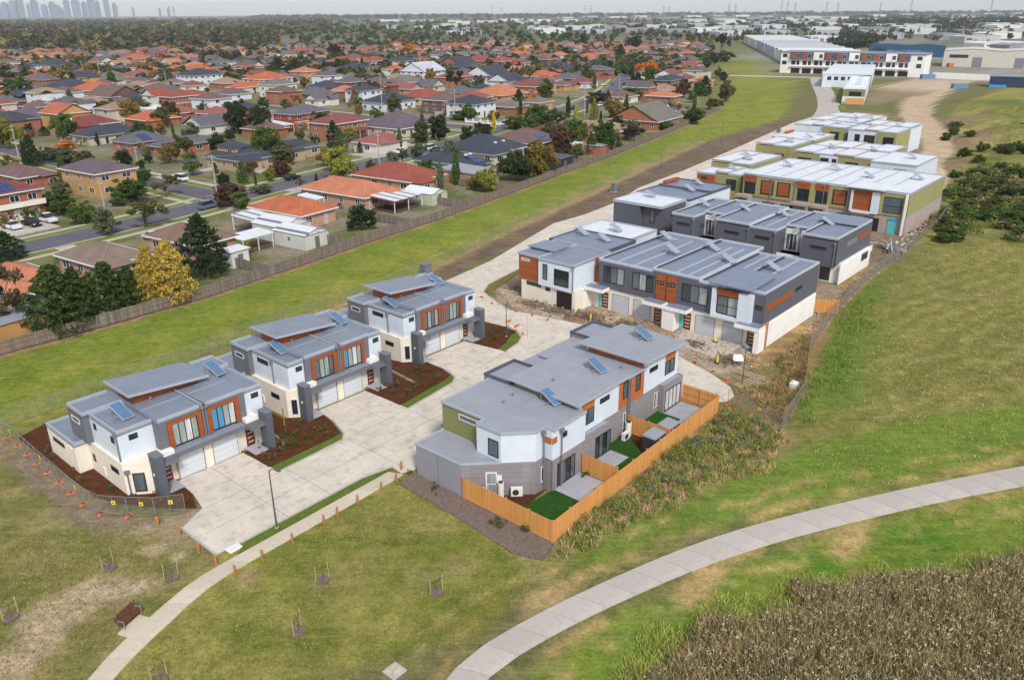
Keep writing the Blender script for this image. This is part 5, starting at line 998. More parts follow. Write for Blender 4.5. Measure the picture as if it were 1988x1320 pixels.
    for k in ((0.6, 5.0 - .6), (4.6, 3.5)): vent(r, k[0], k[1], 6.0)
    bx(r, 'meter_box', M['plastic'], xb - .13, xb - .003, 4.6, 5.0, .5, 1.3); bx(r, 'wall_lamp', M['plastic'], -2.63, -2.56, -1.2, -1.05, 2.0, 2.2)
    return r
duplex('grey and white duplex nearest the park, blue film on its upper right window', 26.9, 62.3, True, (('curt', 'curt', 'gwhite'[1:], 'curt'), ('blue', 'blue', 'curt', 'white')), True)
duplex('middle of the three grey and white duplex houses', 43.1, 64.15, False, (('mid', 'curt', 'curt', 'mid'), ('blue', 'curt', 'white', 'curt')), False)
duplex('grey and white duplex farthest from the park, next to the road bend', 59.9, 65.85, False, (('mid', 'curt', 'mid', 'curt'), ('mid', 'curt', 'curt', 'mid')), False)

# ---------------------------------------------------------------- building D: row of three with the pine-fenced yards
D0 = (41.0, 36.0)
r = ething('townhouse_row', 'grey brick and white row of three townhouses with pine fenced back yards', 'townhouses', *D0)
q = lambda pts: [(a - D0[0], b_ - D0[1]) for a, b_ in pts]
def db(name, mt, s0, s1, n0, n1, z0, z1): return bx(r, name, mt, s0 - D0[0], s1 - D0[0], n0 - D0[1], n1 - D0[1], z0, z1)
MB().prism(q([(41.1, 41.55), (45.5, 37.0), (46.7, 37.0), (46.7, 36.15), (51.2, 36.15), (51.2, 37.1), (69.0, 37.1), (69.0, 47.8), (44.6, 47.8), (44.5, 46.95), (41.1, 46.95)]), -.2, 2.98).build('brick_wall', M['brickD'], r)
db('garage_side_wall', M['blockD'], 41.03, 41.1, 41.6, 46.9, -.2, 3.0)
b = MB(); b.box(0.005, .1 - .075, 8.2 - .03, 8.2 + .03, 0, 3); b.build('wall_joint', M['pipe'], r)
MB().prism(q([(41.05, 41.6), (43.55, 39.15), (43.55, 42.0), (44.55, 42.0), (44.55, 46.95), (41.05, 46.95)]), 2.98, 3.06).build('garage_roof', M['roofD'], r)
b = MB()
for a_, c_ in (((41.05, 46.95), (41.05, 41.55)), ((41.05, 41.55), (43.55, 39.1)), ((44.5, 46.97), (41.05, 46.97))):
    b.bar((a_[0] - D0[0], a_[1] - D0[1], 3.06), (c_[0] - D0[0], c_[1] - D0[1], 3.06), .16, .2)
b.build('capping', M['cap'], r)
# unit 1 upper floor
MB().prism(q([(43.58, 41.95), (43.58, 39.18), (45.65, 37.12), (46.62, 37.12), (46.62, 36.12), (51.3, 36.12), (51.3, 41.95)]), 2.98, 5.7).build('white_upper_wall', M['white'], r)
MB().prism(q([(44.58, 47.1), (44.58, 41.95), (51.2, 41.95), (51.2, 47.1)]), 2.98, 5.7).build('olive_upper_wall', M['olive'], r)
up = q([(44.5, 47.15), (44.5, 41.87), (43.5, 41.87), (43.5, 39.12), (45.62, 37.04), (46.7, 37.04), (46.7, 36.04), (51.3, 36.04), (51.3, 47.15)])
MB().prism(up, 5.7, lambda x, y: 5.82).build('roof', M['roofD'], r)
b = MB()
for a_, c_ in zip(up, up[1:] + up[:1]):
    if not (a_[0] > 10 and c_[0] > 10): b.bar((a_[0], a_[1], 5.8), (c_[0], c_[1], 5.8), .13, .2)
b.build('capping', M['cap'], r)
# unit 2: skillion over, olive end wall
db('white_upper_wall', M['white'], 51.25, 57.8, 37.0, 44.0, 2.98, 6.2)
db('olive_end_wall', M['olive'], 51.18, 51.25, 37.3, 44.2, 5.7, 6.3)
db('white_rear_wall', M['white'], 51.3, 69.0, 44.0, 47.4, 2.98, 5.7)
b = MB().prism(q([(50.75, 36.55), (58.75, 36.55), (58.75, 44.6), (50.75, 44.6)]), lambda x, y: 6.28 + (y - .55) * .03, lambda x, y: 6.42 + (y - .55) * .03); o = b.build('skillion_roof', M['roofD'], r)
b = MB(); b.bar((9.73, .5, 6.36), (17.77, .5, 6.36), .1, .2); b.bar((9.7, .46, 6.37), (9.7, 8.65, 6.6), .1, .2); b.bar((17.79, .46, 6.36), (17.79, 8.65, 6.6), .08, .22); b.build('fascia', M['cap'], o)
MB().prism(q([(51.3, 43.9), (69.1, 43.9), (69.1, 47.5), (51.3, 47.5)]), 5.68, 5.78).build('rear_roof', M['roofD'], r)
db('olive_box', M['olive'], 50.9, 55.3, 44.6, 47.8, 2.98, 5.8); parapet_roof(r, 50.9 - 41, 55.3 - 41, 44.6 - 36, 47.8 - 36, 6.2, M['roofD'], M['capdark'], .28, .14)
# timber-clad middle
db('timber_wall', M['timberD'], 57.8, 62.3, 37.05, 44, 2.98, 5.95)
MB().prism(q([(57.9, 36.85), (62.4, 36.85), (62.4, 46.9), (57.9, 46.9)]), 5.9, 6.0).build('roof', M['roofD'], r)
b = MB(); b.bar((17.7 + .2, .82, 5.98), (21.5, .82, 5.98), .1, .16); b.build('gutter', M['cap'], r)
# unit 3
db('white_upper_wall', M['white'], 62.3, 69.0, 37.15, 44.0, 2.98, 6.3)
MB().prism(q([(62.25, 37.2), (62.33, 37.2), (62.33, 43.8), (62.25, 43.8)]), 5.95, 6.75).build('timber_end_wall', M['timberD'], r)
b = MB().prism(q([(61.5, 36.4), (69.3, 36.4), (69.3, 44.5), (61.5, 44.5)]), lambda x, y: 6.78 - (x - 20.5) * .045, lambda x, y: 6.93 - (x - 20.5) * .045); o = b.build('skillion_roof', M['roofD'], r)
b = MB(); b.bar((20.46, .35, 6.86), (28.34, .35, 6.5), .1, .2); b.bar((20.45, .31, 6.86), (20.45, 8.55, 6.86), .1, .2); b.bar((28.35, .31, 6.5), (28.35, 8.55, 6.5), .1, .2); b.build('fascia', M['cap'], o)
db('olive_box', M['olive'], 64.6, 68.9, 44.5, 47.9, 2.98, 5.9); parapet_roof(r, 23.6, 27.9, 8.5, 11.9, 6.3, M['roofD'], M['capdark'], .28, .14)
db('dark_canopy', M['plasticdark'], 59.5, 62.8, 47.8, 49.0, 2.5, 2.75)
# single-storey brick bays with sliding doors
for a_, c_, n_ in ((51.3, 55.5, 36.3), (65.3, 69.0, 36.45)):
    db('brick_bay', M['brickD'], a_, c_, n_, 37.1, -.1, 2.85); o = db('bay_roof', M['roofD'], a_ + .1, c_ - .1, n_ + .12, 37.1, 2.85, 2.95)
    b = MB(); b.box(a_ - 41, c_ - 41, n_ - 36 - .02, n_ - 36 + .12, 2.85, 3.05); b.box(a_ - 41 - .02, a_ - 41 + .1, n_ - 36 + .12, 1.1, 2.85, 3.048); b.box(c_ - 41 - .1, c_ - 41 + .02, n_ - 36 + .12, 1.1, 2.85, 3.046); b.build('bay_capping', M['brickD'], o)
window(r, 12.2, .3, 1, 0, 2.4, .08, 2.3, 4, None, [M['gdark'], M['gmid']], .07, name='sliding_door')
window(r, 24.6, .45, 1, 0, 3.0, .08, 2.35, 4, None, M['gwhite'], .07, name='sliding_door')
window(r, 6.3, .15, 1, 0, 2.6, .06, 2.3, 4, None, [M['gdark'], M['gmid']], .07, name='sliding_door')
bx(r, 'brick_pier', M['brickD'], 5.62, 6.2, .02, .14, 0, 2.95)
# upper windows with timber panels
for a_, n_ in ((51.9, 37.0), (66.4, 37.15)):
    db('timber_panel', M['timberD'], a_, a_ + 1.9, n_ - .06, n_ - .003, 5.15, 6.1 if a_ < 60 else 6.35); window(r, a_ - 41, n_ - 36, 1, 0, 1.9, 3.6, 5.12, 2, None, M['gmid'], .06)
window(r, 13.7, 1.0, 1, 0, 1.5, 4.9, 5.4, 3); window(r, 22.4, 1.15, 1, 0, 1.5, 4.9, 5.4, 3)
window(r, 17.6, 1.05, 1, 0, .8, 3.9, 5.6, 1, None, M['gmid']); window(r, 19.8, 1.05, 1, 0, .8, 3.9, 5.6, 1, None, M['gmid'])
window(r, 6.9, .12, 1, 0, .7, 4.6, 5.1, 1); db('timber_strip', M['timberD'], 46.55, 46.62, 36.2, 37.05, 4.55, 5.1); db('timber_strip', M['timberD'], 46.6, 47.2, 36.06, 36.12, 4.55, 5.1)
window(r, 2.58, 5.1 - .5, 0, -1, 1.15, 3.3, 4.9, 1, None, M['gmid'], .07)
window(r, 3.58, 9.0, 0, -1, 3.1, 4.75, 5.3, 1, M['wframe'], M['gmid'], .06)
window(r, 5.1 + .1, 1.0, 1, 0, .45, .7, 2.2, 1, M['wframe'], M['gdark'], .07)
L_ = math.hypot(4.4, 4.55); dd = (4.4 / L_, -4.55 / L_)
window(r, .1 + dd[0] * 2.1, 5.55 + dd[1] * 2.1, dd[0], dd[1], .95, .05, 2.2, 1, M['wframe'], M['gcurt'], .1, True, name='laundry_door')
for u_ in (17.9, 18.6, 23.5, 24.1): window(r, u_ + 2.9 - 2.9, 1.1, 1, 0, .4, .6, 2.3, 1, M['wframe'], M['gdark'], .06)
for u_, v_, z1_ in ((5.45, .95, 5.35), (6.7, .02, 5.35), (18.45, 1.0, 5.8), (18.75, 1.0, 5.8)): downpipe(r, u_, v_ - .08, .1, z1_, u_ < 10)
for u_, v_, z_ in ((9.0, 2.6, 5.86), (16.0, 2.6, 6.55), (25.4, 3.4, 6.75)): collector(r, u_, v_, z_, R(-8), 24)
for u_, v_, z_ in ((6.8, 6.5, 5.82), (12, 5, 6.5), (19.5, 2.5, 6.0), (8.4, 6.8, 5.82)): vent(r, u_, v_, z_)
for u_, v_, sz in ((1.0, 4.6, .3), (2.35, 3.2, .25)): bx(r, 'wall_vent', M['plastic'], u_, u_ + sz, v_ - .3, v_, 2.3, 2.6) if False else None
# services on the diagonal wall and in the yards
def at_wall(k, off): return (41.1 + dd[0] * k + dd[1] * off * 1.0, 41.55 + dd[1] * k - dd[0] * off)
for k, off, nm in ((3.25, .18, 'hot_water_unit'),):
    p_ = at_wall(k, .3); o = ething('hot_water_unit', 'white hot water unit against the diagonal grey brick wall', 'water heater', p_[0], p_[1], rz=math.atan2(dd[1], dd[0]))
    bx(o, 'meter_cabinet', M['plastic'], -.22, .22, .12, .28, 1.1, 1.9); MB().cyl((.1, -.15, 0.05), (.1, -.15, 1.45), .27, seg=14).build('tank', M['plastic'], o); MB().cyl((.1, -.15, 1.45), (.1, -.15, 1.52), .2, seg=14).build('tank_lid', M['plasticdark'], o)
p_ = at_wall(4.7, .45); w3 = EW(*p_); aircon(w3[0], w3[1], TH + math.atan2(dd[1], dd[0]), 'white air conditioner beside the lawn at the diagonal brick wall', w_=1.0)
w3 = EW(58.1, 36.2); aircon(w3[0], w3[1], TH, 'white air conditioner against the wall below the timber cladding', w_=.9)
o = ething('hot_water_unit', 'white cylindrical hot water tank in the middle back yard', 'water heater', 59.0, 36.5); MB().cyl((0, 0, .05), (0, 0, 1.5), .3, seg=14).build('tank', M['plastic'], o); MB().cyl((0, 0, 1.5), (0, 0, 1.58), .22, seg=14).build('tank_lid', M['plasticdark'], o)
# garden shed roofs between yards
o = ething('garden_shed', 'low grey roofed garden shed behind the pine fence', 'shed', 57.1, 32.4)
bx(o, 'shed_wall', M['plasticdark'], 0.05, 1.95, .05, 1.35, 0, 1.75); MB().prism([(0, 0), (2, 0), (2, 1.4), (0, 1.4)], 1.75, lambda x, y: 1.85 + y * .06).build('shed_roof', M['roofD'], o)
o = ething('garden_shed', 'second grey shed roof beyond the dividing pine fence', 'shed', 59.75, 32.4)
bx(o, 'shed_wall', M['plasticdark'], 0.05, 1.85, .05, 1.35, 0, 1.75); MB().prism([(0, 0), (1.9, 0), (1.9, 1.4), (0, 1.4)], 1.75, lambda x, y: 1.85 + y * .06).build('shed_roof', M['roofD'], o)
# ---- pine paling fences
def paling_fence(label, pts, h, mt, pm, w_=.1, name='paling_fence', post=2.4, plinth=True, jag=0.015, inside=1, seed=1, rails=True):
    rr = random.Random(seed); o = ething(name, label, 'fence', *pts[0]); loc = lambda p: (p[0] - pts[0][0], p[1] - pts[0][1])
    b = MB(); rl = MB(); pl = MB()
    for p, q_ in zip(pts, pts[1:]):
        a_, c_ = Vector(loc(p)), Vector(loc(q_)); L = (c_ - a_).length; d_ = (c_ - a_) / L; nn = Vector((-d_.y, d_.x)) * inside
        k = max(1, int(L / (w_ * 1.02)))
        for i in range(k):
            u0 = L * i / k + .004; u1 = L * (i + 1) / k - .004; hh = h + rr.uniform(-jag, jag); t0 = rr.uniform(0, .012)
            p0, p1 = a_ + d_ * u0 - nn * t0, a_ + d_ * u1 - nn * t0; q0, q1 = p0 + nn * .02, p1 + nn * .02
            b.hexa([(p0.x, p0.y, .12), (p1.x, p1.y, .12), (q1.x, q1.y, .12), (q0.x, q0.y, .12), (p0.x, p0.y, hh), (p1.x, p1.y, hh), (q1.x, q1.y, hh), (q0.x, q0.y, hh)])
        m_ = max(1, round(L / post))
        for i in range(m_ + 1):
            c = a_ + d_ * (L * i / m_) + nn * .09; MB().box(c.x - .05, c.x + .05, c.y - .05, c.y + .05, 0, h + .03).build('post', pm, o)
        for zz in ((.35, h * .55, h - .2) if rails else ()): rl.bar((a_.x + nn.x * .05, a_.y + nn.y * .05, zz), (c_.x + nn.x * .05, c_.y + nn.y * .05, zz), .045, .09)
        pl.bar((a_.x, a_.y, .08), (c_.x, c_.y, .08), .04, .17)
    tag(b.build('palings', mt, o), kind='stuff'); tag(rl.build('rails', pm, o), kind='stuff')
    if plinth: pl.build('plinth_board', pm, o)
    return o
t = NT('pine_palings'); c = srgb(214, 152, 86); x = t.xyz()
wnz = t.n('ShaderNodeTexWhiteNoise', noise_dimensions='1D'); t.l(t.math('FLOOR', t.math('MULTIPLY', t.math('ADD', x[0], x[1]), 9.8)), wnz.inputs['W'])
mp = t.n('ShaderNodeMapping'); mp.inputs['Scale'].default_value = (9, 9, .6); t.l(t.tc.outputs['Object'], mp.inputs[0])
k = t.math('ADD', t.math('MULTIPLY', wnz.outputs[0], .6), t.math('MULTIPLY', t.noise(2, 4, .6, mp.outputs[0]), .5)); t.base(t.mix(t.ramp(k, .1, 1, 0, 1), sc(c, .74), sc(c, 1.12)), .75, 0, .25); M['palingnew'] = t.m
t = NT('grey_palings'); c = srgb(124, 114, 106); x = t.xyz()
wnz = t.n('ShaderNodeTexWhiteNoise', noise_dimensions='1D'); t.l(t.math('FLOOR', t.math('MULTIPLY', t.math('ADD', x[0], x[1]), 5.5)), wnz.inputs['W'])
mp = t.n('ShaderNodeMapping'); mp.inputs['Scale'].default_value = (4, 4, .5); t.l(t.tc.outputs['Object'], mp.inputs[0])
k = t.math('ADD', t.math('MULTIPLY', wnz.outputs[0], .7), t.math('MULTIPLY', t.noise(.7, 4, .6, mp.outputs[0]), .6)); a = t.mix(t.ramp(k, .1, 1.2, 0, 1), sc(c, .5), sc(c, 1.5)); a = t.mix(t.ramp(t.noise(.09, 3), .45, .6, 0, .5), a, srgb(142, 116, 92)); t.base(a, .95, 0, .15); M['palingold'] = t.m
paling_fence('new orange pine paling fence around the grey brick townhouse yards', [(41.0, 41.3), (41.0, 31.6), (69.1, 32.25), (69.1, 36.3)], 1.95, M['palingnew'], M['pine'], inside=1)
paling_fence('pine fence dividing the front lawn yard from the middle yard', [(50.8, 32.35), (50.8, 36.0)], 1.9, M['palingnew'], M['pine'], inside=-1, seed=2)
paling_fence('pine fence dividing the middle yard from the far yard', [(59.65, 37.0), (59.65, 32.4)], 1.9, M['palingnew'], M['pine'], inside=1, seed=3)
paling_fence('short pine fence between the two grey townhouse rows', [(104.2, 37.2), (105.6, 33.6)], 1.9, M['palingnew'], M['pine'], inside=1, seed=4)
# ---------------------------------------------------------------- terraces facing down the site (fronts face -s)
class Row:
    def __init__(self, label, s, n, name='townhouse_row'):
        self.o = (s, n); self.r = ething(name, label, 'townhouses', s, n)
    def b(self, name, mt, s0, s1, n0, n1, z0, z1): return bx(self.r, name, mt, s0 - self.o[0], s1 - self.o[0], n0 - self.o[1], n1 - self.o[1], z0, z1)
    def win(self, s, nl, w_, z0, z1, n=2, pm=None, fm=None, fw=.07, bar=False, name='window'):    # on a face looking -s; nl = left end (larger n)
        return window(self.r, s - self.o[0], nl - self.o[1], 0, -1, w_, z0, z1, n, fm, pm, fw, bar, .06, name)
    def winE(self, s, n_, w_, z0, z1, n=2, pm=None, fm=None, fw=.07): return window(self.r, s - self.o[0], n_ - self.o[1], 1, 0, w_, z0, z1, n, fm, pm, fw, False, .06)
    def roof(self, s0, s1, n0, n1, z, rm, cm, drop=.16, slope=.06): return parapet_roof(self.r, s0 - self.o[0], s1 - self.o[0], n0 - self.o[1], n1 - self.o[1], z, rm, cm, drop, .1, 'roof', slope)
    def gar(self, s, nl, w_, h=2.3, mt=None): return garage_door(self.r, s - self.o[0], nl - self.o[1], 0, -1, w_, h, .03, mt)
    def door(self, s, nl, w_=1.0, mt=None): return slatdoor(self.r, s - self.o[0], nl - self.o[1], 0, -1, w_, .1, 2.2, mt)
    def col(self, s, n_, z, mt=None, rz=R(-8)): collector(self.r, s - self.o[0], n_ - self.o[1], z, rz, 25, mt or M['solarE'])
    def flash(self, s0, s1, n_, z): self.b('flashing', M['cap'], s0, s1, n_ - .09, n_ + .09, z - .24, z - .03)
    def vent(self, s, n_, z): vent(self.r, s - self.o[0], n_ - self.o[1], z)
    def pipe(self, s, n_, z0, z1): downpipe(self.r, s - self.o[0], n_ - self.o[1], z0, z1)

# ---- E1
e = Row('dark grey and white townhouse row with timber panels facing the rubble court', 84, 36, )
T = 7.1
e.b('lower_wall', M['cream'], 83.6, 103, 61.3, 70.8, -.2, 2.9)
e.b('timber_wall', M['timber'], 83.5, 92, 67.4, 71.2, 2.9, 6.3); e.roof(83.4, 92, 67.4, 71.3, 6.75, M['roofA'], M['cap'])
e.b('white_upper_wall', M['white'], 83.2, 92, 61.5, 67.4, 2.75, 6.25); e.roof(83.1, 92, 61.4, 67.4, 6.7, M['roofA'], M['cap'])
e.b('grey_upper_wall', M['midgrey'], 92, 99.5, 62, 72.4, 2.9, 6.2); e.roof(92, 99.5, 62, 72.5, 6.7, M['roofE'], M['capdark'])
e.b('white_rear_wall', M['white'], 99.5, 107, 63, 73.2, 0, 6.15); e.roof(99.5, 107, 63, 73.4, 6.65, M['roofW'], M['cap'])
e.b('skillion_roof', M['roofA'], 86, 90, 67, 71.6, 6.85, 7.0)
e.win(83.5, 70.7, 1.5, 5.6, 6.0, 1, M['gcurt'], M['wframe']); e.win(83.2, 66.6, .8, 3.7, 5.9, 1, M['gmid']); e.win(83.2, 64.6, 2.5, 3.3, 5.6, 1, M['gdark'], None, .08, True)
e.win(83.6, 69.8, 2.6, 2.2, 2.75, 4, M['gdark'], M['plasticdark']); e.win(83.6, 66.4, .8, 2.0, 2.55, 2, M['gdark'])
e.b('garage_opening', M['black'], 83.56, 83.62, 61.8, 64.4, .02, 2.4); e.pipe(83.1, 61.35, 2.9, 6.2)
e.b('lower_wall', M['cream'], 87.4, 103.4, 36.0, 61.3, -.2, 3.15)
for n0, n1, s1 in ((51.6, 60.0, 105.3), (44.9, 51.6, 105.6), (41.2, 44.9, 103.8), (36.2, 41.2, 103.6)):
    dz = {51.6: 0, 44.9: .28, 41.2: -.02, 36.2: .22}[n0]; e.b('upper_wall', M['darkgrey'], 87.25, s1, n0, n1, 3.0, T - .45 + dz); e.roof(87.2, s1, n0, n1, T + dz, M['roofE'], M['caplight'], .24); e.b('box_gutter', M['gutter'], 88, s1 - .4, n1 - .42, n1 - .12, T + dz - .3, T + dz - .1)
for n_, z_ in ((57.2, 0), (54.6, 0), (48.4, .24), (46.6, .24), (43.0, -.02), (38.8, .2)): e.flash(87.6, 103, n_, T + z_)
e.b('end_wall', M['darkgrey'], 87.3, 103.6, 36.12, 36.2, 3.0, T - .05); e.b('end_wall_timber', M['timber'], 87.6, 95.4, 36.05, 36.12, 4.75, 5.55); e.winE(96.2, 36.12, 2.0, 5.1, 5.5, 2)
e.b('lower_end_wall', M['whitewall'], 88.4, 103.2, 35.92, 36.0, 0, 3.0); e.b('brick_pier', M['brickred'], 86.5, 88.4, 35.86, 36.0, 0, 3.4)
e.b('timber_panel', M['timber'], 88.3, 88.5, 60.0, 61.4, 3.0, 6.6); e.win(88.3, 61.1, .8, 4.9, 5.5, 2, M['gmid']); e.win(88.3, 61.0, .6, 5.9, 6.4, 1, M['gcurt'])
for a_ in (49.5, 47.9): e.b('timber_panel', M['timber'], 87.05, 87.25, a_, a_ + 1.4, 3.3, T - .35); e.win(87.05, a_ + 1.2, 1.0, 5.4, 5.9, 2, M['gmid'])
e.win(87.25, 59.2, 3.3, 3.9, 6.2, 3, [M['gdark'], M['gmid'], M['gcurt']]); e.win(87.25, 54.6, 3.2, 3.9, 6.2, 3, [M['gmid'], M['gcurt'], M['gdark']]); e.win(87.25, 47.2, 3.6, 3.9, 6.2, 3, [M['gdark'], M['gmid'], M['gcurt']])
# white framed bay with lifted roof
for nm, a0, a1, z0, z1 in (('bay_side', 42.2, 42.7, 3.0, 6.7), ('bay_side', 37.5, 39.2, 3.0, 6.7), ('bay_sill', 39.2, 42.2, 3.0, 3.45)): e.b(nm, M['white'], 86.5, 87.25, a0, a1, z0, z1)
e.b('timber_panel', M['timber'], 86.8, 87.24, 39.2, 42.2, 5.9, 6.7); e.win(86.95, 42.1, 2.8, 3.5, 5.85, 2, [M['gmid'], M['gcurt']], None, .08, True)
MB().prism([(2.1, 1.5), (9.5, 1.5), (9.5, 7.0), (2.1, 7.0)], lambda x, y: 7.36 + (x - 2.1) * .02, lambda x, y: 7.5 + (x - 2.1) * .02).build('porch_roof', M['roofE'], e.r)
e.win(87.25, 37.3, .9, 5.0, 5.5, 1)
for a0, a1 in ((58.2, 61.3), (49.0, 52.0), (45.5, 48.6), (35.8, 39.0)):
    e.b('porch_slab', M['whitewall'], 85.6, 87.4, a0, a1, 2.75, 3.2); e.b('porch_slab_roof', M['roofE'], 85.7, 87.3, a0 + .1, a1 - .1, 3.2, 3.26)
for a0, a1, s0 in ((47.3, 49.0, 85.8), (35.75, 36.4, 85.7), (61.0, 61.3, 85.8)): e.b('porch_column', M['whitewall'], s0, 87.4, a0, a1, 0, 2.75)
for a_ in (57.7, 54.3, 45.0, 41.2): e.gar(87.4, a_, 2.6, 2.35, plain('garage_silver', (186, 190, 198), .45, .04))
for a_, mt in ((59.4, None), (51.1, None), (46.7, None), (38.0, None)): e.door(87.4, a_, 1.0, mt)
e.b('door_frame_wrap', M['teal'], 87.3, 87.4, 59.45, 59.9, .1, 2.3); e.b('door_frame_wrap', M['teal'], 87.3, 87.4, 46.75, 47.2, .1, 2.3); e.b('door_head_wrap', M['blue'], 87.3, 87.4, 36.9, 38.2, 2.35, 2.75)
for s_, n_ in ((95.5, 64.5), (101.5, 66.5), (96.5, 69.2), (100.5, 57.0), (95.0, 52.8), (99.5, 49.0), (95.5, 44.6), (96.0, 38.6)): e.col(s_, n_, T + .02 if n_ < 61 else 6.6)
for s_, n_ in ((92, 56), (93, 50), (91, 43.5), (98, 40), (104, 68)): e.vent(s_, n_, T - .2 if n_ < 61 else 6.5)

# ---- E2: dark grey row behind
e = Row('charcoal townhouse row with slot windows behind the front row', 117, 38)
e.b('lower_wall', M['whitewall'], 118.6, 131.2, 38.2, 66.0, -.2, 3.1)
for n0, n1 in ((62.0, 66.0), (52.4, 58.2), (48.0, 52.4), (38.8, 44.0)):
    e.b('upper_wall', M['darkgrey'], 117.0, 124, n0, n1, 2.75, T - .45); e.win(117.0, (n0 + n1) / 2 + 1.2, 2.4, 5.2, 5.65, 1, M['gdark'], M['plasticdark'], .05); e.pipe(116.9, n0 + .15, 3, 6.3)
for n0, n1 in ((58.2, 62.0), (44.0, 48.0)):
    e.b('recess_wall', M['whitewall'], 120.6, 124, n0, n1, 3.1, T - .45); e.win(120.6, n1 - .2, 1.7, 3.3, 5.9, 3, [M['gmid'], M['gdark']], M['wframe']); e.win(120.6, n0 + 1.1, 0.9, 3.3, 5.9, 1, M['gdark'], M['frame'])
    e.b('balcony_floor', M['midgrey'], 118.0, 120.6, n0, n1, 2.8, 3.1); e.pipe(120.4, n0 + 1.6, 3.2, 6.4); e.b('balcony_front', M['whitewall'], 117.9, 118.05, n0, n1, 2.4, 3.3)
for n0, n1 in ((58.2, 66.2), (52.4, 58.2), (44.0, 52.4), (38.6, 44.0)):
    e.b('upper_wall', M['darkgrey'], 124, 131.6, n0, n1, 3.0, T - .5); 
for s0, n0, n1 in ((117.0, 62.0, 66.2), (120.6, 58.2, 62.0), (117.0, 52.4, 58.2), (117.0, 48.0, 52.4), (120.6, 44.0, 48.0), (117.0, 38.7, 44.0)): dz = .26 if s0 > 120 or n0 in (52.4, 38.7) else 0; e.roof(s0 - .1, 131.7, n0, n1, T + dz, M['roofE'], M['caplight'], .24); e.b('box_gutter', M['gutter'], s0 + .4, 131, n1 - .4, n1 - .12, T + dz - .3, T + dz - .12)
for n_ in (60.1, 55.2, 50.2, 46.0, 41.4): e.flash(118, 131, n_, T)
e.b('end_wall', M['darkgrey'], 117.1, 131.6, 38.62, 38.7, 3.0, T - .1); e.b('end_panel', M['timber'], 125.5, 130.8, 38.55, 38.62, 5.2, 6.0); e.b('end_panel_grey', M['pipe'], 121, 125.2, 38.56, 38.62, 5.1, 5.9)
e.b('lower_end_wall', M['whitewall'], 118.0, 131.2, 38.1, 38.2, 0, 3.0); e.win(118.6, 43.0, 3.4, .1, 2.4, 2, M['gdark'], M['wframe'], .08, name='sliding_door'); e.b('end_grille', M['midgrey'], 127, 129.8, 38.03, 38.1, 1.6, 2.8)
for k in range(5): e.b('grille_bar', M['plasticdark'], 127.1 + k * .55, 127.4 + k * .55, 37.98, 38.03, 1.7, 2.7)
for s_, n_ in ((124, 63.5), (125, 56.5), (125.5, 50.0), (124.5, 42.5)): e.col(s_, n_, T - .1)
MB().prism([(8.5, .8), (14.4, .8), (14.4, 7), (8.5, 7)], lambda x, y: 7.35, lambda x, y: 7.5).build('lifted_roof', M['roofE'], e.r); e.b('clerestory_wall', M['timber'], 126.2, 130.8, 39.2, 44.6, T - .2, 7.35)
for s_, n_ in ((128, 61), (129, 53), (123, 46)): e.vent(s_, n_, T - .1)
# left block of E2
e = Row('charcoal corner townhouse with white roof beside the estate road', 119, 69)
e.b('wall', M['darkgrey'], 119.6, 128, 74.2, 79.6, -.2, T - .5); e.b('wall', M['darkgrey'], 120.6, 128, 69.8, 74.2, -.2, T - .5); e.roof(119.5, 128, 69.7, 79.7, T - .1, M['roofW'], M['cap'])
e.b('rear_wall', M['white'], 128, 143.5, 69, 80.2, -.2, T - .6); e.roof(128, 136, 69, 80.3, T - .15, M['roofE'], M['capdark']); e.roof(136, 143.6, 69, 80.3, T, M['roofE'], M['capdark'])
e.win(120.6, 72.6, 1.0, 3.6, 5.8, 1, M['gmid']); e.winE(123, 69.8, 1.2, 4.6, 5.4, 1); e.col(125, 75, T - .2); e.col(134, 72, T - .2); e.col(140, 73.5, T - .1); e.b('brick_upstand', M['timber'], 137, 142, 79.2, 80.0, T, T + .5); e.vent(132, 76, T - .2)

# ---- F: olive row, still being finished
FT = 7.75
e = Row('olive green unfinished townhouse row with boarded openings and porches', 153, 39)
e.b('lower_wall', M['blockF'], 154.2, 176, 39.6, 71.6, -1.0, 3.3)
for n0, n1, mt in ((60.5, 71.4, 'lime'), (47.8, 60.5, 'lime'), (39.6, 47.8, 'lime')): e.b('upper_wall', M[mt], 154.0, 176.2, n0, n1, 3.3, FT - .45)
for n0, n1 in ((60.6, 71.5), (54.6, 60.6), (47.8, 54.6), (39.5, 47.8)): e.roof(153.9, 176.4, n0, n1, FT, M['roofW'], M['cap'], .16)
for n_ in (67.5, 64, 57.5, 51, 44): e.flash(155, 176, n_, FT + .02)
e.b('end_wall', M['lime'], 153.9, 176.2, 39.5, 39.6, 3.5, FT - .1); e.b('lower_end_wall', M['blockF'], 153.6, 176, 39.4, 39.6, -1, 3.4); e.b('end_joint', M['cap'], 153.8, 176.1, 39.36, 39.42, 3.4, 3.52)
for a_ in (71.2, 60.2, 56.6):
    e.b('timber_head', M['timber'], 153.9, 154.0, a_ - 2.6, a_, 6.1, FT - .3); e.win(154.0, a_ - .2, 2.3, 3.7, 6.0, 1, M['gdark'], None, .08, True)
for a_ in (67.6, 64.2, 53.2):
    e.b('recess_frame', M['plasticdark'], 153.95, 154.0, a_ - 2.7, a_, 3.9, 6.7); e.b('boarded_opening', M['timber'], 153.86, 153.95, a_ - 2.4, a_ - .3, 4.2, 6.5)
for nm, a0, a1, z0, z1 in (('bay_side', 49.2, 49.6, 3.3, 7.2), ('bay_side', 44.6, 45.8, 3.3, 7.2), ('bay_sill', 45.8, 49.2, 3.1, 3.6)): e.b(nm, M['white'], 153.2, 154, a0, a1, z0, z1)
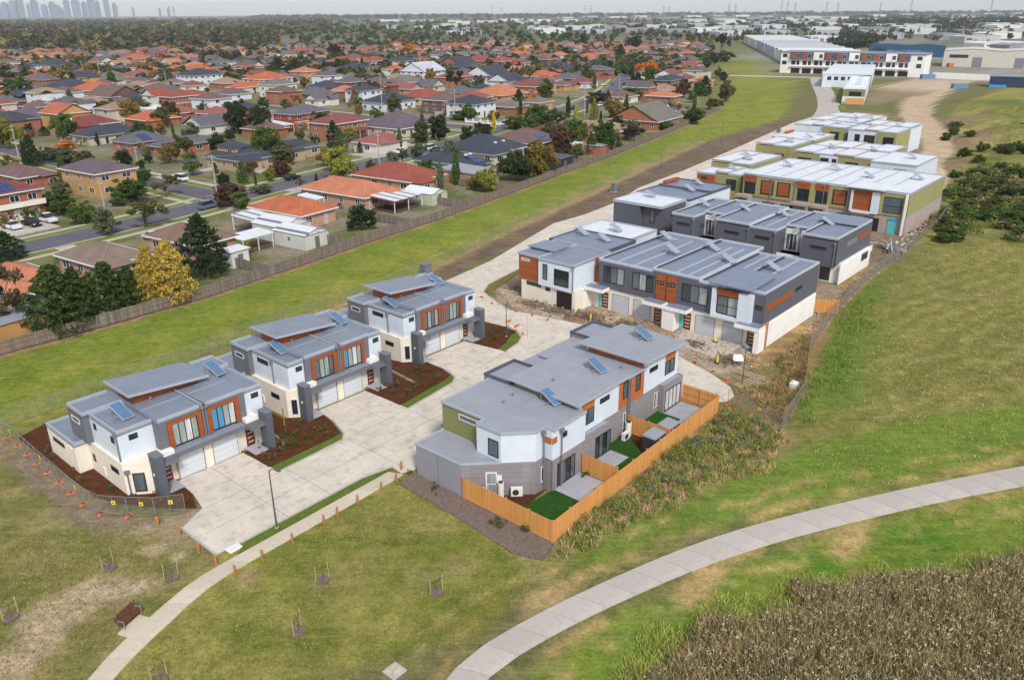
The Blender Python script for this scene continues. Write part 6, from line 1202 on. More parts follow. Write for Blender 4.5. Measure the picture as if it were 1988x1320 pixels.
e.b('boarded_opening', M['timber'], 153.5, 153.9, 45.8, 49.2, 3.6, 7.1); MB().prism([(-.4, 4.6), (6, 4.6), (6, 11.4), (-.4, 11.4)], 7.75, 7.92).build('lifted_roof', M['roofW'], e.r)
e.win(154, 43.8, 3.2, 3.7, 6.6, 1, M['gmid'], None, .08, True); e.b('balcony_corner_post', M['whitewall'], 153.4, 153.8, 39.7, 40.1, 0, FT - .3)
for a0, a1 in ((69.2, 72.2), (57.0, 60.6), (53.6, 56.6)): e.b('porch_slab', M['blockF'], 152.3, 154.2, a0, a1, 3.0, 3.5); e.b('porch_pier', M['blockF'], 152.4, 154.2, a0, a0 + .5, 0, 3.0)
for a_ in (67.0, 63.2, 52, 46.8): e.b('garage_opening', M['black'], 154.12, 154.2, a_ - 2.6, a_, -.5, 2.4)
for a_, mt in ((70.6, 'teal'), (58.6, 'teal'), (42.6, 'teal')): e.b('wrapped_doorway', M[mt], 154.1, 154.2, a_ - 1.6, a_, -.4, 2.6)
e.b('wrap_head', M['blue'], 154.05, 154.2, 41.0, 42.6, 2.3, 2.75); 
for s_, n_ in ((166, 66.8), (168, 57.5), (164, 49.5), (168, 41.6)): e.col(s_, n_, FT - .05)
for a_ in (71.3, 65.4, 60.5, 54.9, 50.1): e.pipe(153.85, a_, 0, 7.0)

# ---- further olive and white houses of the estate
def block(label, s0, s1, n0, n1, wm, h=7.0, parts=(), cols=(), wins=(), step=None):
    e = Row(label, s0, n0)
    e.b('wall', M[wm], s0, s1, n0, n1, -.2, h - .4); k_ = max(2, round((n1 - n0) / 4.6)); m_ = max(1, round((s1 - s0) / 12))
    for i in range(k_):
        for j in range(m_): e.roof(s0 - .1 + (s1 - s0) * j / m_, s0 + (s1 - s0) * (j + 1) / m_ + .1 * (j == m_ - 1), n0 + (n1 - n0) * i / k_, n0 + (n1 - n0) * (i + 1) / k_, h + .22 * ((i + j) % 2), M['roofW'], (M['cap'], M['blockF'])[(i + 2 * j) % 3 == 1], .14)
    for a_, b_, c_, d_, mt, hh in parts:
        e.b('wing', M[mt], a_, b_, c_, d_, -.2, hh - .4); e.roof(a_ - .1, b_ + .1, c_ - .1, d_ + .1, hh, M['roofW'], M['cap'], .14)
    for s_, n_, w_, z0, z1, k in wins: e.win(s_, n_, w_, z0, z1, k)
    for s_, n_ in cols: e.col(s_, n_, h - .05)
    return e
e = block('olive corner townhouse with timber box facing the road, beyond the charcoal row', 155.0, 163, 72.4, 78.2, 'lime', 7.0, [(154.2, 161, 78.2, 82, 'timber', 6.8)], [(158.5, 75.5)], [(155.0, 75.6, 2.2, 3.6, 5.8, 2), (154.2, 81, 1.4, 5.4, 5.8, 1)])
block('small flat white roofed olive house behind the timber box corner', 168, 184, 76.6, 86, 'lime', 6.9, [], [(173, 79), (178, 82)], [])
e = block('olive and white roofed pair of townhouses by the road, third row', 198, 211, 80.2, 89.4, 'lime', 6.9, [(211, 225, 79.5, 91, 'lime', 7.0)], [(204, 82.5), (214, 81.5), (221, 81)], [(198, 84.2, 2.4, 4.2, 4.8, 1)])
e.b('red_upstand', M['timber'], 218, 223, 90, 90.6, 7, 7.5)
e = block('olive and white townhouse row in the third row, wide front', 191.5, 214, 57.9, 76.6, 'lime', 7.0, [(188.5, 205, 48.2, 57.8, 'white', 7.0)], [(200, 70), (202, 61), (197, 51)], [(191.5, 75.6, 3.2, 5.0, 5.6, 1), (191.5, 64.4, 3.0, 5.0, 5.6, 1), (188.5, 57, 2.0, 4.8, 5.4, 2), (188.5, 52.8, 2.8, 2.6, 5.8, 2)])
e.b('recess_wall', M['white'], 191.4, 191.5, 66.2, 70.4, .2, 6.6); e.win(191.4, 70.2, 2, 3.2, 6.0, 2); e.win(191.4, 67.4, 1.0, 3.2, 6.0, 1)
block('white flat roofed townhouses at the far end of the new road', 240.5, 276, 82, 97, 'white', 7.0, [(239.4, 246, 82, 88, 'lime', 7.1)], [(246, 86), (255, 84), (262, 86), (268, 84)], [(239.4, 86, 2.6, 2.6, 5.6, 2)])
block('olive ended white roofed house right of the far new townhouses', 238.5, 262, 67.5, 80.5, 'white', 7.0, [(237.6, 250, 67.2, 72, 'lime', 7.1)], [(246, 76), (250, 70)], [(238.5, 78.6, 1.4, 2.6, 5.6, 2), (238.5, 76, 2.8, 2.6, 5.6, 2), (237.6, 70.6, 2.8, 2.6, 5.6, 2)])
# far terraces along the next road (turned a little)
def far_row(label, p0, ang, l_, d_, h, wm, rm):
    r = ething('townhouse_row', label, 'townhouses', p0[0], p0[1], rz=R(ang))
    bx(r, 'wall', M[wm], 0, l_, 0, d_, -.2, h); bx(r, 'roof', M[rm], -.2, l_ + .2, -.2, d_ + .2, h, h + .3); return r
r = far_row('white roofed terrace with orange hoarding along the next road', (373, 121.3), 17, 75, 9, 6.2, 'white', 'roofW')
bx(r, 'front_screen', M['pine'], -1.6, -1.4, 0, 7.6, 0, 2.6); bx(r, 'olive_end', M['olive'], -.06, 0, 0, 9, 3.2, 6.2); bx(r, 'opening', M['black'], -.12, -.07, 1.5, 6.5, 3.4, 5.2)
for k in range(6): bx(r, 'roof_step', M['roofW'], 10 + k * 11, 14 + k * 11, .5, 8.5, 6.5, 7.0); collector(r, 12 + k * 11, 3, 7.0, R(-8), 25, M['solarE'])
r = far_row('white terrace with olive end wall in front of the three storey block', (455, 146), 17, 90, 24, 6.5, 'white', 'roofW'); bx(r, 'olive_end', M['olive'], -.08, 0, 0, 5, 0, 6.5)
for k in range(5): bx(r, 'window', M['gdark'], -.1, 0, 6 + k * 3.4, 8 + k * 3.4, 3.6, 5.4)
r = ething('apartment_block', 'unfinished three storey white apartment block with brown panels', 'apartments', 547, 146, rz=R(7))
bx(r, 'wall', M['whitewall'], 0, 24, 0, 86, -.2, 12.6); bx(r, 'roof', M['roofE'], -.4, 24.4, -.4, 86.4, 12.6, 13.2); bx(r, 'parapet', M['midgrey'], -.6, -.4, 8, 80, 9.0, 13.0)
for k in range(10):
    y_ = 8 + k * 7.2; bx(r, 'bay_box', M[('darkgrey', 'whitewall', 'midgrey')[k % 3]], -1.3 - .5 * (k % 2), -.61, y_ + .4, y_ + 6.6, 8.6, 12.9 + .5 * (k % 3 == 1)); bx(r, 'bay_roof', M['roofE'], -1.5 - .5 * (k % 2), 3, y_ + .3, y_ + 6.7, 13.0 + .5 * (k % 3 == 1), 13.3 + .5 * (k % 3 == 1))
    bx(r, 'timber_panel', M['timber'], -1.45 - .5 * (k % 2), -1.3 - .5 * (k % 2), y_ + 3.4, y_ + 6.0, 9.2, 12.6) if k % 3 != 1 else None; window(r, -1.3 - .5 * (k % 2), y_ + 3, 0, -1, 2.2, 9.6, 12, 2, M['wframe'])
    window(r, 0, y_ + 6.2, 0, -1, 2.6, 5.2, 7.8, 2, M['frame']); window(r, 0, y_ + 2.8, 0, -1, 1.8, 5.2, 7.8, 1, M['frame'])
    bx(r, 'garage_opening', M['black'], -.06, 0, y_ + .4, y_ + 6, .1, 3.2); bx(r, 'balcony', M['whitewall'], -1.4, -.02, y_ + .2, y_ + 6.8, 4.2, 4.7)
for k in (1, 81.5): window(r, 0, k + 3.4, 0, -1, 2.8, 9.6, 11.8, 2, M['frame']); window(r, 0, k + 3.4, 0, -1, 2.8, 5.2, 7.6, 2, M['frame'])
# ---------------------------------------------------------------- suburb streets
def strip(name, line, w_, mt, z, off=0.0, thick=.2):
    line = [Vector(p) for p in smooth([tuple(p) for p in line], 2)]; b = MB(); L_ = []; R_ = []
    for i, p in enumerate(line):
        d_ = (line[min(i + 1, len(line) - 1)] - line[max(i - 1, 0)]).normalized(); n_ = Vector((-d_.y, d_.x))
        L_.append(p + n_ * (off + w_ / 2)); R_.append(p + n_ * (off - w_ / 2))
    for i in range(len(line) - 1):
        b.hexa([(R_[i].x, R_[i].y, -thick), (R_[i + 1].x, R_[i + 1].y, -thick), (L_[i + 1].x, L_[i + 1].y, -thick), (L_[i].x, L_[i].y, -thick), (R_[i].x, R_[i].y, z), (R_[i + 1].x, R_[i + 1].y, z), (L_[i + 1].x, L_[i + 1].y, z), (L_[i].x, L_[i].y, z)])
    return tag(b.build(name, mt), kind='structure')
t = NT('street_verge'); k_ = t.mix(t.ramp(t.noise(.5, 6, 0.7), 0.3, 0.7, 0, 1), srgb(96, 114, 44), srgb(142, 142, 72)); k_ = t.mix(t.ramp(t.noise(5, 4, .7), 0.3, 0.7, 0, 0.5), k_, srgb(84, 100, 40)); t.base(k_, 0.95, 0, 0.1); M['sverge'] = t.m
for i, (ln, w_) in enumerate(zip(STREETS, (8.2, 7.4, 7.4))):
    strip('street_verge', ln, w_ + 9.0, M['sverge'], .012 + i * .003)
    for sd_ in (-1, 1): strip('footpath', ln, 1.4, M['path2'], .04 + i * .003, sd_ * (w_ / 2 + 3.4)); strip('kerb', ln, .3, M['kerb'], .13 + i * .002, sd_ * (w_ / 2 + .1))
for i, (ln, w_) in enumerate(zip(STREETS, (8.2, 7.4, 7.4))): strip('street', ln, w_, M['asphalt'], .145 + i * .004)
for h_ in HOUSES[:48]:                   # crossovers from the street to the houses
    best = None
    for ln in STREETS:
        for a, b_ in zip(ln, ln[1:]):
            A_, B_ = Vector(a), Vector(b_); e_ = B_ - A_; t_ = max(0, min(1, (Vector(h_[:2]) - A_).dot(e_) / e_.dot(e_))); q_ = A_ + e_ * t_; d_ = (Vector(h_[:2]) - q_).length
            if best is None or d_ < best[0]: best = (d_, q_, e_.normalized())
    if 9 < best[0] < 27:
        u_ = (Vector(h_[:2]) - best[1]).normalized(); o_ = best[2] * 3.4
        strip('driveway', [tuple(best[1] + u_ * 4.4 + o_), tuple(Vector(h_[:2]) - u_ * 3 + o_)], 3.2, M['path2'], .06)
strip('driveway', [(-90, 149), (-98, 154.5)], 9, M['path2'], .17); strip('driveway', [(-60, 208), (-66, 212)], 6, M['path2'], .17); strip('driveway', [(-48, 192), (-39, 186)], 4, M['path2'], .17); strip('driveway', [(-36, 231), (-45, 238)], 6, M['path2'], .17); strip('driveway', [(-66, 155), (-58, 148)], 5, M['path2'], .17); strip('driveway', [(-27, 248), (-36, 256)], 7, M['path2'], .17)
ma = [Vector(p) for p in STREETS[0]]
b = MB()
for (p, q_) in (((-68.5, 179.5), (-61.8, 184.8)), ((-66.6, 177.9), (-63, 180.7))): b.bar((p[0], p[1], .16), (q_[0], q_[1], .16), .18, .012)
tag(b.build('road_marking', M['paint']), kind='structure')
strip('cross_road', [EW(495, 246)[:2], EW(507, 205)[:2], EW(512, 190)[:2]], 8, M['path2'], .05); strip('next_road', [EW(318, 117)[:2], EW(352, 128)[:2], EW(410, 152)[:2], EW(468, 178)[:2], EW(512, 196)[:2]], 9, M['path2'], .055)
for k in range(4): strip('median', [EW(345 + k * 30, 120 + k * 12)[:2], EW(363 + k * 30, 127 + k * 12)[:2]], 3.2, M['sverge'], .12)

# ---------------------------------------------------------------- suburb houses
ROOF = dict(tc=(196, 110, 76), rd=(160, 86, 72), mr=(134, 72, 68), mr2=(142, 84, 80), br=(124, 98, 94), mv=(112, 98, 106), dk=(70, 74, 86), gy=(108, 105, 112), ol=(126, 120, 112), tan=(168, 138, 116), pr=(160, 98, 90), ta=(142, 124, 110), tb2=(140, 112, 96), wh2=(206, 206, 222))
ROOF['or'] = (204, 130, 98)
WALL = dict(ob=(172, 112, 86), rb=(164, 86, 62), yb=(204, 158, 104), cr=(214, 202, 180), wh=(226, 229, 234), bb=(122, 88, 76), pk=(196, 158, 134), tb=(190, 164, 134), wc=(226, 222, 208))
HA = R(56)
def osh(name, me, parent, c, k=.86):
    o = link(name, me, parent); q_ = srgb(*c); o.color = (q_[0] * k, q_[1] * k, q_[2] * k, 1); return o
def hip(b, x0, x1, y0, y1, z, pitch, gable=False, t_=.12):
    w_, d_ = x1 - x0, y1 - y0
    if w_ >= d_: h = d_ / 2 * pitch; i = 0 if gable else d_ / 2; a, c = (x0 + i, (y0 + y1) / 2, z + h), (x1 - i, (y0 + y1) / 2, z + h); fs = [((x0, y0, z), (x1, y0, z), c, a), ((x1, y1, z), (x0, y1, z), a, c), ((x0, y1, z), (x0, y0, z), a), ((x1, y0, z), (x1, y1, z), c)]
    else: h = w_ / 2 * pitch; i = 0 if gable else w_ / 2; a, c = ((x0 + x1) / 2, y0 + i, z + h), ((x0 + x1) / 2, y1 - i, z + h); fs = [((x0, y1, z), (x0, y0, z), a, c), ((x1, y0, z), (x1, y1, z), c, a), ((x0, y0, z), (x1, y0, z), a), ((x1, y1, z), (x0, y1, z), c)]
    for f in (fs[:2] if gable else fs): b.poly(f)
    b.quad((x0, y0, z), (x0, y1, z), (x1, y1, z), (x1, y0, z))
    return a, c, h
_winmesh = {}
def hwin(root, x, y, face, w_, z0, h, dark=True):
    key = (face, round(w_, 1), round(h, 1))
    if key not in _winmesh:
        f = MB(); p = MB(); e = .05
        if face == 'y':
            f.box(0, w_, -e, 0, 0, .08).box(0, w_, -e, 0, h - .08, h).box(0, .08, -e, 0, .08, h - .08).box(w_ - .08, w_, -e, 0, .08, h - .08).box(w_ / 2 - .04, w_ / 2 + .04, -e, 0, .08, h - .08); p.box(.07, w_ - .07, -.02, 0, .07, h - .07)
        else:
            f.box(-e, 0, 0, w_, 0, .08).box(-e, 0, 0, w_, h - .08, h).box(-e, 0, 0, .08, .08, h - .08).box(-e, 0, w_ - .08, w_, .08, h - .08).box(-e, 0, w_ / 2 - .04, w_ / 2 + .04, .08, h - .08); p.box(-.02, 0, .07, w_ - .07, .07, h - .07)
        _winmesh[key] = (f.mesh('window', M['wframe']), p.mesh('pane', M['gdark']))
    o = link('window', _winmesh[key][0], root, (x, y, z0)); link('pane', _winmesh[key][1], o)
def house(x, y, w_, d_, ze, rc, wc, ty, st, fl, label, group=None, detail=True, seed=0):
    rr = random.Random(seed * 7 + 1); r = thing('house', label, 'house', (x, y, 0), HA, group)
    hw, hd = w_ / 2, d_ / 2; pit = .42 if st == 1 else .38
    wl = MB().box(-hw, hw, -hd, hd, -.2, ze)
    if ty == 'g':
        ax = w_ >= d_; g = (hd if ax else hw) * .5
        if ax:
            for s_ in (-hw, hw): wl.prism([(s_ - .01, -hd), (s_ + .01, -hd), (s_ + .01, hd), (s_ - .01, hd)], ze, ze + .01); wl.poly([(s_, -hd, ze), (s_, hd, ze), (s_, 0, ze + g)])
        else:
            for s_ in (-hd, hd): wl.poly([(-hw, s_, ze), (hw, s_, ze), (0, s_, ze + g)])
        pit = .5
    osh('wall', wl.mesh('wall', M['wall']), r, WALL[wc])
    ov = .55; b = MB()
    L_shape = detail and st == 1 and ty == 'h' and rr.random() < .6 and 'g' not in fl
    a, c, h = hip(b, -hw - ov, hw + ov, -hd - ov, hd + ov, ze + .06, pit, ty == 'g')
    rf = osh('roof', b.mesh('roof', M['tile']), r, ROOF[rc])
    e = MB()
    for p, q_ in (((-hw - ov, -hd - ov), (hw + ov, -hd - ov)), ((hw + ov, -hd - ov), (hw + ov, hd + ov)), ((hw + ov, hd + ov), (-hw - ov, hd + ov)), ((-hw - ov, hd + ov), (-hw - ov, -hd - ov))): e.bar((p[0], p[1], ze), (q_[0], q_[1], ze), .14, .2)
    e.build('gutter', M['cap'] if rc in ('dk', 'gy') else M['wframe'], rf)
    if ty == 'h' and detail:
        e = MB(); e.bar(a, c, .22, .1)
        for p, q_ in (((-hw - ov, -hd - ov), a if w_ >= d_ else a), ((hw + ov, -hd - ov), c if w_ >= d_ else a), ((-hw - ov, hd + ov), a if w_ >= d_ else c), ((hw + ov, hd + ov), c)): e.bar((p[0], p[1], ze + .1), q_, .2, .1)
        osh('ridge_tiles', e.mesh('ridge_tiles', M['tile']), rf, tuple(min(255, int(k * 1.1)) for k in ROOF[rc]))
    if not detail:
        if rr.random() < .65:
            b = MB(); wx = w_ * rr.uniform(.35, .6); px = rr.choice((-hw, hw - wx)); dy = rr.uniform(2, 4); z2 = ze if rr.random() < .6 else 2.7
            osh('wing', MB().box(px + .02, px + wx - .02, -hd - dy, -hd + .5, -.2, z2).mesh('wing', M['wall']), r, WALL[wc]); hip(b, px - .5, px + wx + .5, -hd - dy - .5, -hd + wx * .5, z2 + .063, pit, rr.random() < .3); osh('wing_roof', b.mesh('wing_roof', M['tile']), r, ROOF[rc])
        for f in range(st): hwin(r, -hw + w_ * .25, -hd, 'y', 1.8, .9 + f * 2.7, 1.3); hwin(r, -hw, -hd + d_ * .3, 'x', 1.8, .9 + f * 2.7, 1.3)
        return r
    if L_shape:
        b = MB(); wx = w_ * rr.uniform(.35, .5); px = rr.choice((-hw, hw - wx)); dy = rr.uniform(1.6, 2.8)
        osh('wing', MB().box(px + .02, px + wx - .02, -hd - dy, -hd + .5, -.2, ze).mesh('wing', M['wall']), r, WALL[wc])
        hip(b, px - ov + .02, px + wx + ov - .02, -hd - dy - ov, min(hd * .6, -hd + wx), ze + .063, pit); osh('wing_roof', b.mesh('wing_roof', M['tile']), r, ROOF[rc]); hwin(r, px + wx * .25, -hd - dy, 'y', 1.8, .9, 1.3)
    for f in range(st):
        zz = .95 + f * 2.75
        k = max(2, int(w_ / 3.6))
        for i in range(k):
            u = -hw + w_ * (i + .5) / k - .9 + rr.uniform(-.3, .3)
            if L_shape and px - .3 < u + .9 < px + wx + .3: continue
            if f == 0 and i == 1: 
                o = osh('door', MB().box(u, u + .95, -hd - .05, -hd, .05, 2.15).mesh('door', M['paintoc']), r, rr.choice(((92, 60, 44), (200, 196, 188), (60, 64, 70)))); MB().box(u + .8, u + .86, -hd - .1, -hd - .05, .95, 1.1).build('handle', M['steel'], o)
            else: hwin(r, u, -hd, 'y', rr.choice((1.5, 1.8, 2.1)), zz, 1.3)
        k = max(2, int(d_ / 4))
        for i in range(k): hwin(r, -hw, -hd + d_ * (i + .5) / k - .8, 'x', rr.choice((1.2, 1.5, 1.8)), zz, 1.3)
    if st == 2 and rr.random() < .7: e = MB(); e.box(-hw - .01, hw + .01, -hd - .06, -hd, 2.7, 2.9); e.build('string_course', M['wframe'], r)
    sl = lambda xx, yy: ze + .06 + pit * min(yy + hd + ov, hd + ov - yy, xx + hw + ov, hw + ov - xx)
    if 's' in fl:
        n_ = 6 if w_ < 14 else 8; y0_ = -hd - ov + .8; Pm = None
        for i in range(n_):
            x0 = -hw * .45 + (i % (n_ // 2)) * 1.15; yy = y0_ + (i // (n_ // 2)) * 1.8; z0, z1 = sl(0, yy) + .1, sl(0, yy + 1.65) + .1
            if yy + 1.65 > -.2: continue
            b = MB(); b.hexa([(x0, yy, z0), (x0 + 1.05, yy, z0), (x0 + 1.05, yy + 1.65, z1), (x0, yy + 1.65, z1), (x0, yy, z0 + .05), (x0 + 1.05, yy, z0 + .05), (x0 + 1.05, yy + 1.65, z1 + .05), (x0, yy + 1.65, z1 + .05)]); b.build('solar_panel', M['pv'], r)
    if 'k' in fl:
        for i in (-.25, .2): b = MB(); yy = -hd * .55; z0 = sl(0, yy); b.box(hw * i - .35, hw * i + .35, yy - .35, yy + .35, z0 - .1, z0 + .28); b.build('skylight', M['plastic'], r)
    if 'c' in fl: MB().box(-hw * .7, -hw * .7 + .8, -.4, .4, ze, ze + 2.6).build('chimney', M['cream'], r)
    if '2' in fl:
        b = MB(); osh('upper_wall', MB().box(-hw * .55, hw * .3, -hd * .3, hd * .75, ze, 5.4).mesh('upper_wall', M['wall']), r, WALL[wc]); hip(b, -hw * .55 - ov, hw * .3 + ov, -hd * .3 - ov, hd * .75 + ov, 5.46, pit); osh('upper_roof', b.mesh('upper_roof', M['tile']), r, ROOF[rc])
        for u in (-hw * .45, -hw * .05): hwin(r, u, -hd * .3, 'y', 1.5, 4.0, 1.1)
        hwin(r, -hw * .55, -hd * .1, 'x', 1.8, 4.0, 1.1)
    if 'v' in fl: b = MB(); b.hexa([(-hw * .3, -hd - 2.2, 2.5), (hw * .8, -hd - 2.2, 2.5), (hw * .8, -hd, 3.2), (-hw * .3, -hd, 3.2), (-hw * .3, -hd - 2.2, 2.6), (hw * .8, -hd - 2.2, 2.6), (hw * .8, -hd, 3.3), (-hw * .3, -hd, 3.3)]); osh('awning_roof', b.mesh('awning_roof', M['tile']), r, (134, 72, 68)); [MB().box(u, u + .12, -hd - 2.1, -hd - 1.98, 0, 2.5).build('awning_post', M['wframe'], r) for u in (-hw * .25, hw * .25, hw * .75)]
    if 'a' in fl:
        for i, u in enumerate((hw - 8.2, hw - 5.2, hw - 2.2)):
            b = MB(); pts = [(u - 1.1, .05), (u + 1.1, .05)] + [(u + 1.1 * math.cos(R(k * 20)), 1.7 + .55 * math.sin(R(k * 20))) for k in range(10)]
            n0 = len(b.v); b.v += [(p, -hd - .06, z) for p, z in pts] + [(p, -hd, z) for p, z in pts]; b.f.append(tuple(range(n0, n0 + len(pts)))); b.m.append(0)
            for k in range(len(pts)): j = (k + 1) % len(pts); b.f.append((n0 + k, n0 + len(pts) + k, n0 + len(pts) + j, n0 + j)); b.m.append(0)
            b.build('arched_garage_door', M['plastic'], r)
        MB().box(-hw, hw, -hd - 1.2, -hd, 2.75, 2.95).build('balcony', M['cream'], r); MB().box(-hw, hw, -hd - 1.2, -hd - 1.1, 2.95, 3.8).build('balcony_railing', M['cream'], r)
    if 'g' in fl:
        b = MB(); u = hw - 4.5; osh('garage_wing', MB().box(u, u + 4.4, -hd - 3, -hd + .2, -.1, 2.7).mesh('garage_wing', M['wall']), r, WALL[wc]); MB().box(u + .7, u + 3.7, -hd - 3.06, -hd - 3, .05, 2.2).build('garage_door', M['garage'], r); hip(b, u - .4, u + 4.8, -hd - 3.5, -hd + 1.5, 2.76, .45, True); osh('garage_roof', b.mesh('garage_roof', M['tile']), r, ROOF[rc]); osh('gable', MB().prism([(u, -hd - 3), (u + 4.4, -hd - 3), (u + 4.4, -hd - 2.9), (u, -hd - 2.9)], 2.7, lambda x_, y_: 2.72 + .43 * max(.02, 2.2 - abs(x_ - u - 2.2))).mesh('gable', M['wall']), r, WALL[wc])
    return r
t = NT('photovoltaic'); x = t.xyz(); g1 = t.math('LESS_THAN', t.math('FRACT', t.math('MULTIPLY', x[0], 5.7)), .08); t.base(t.mix(g1, srgb(44, 58, 104), srgb(120, 130, 150)), .15, 0, .8); M['pv'] = t.m
for i, h_ in enumerate(HOUSES): house(*h_, seed=i)
FK = ['tc', 'or', 'rd', 'mr2', 'br', 'br', 'mv', 'mv', 'dk', 'dk', 'dk', 'gy', 'gy', 'ol', 'pr', 'tan']; FWK = ['ob', 'ob', 'cr', 'wh', 'bb', 'pk', 'yb', 'wc', 'wh']
FLBL = dict(tc='orange', rd='red', mr2='maroon', br='brown', mv='mauve', dk='charcoal', gy='grey', ol='taupe', pr='dusty pink', tan='tan'); FLBL['or'] = 'salmon'
WLBL = dict(ob='brick', cr='cream', wh='white', bb='brown brick', pk='pale brick', yb='yellow brick', wc='ivory')
rf_ = random.Random(11)
for i, (x, y, w_, d_) in enumerate(FILL):
    st = 2 if rf_.random() < .35 else 1; rc, wc = rf_.choice(FK), rf_.choice(FWK)
    lb = ('two storey ' if st == 2 else 'low ') + FLBL[rc] + ' roofed ' + WLBL[wc] + ' house among the far suburban streets'
    (lambda sw: house(x, y, (d_ if sw else w_) * rf_.uniform(.85, 1.15), (w_ if sw else d_) * rf_.uniform(.85, 1.15), 5.3 if st == 2 else 2.8, rc, wc, 'g' if rf_.random() < .12 else 'h', st, '', lb, lb.replace(' house among', ' houses among'), False, i))(rf_.random() < .4)
b = MB(); bw = MB()
for x, y in FAR_HOUSES:
    w_, d_ = rf_.uniform(5, 8), rf_.uniform(5, 7); z = rf_.choice((2.8, 2.8, 5)); bw.box(x - w_, x + w_, y - d_, y + d_, 0, z)
    b.cm = rf_.randrange(4); hip(b, x - w_ - .5, x + w_ + .5, y - d_ - .5, y + d_ + .5, z, .4)
fh = bpy.data.objects.new('distant_houses', None); col.objects.link(fh); tag(fh, 'mass of distant suburban rooftops between trees', 'houses', kind='stuff')
b.build('roofs', [plain('far_roof_orange', (158, 108, 88)), plain('far_roof_brown', (120, 96, 92)), plain('far_roof_grey', (96, 98, 108)), plain('far_roof_red', (146, 86, 74))], fh); bw.build('walls', plain('far_wall', (190, 172, 154)), fh)

# ---------------------------------------------------------------- trees
def leaves(centers, radii, per, size, flat=.35, seed=0, zs=.8):
    """leaf-clump quads scattered around many small clusters; returns verts, quads, per-leaf value"""
    rs = np.random.RandomState(seed); V = []; val = []
    for c, r_ in zip(centers, radii):
        k = per
        d = rs.normal(size=(k, 3)); d /= np.linalg.norm(d, axis=1)[:, None]; rad = r_ * rs.rand(k) ** .45
        p = np.array(c) + d * rad[:, None] * np.array([1, 1, zs])
        nrm = d + rs.normal(size=(k, 3)) * .7 + np.array([0, 0, flat]); nrm /= np.linalg.norm(nrm, axis=1)[:, None]
        a = np.cross(nrm, rs.normal(size=(k, 3))); a /= np.linalg.norm(a, axis=1)[:, None]; bb = np.cross(nrm, a)
        s = size * rs.uniform(.6, 1.3, (k, 1)); e = s * rs.uniform(.5, .9, (k, 1))
        q_ = np.stack([p - a * s - bb * e, p + a * s - bb * e * .6, p + a * s * .8 + bb * e, p - a * s * .9 + bb * e * .8], 1)
        V.append(q_); val.append(rs.rand(k) * .5 + rs.rand() * .5)
    V = np.concatenate(V); n_ = len(V); return V.reshape(-1, 3), np.arange(n_ * 4).reshape(-1, 4), np.concatenate(val)
def crown_mesh(name, V, F, val):
    me = npmesh(name, V, F, M['leaf']); at_ = me.attributes.new('lv', 'FLOAT', 'FACE'); at_.data.foreach_set('value', val.astype(np.float32)[:len(me.polygons)]); return me
def proto(kind, seed):                   # unit tree: height 1, crown width about 1 (scaled per tree)
    rs = np.random.RandomState(seed); C = []; Rr = []; tb = MB()
    if kind == 'rnd':
        for i in range(64):
            d = rs.normal(size=3); d /= np.linalg.norm(d); rad = .42 * (.35 + .65 * rs.rand() ** .5) * (1 + .25 * math.sin(3 * math.atan2(d[1], d[0]) + seed)); C.append((d[0] * rad, d[1] * rad, .54 + d[2] * rad * .98)); Rr.append(rs.uniform(.09, .16))
        V = leaves(C, Rr, 78, .029, .3, seed); tb.cyl((0, 0, 0), (0, 0, .45), .035, .022, 7)
        for k in range(5): a = k * 1.26 + seed; tb.cyl((0, 0, .22 + .04 * k), (.22 * math.cos(a), .22 * math.sin(a), .5 + .05 * k), .016, .007, 5)
    elif kind == 'euc':
        for i in range(11):
            a = rs.rand() * 6.28; rad = .42 * rs.rand() ** .6; z = .62 + .3 * rs.rand() - .2 * rad
            for j in range(4): C.append((rad * math.cos(a) + rs.normal() * .06, rad * math.sin(a) + rs.normal() * .06, z + rs.normal() * .05)); Rr.append(rs.uniform(.06, .11))
            tb.cyl((0, 0, .25 + .02 * i), (rad * math.cos(a) * .9, rad * math.sin(a) * .9, z), .014, .006, 5)
        V = leaves(C, Rr, 60, .023, .5, seed); tb.cyl((0, 0, 0), (.02, .01, .62), .034, .014, 7)
    elif kind in ('con', 'gold'):
        n_ = 90 if kind == 'con' else 150
        for i in range(n_):
            z = .06 + .9 * (i / n_); a = i * 2.4 + seed; env = .52 * (1 - ((z - .25) / .75) ** 1.5 if z > .25 else .72 + .28 * z / .25); rad = env * (.6 + .4 * rs.rand()); C.append((rad * math.cos(a), rad * math.sin(a), z + rs.normal() * .012)); Rr.append(.07 + .07 * (1 - z))
        for i in range(26): z = .1 + .75 * rs.rand(); C.append((rs.normal() * .1 * (1 - z), rs.normal() * .1 * (1 - z), z)); Rr.append(.13)
        V = leaves(C, Rr, 46, .02 if kind == 'con' else .017, .5, seed, .42); tb.cyl((0, 0, 0), (0, 0, .8), .03, .008, 7)
    elif kind == 'col':
        for i in range(60): z = .05 + .92 * i / 60; a = i * 2.4; rad = .38 * math.sin(math.pi * min(1, z * .85 + .12)) * rs.uniform(.6, 1); C.append((rad * math.cos(a), rad * math.sin(a), z)); Rr.append(.1)
        V = leaves(C, Rr, 20, .05, .2, seed); tb.cyl((0, 0, 0), (0, 0, .7), .06, .02, 6)
    else:
        for i in range(16):
            a = i * 2.39
            for j in range(6): t_ = .1 + .15 * j; C.append((.5 * t_ * math.cos(a), .5 * t_ * math.sin(a), .86 + .16 * math.sin(t_ * 3.2) * (1 if i % 2 else .6) - .12 * t_)); Rr.append(.035)
        V = leaves(C, Rr, 9, .035, .2, seed); tb.cyl((0, 0, 0), (0, 0, .88), .03, .025, 7)
    return crown_mesh('crown', *V), tb.mesh('trunk', M['trunk'])
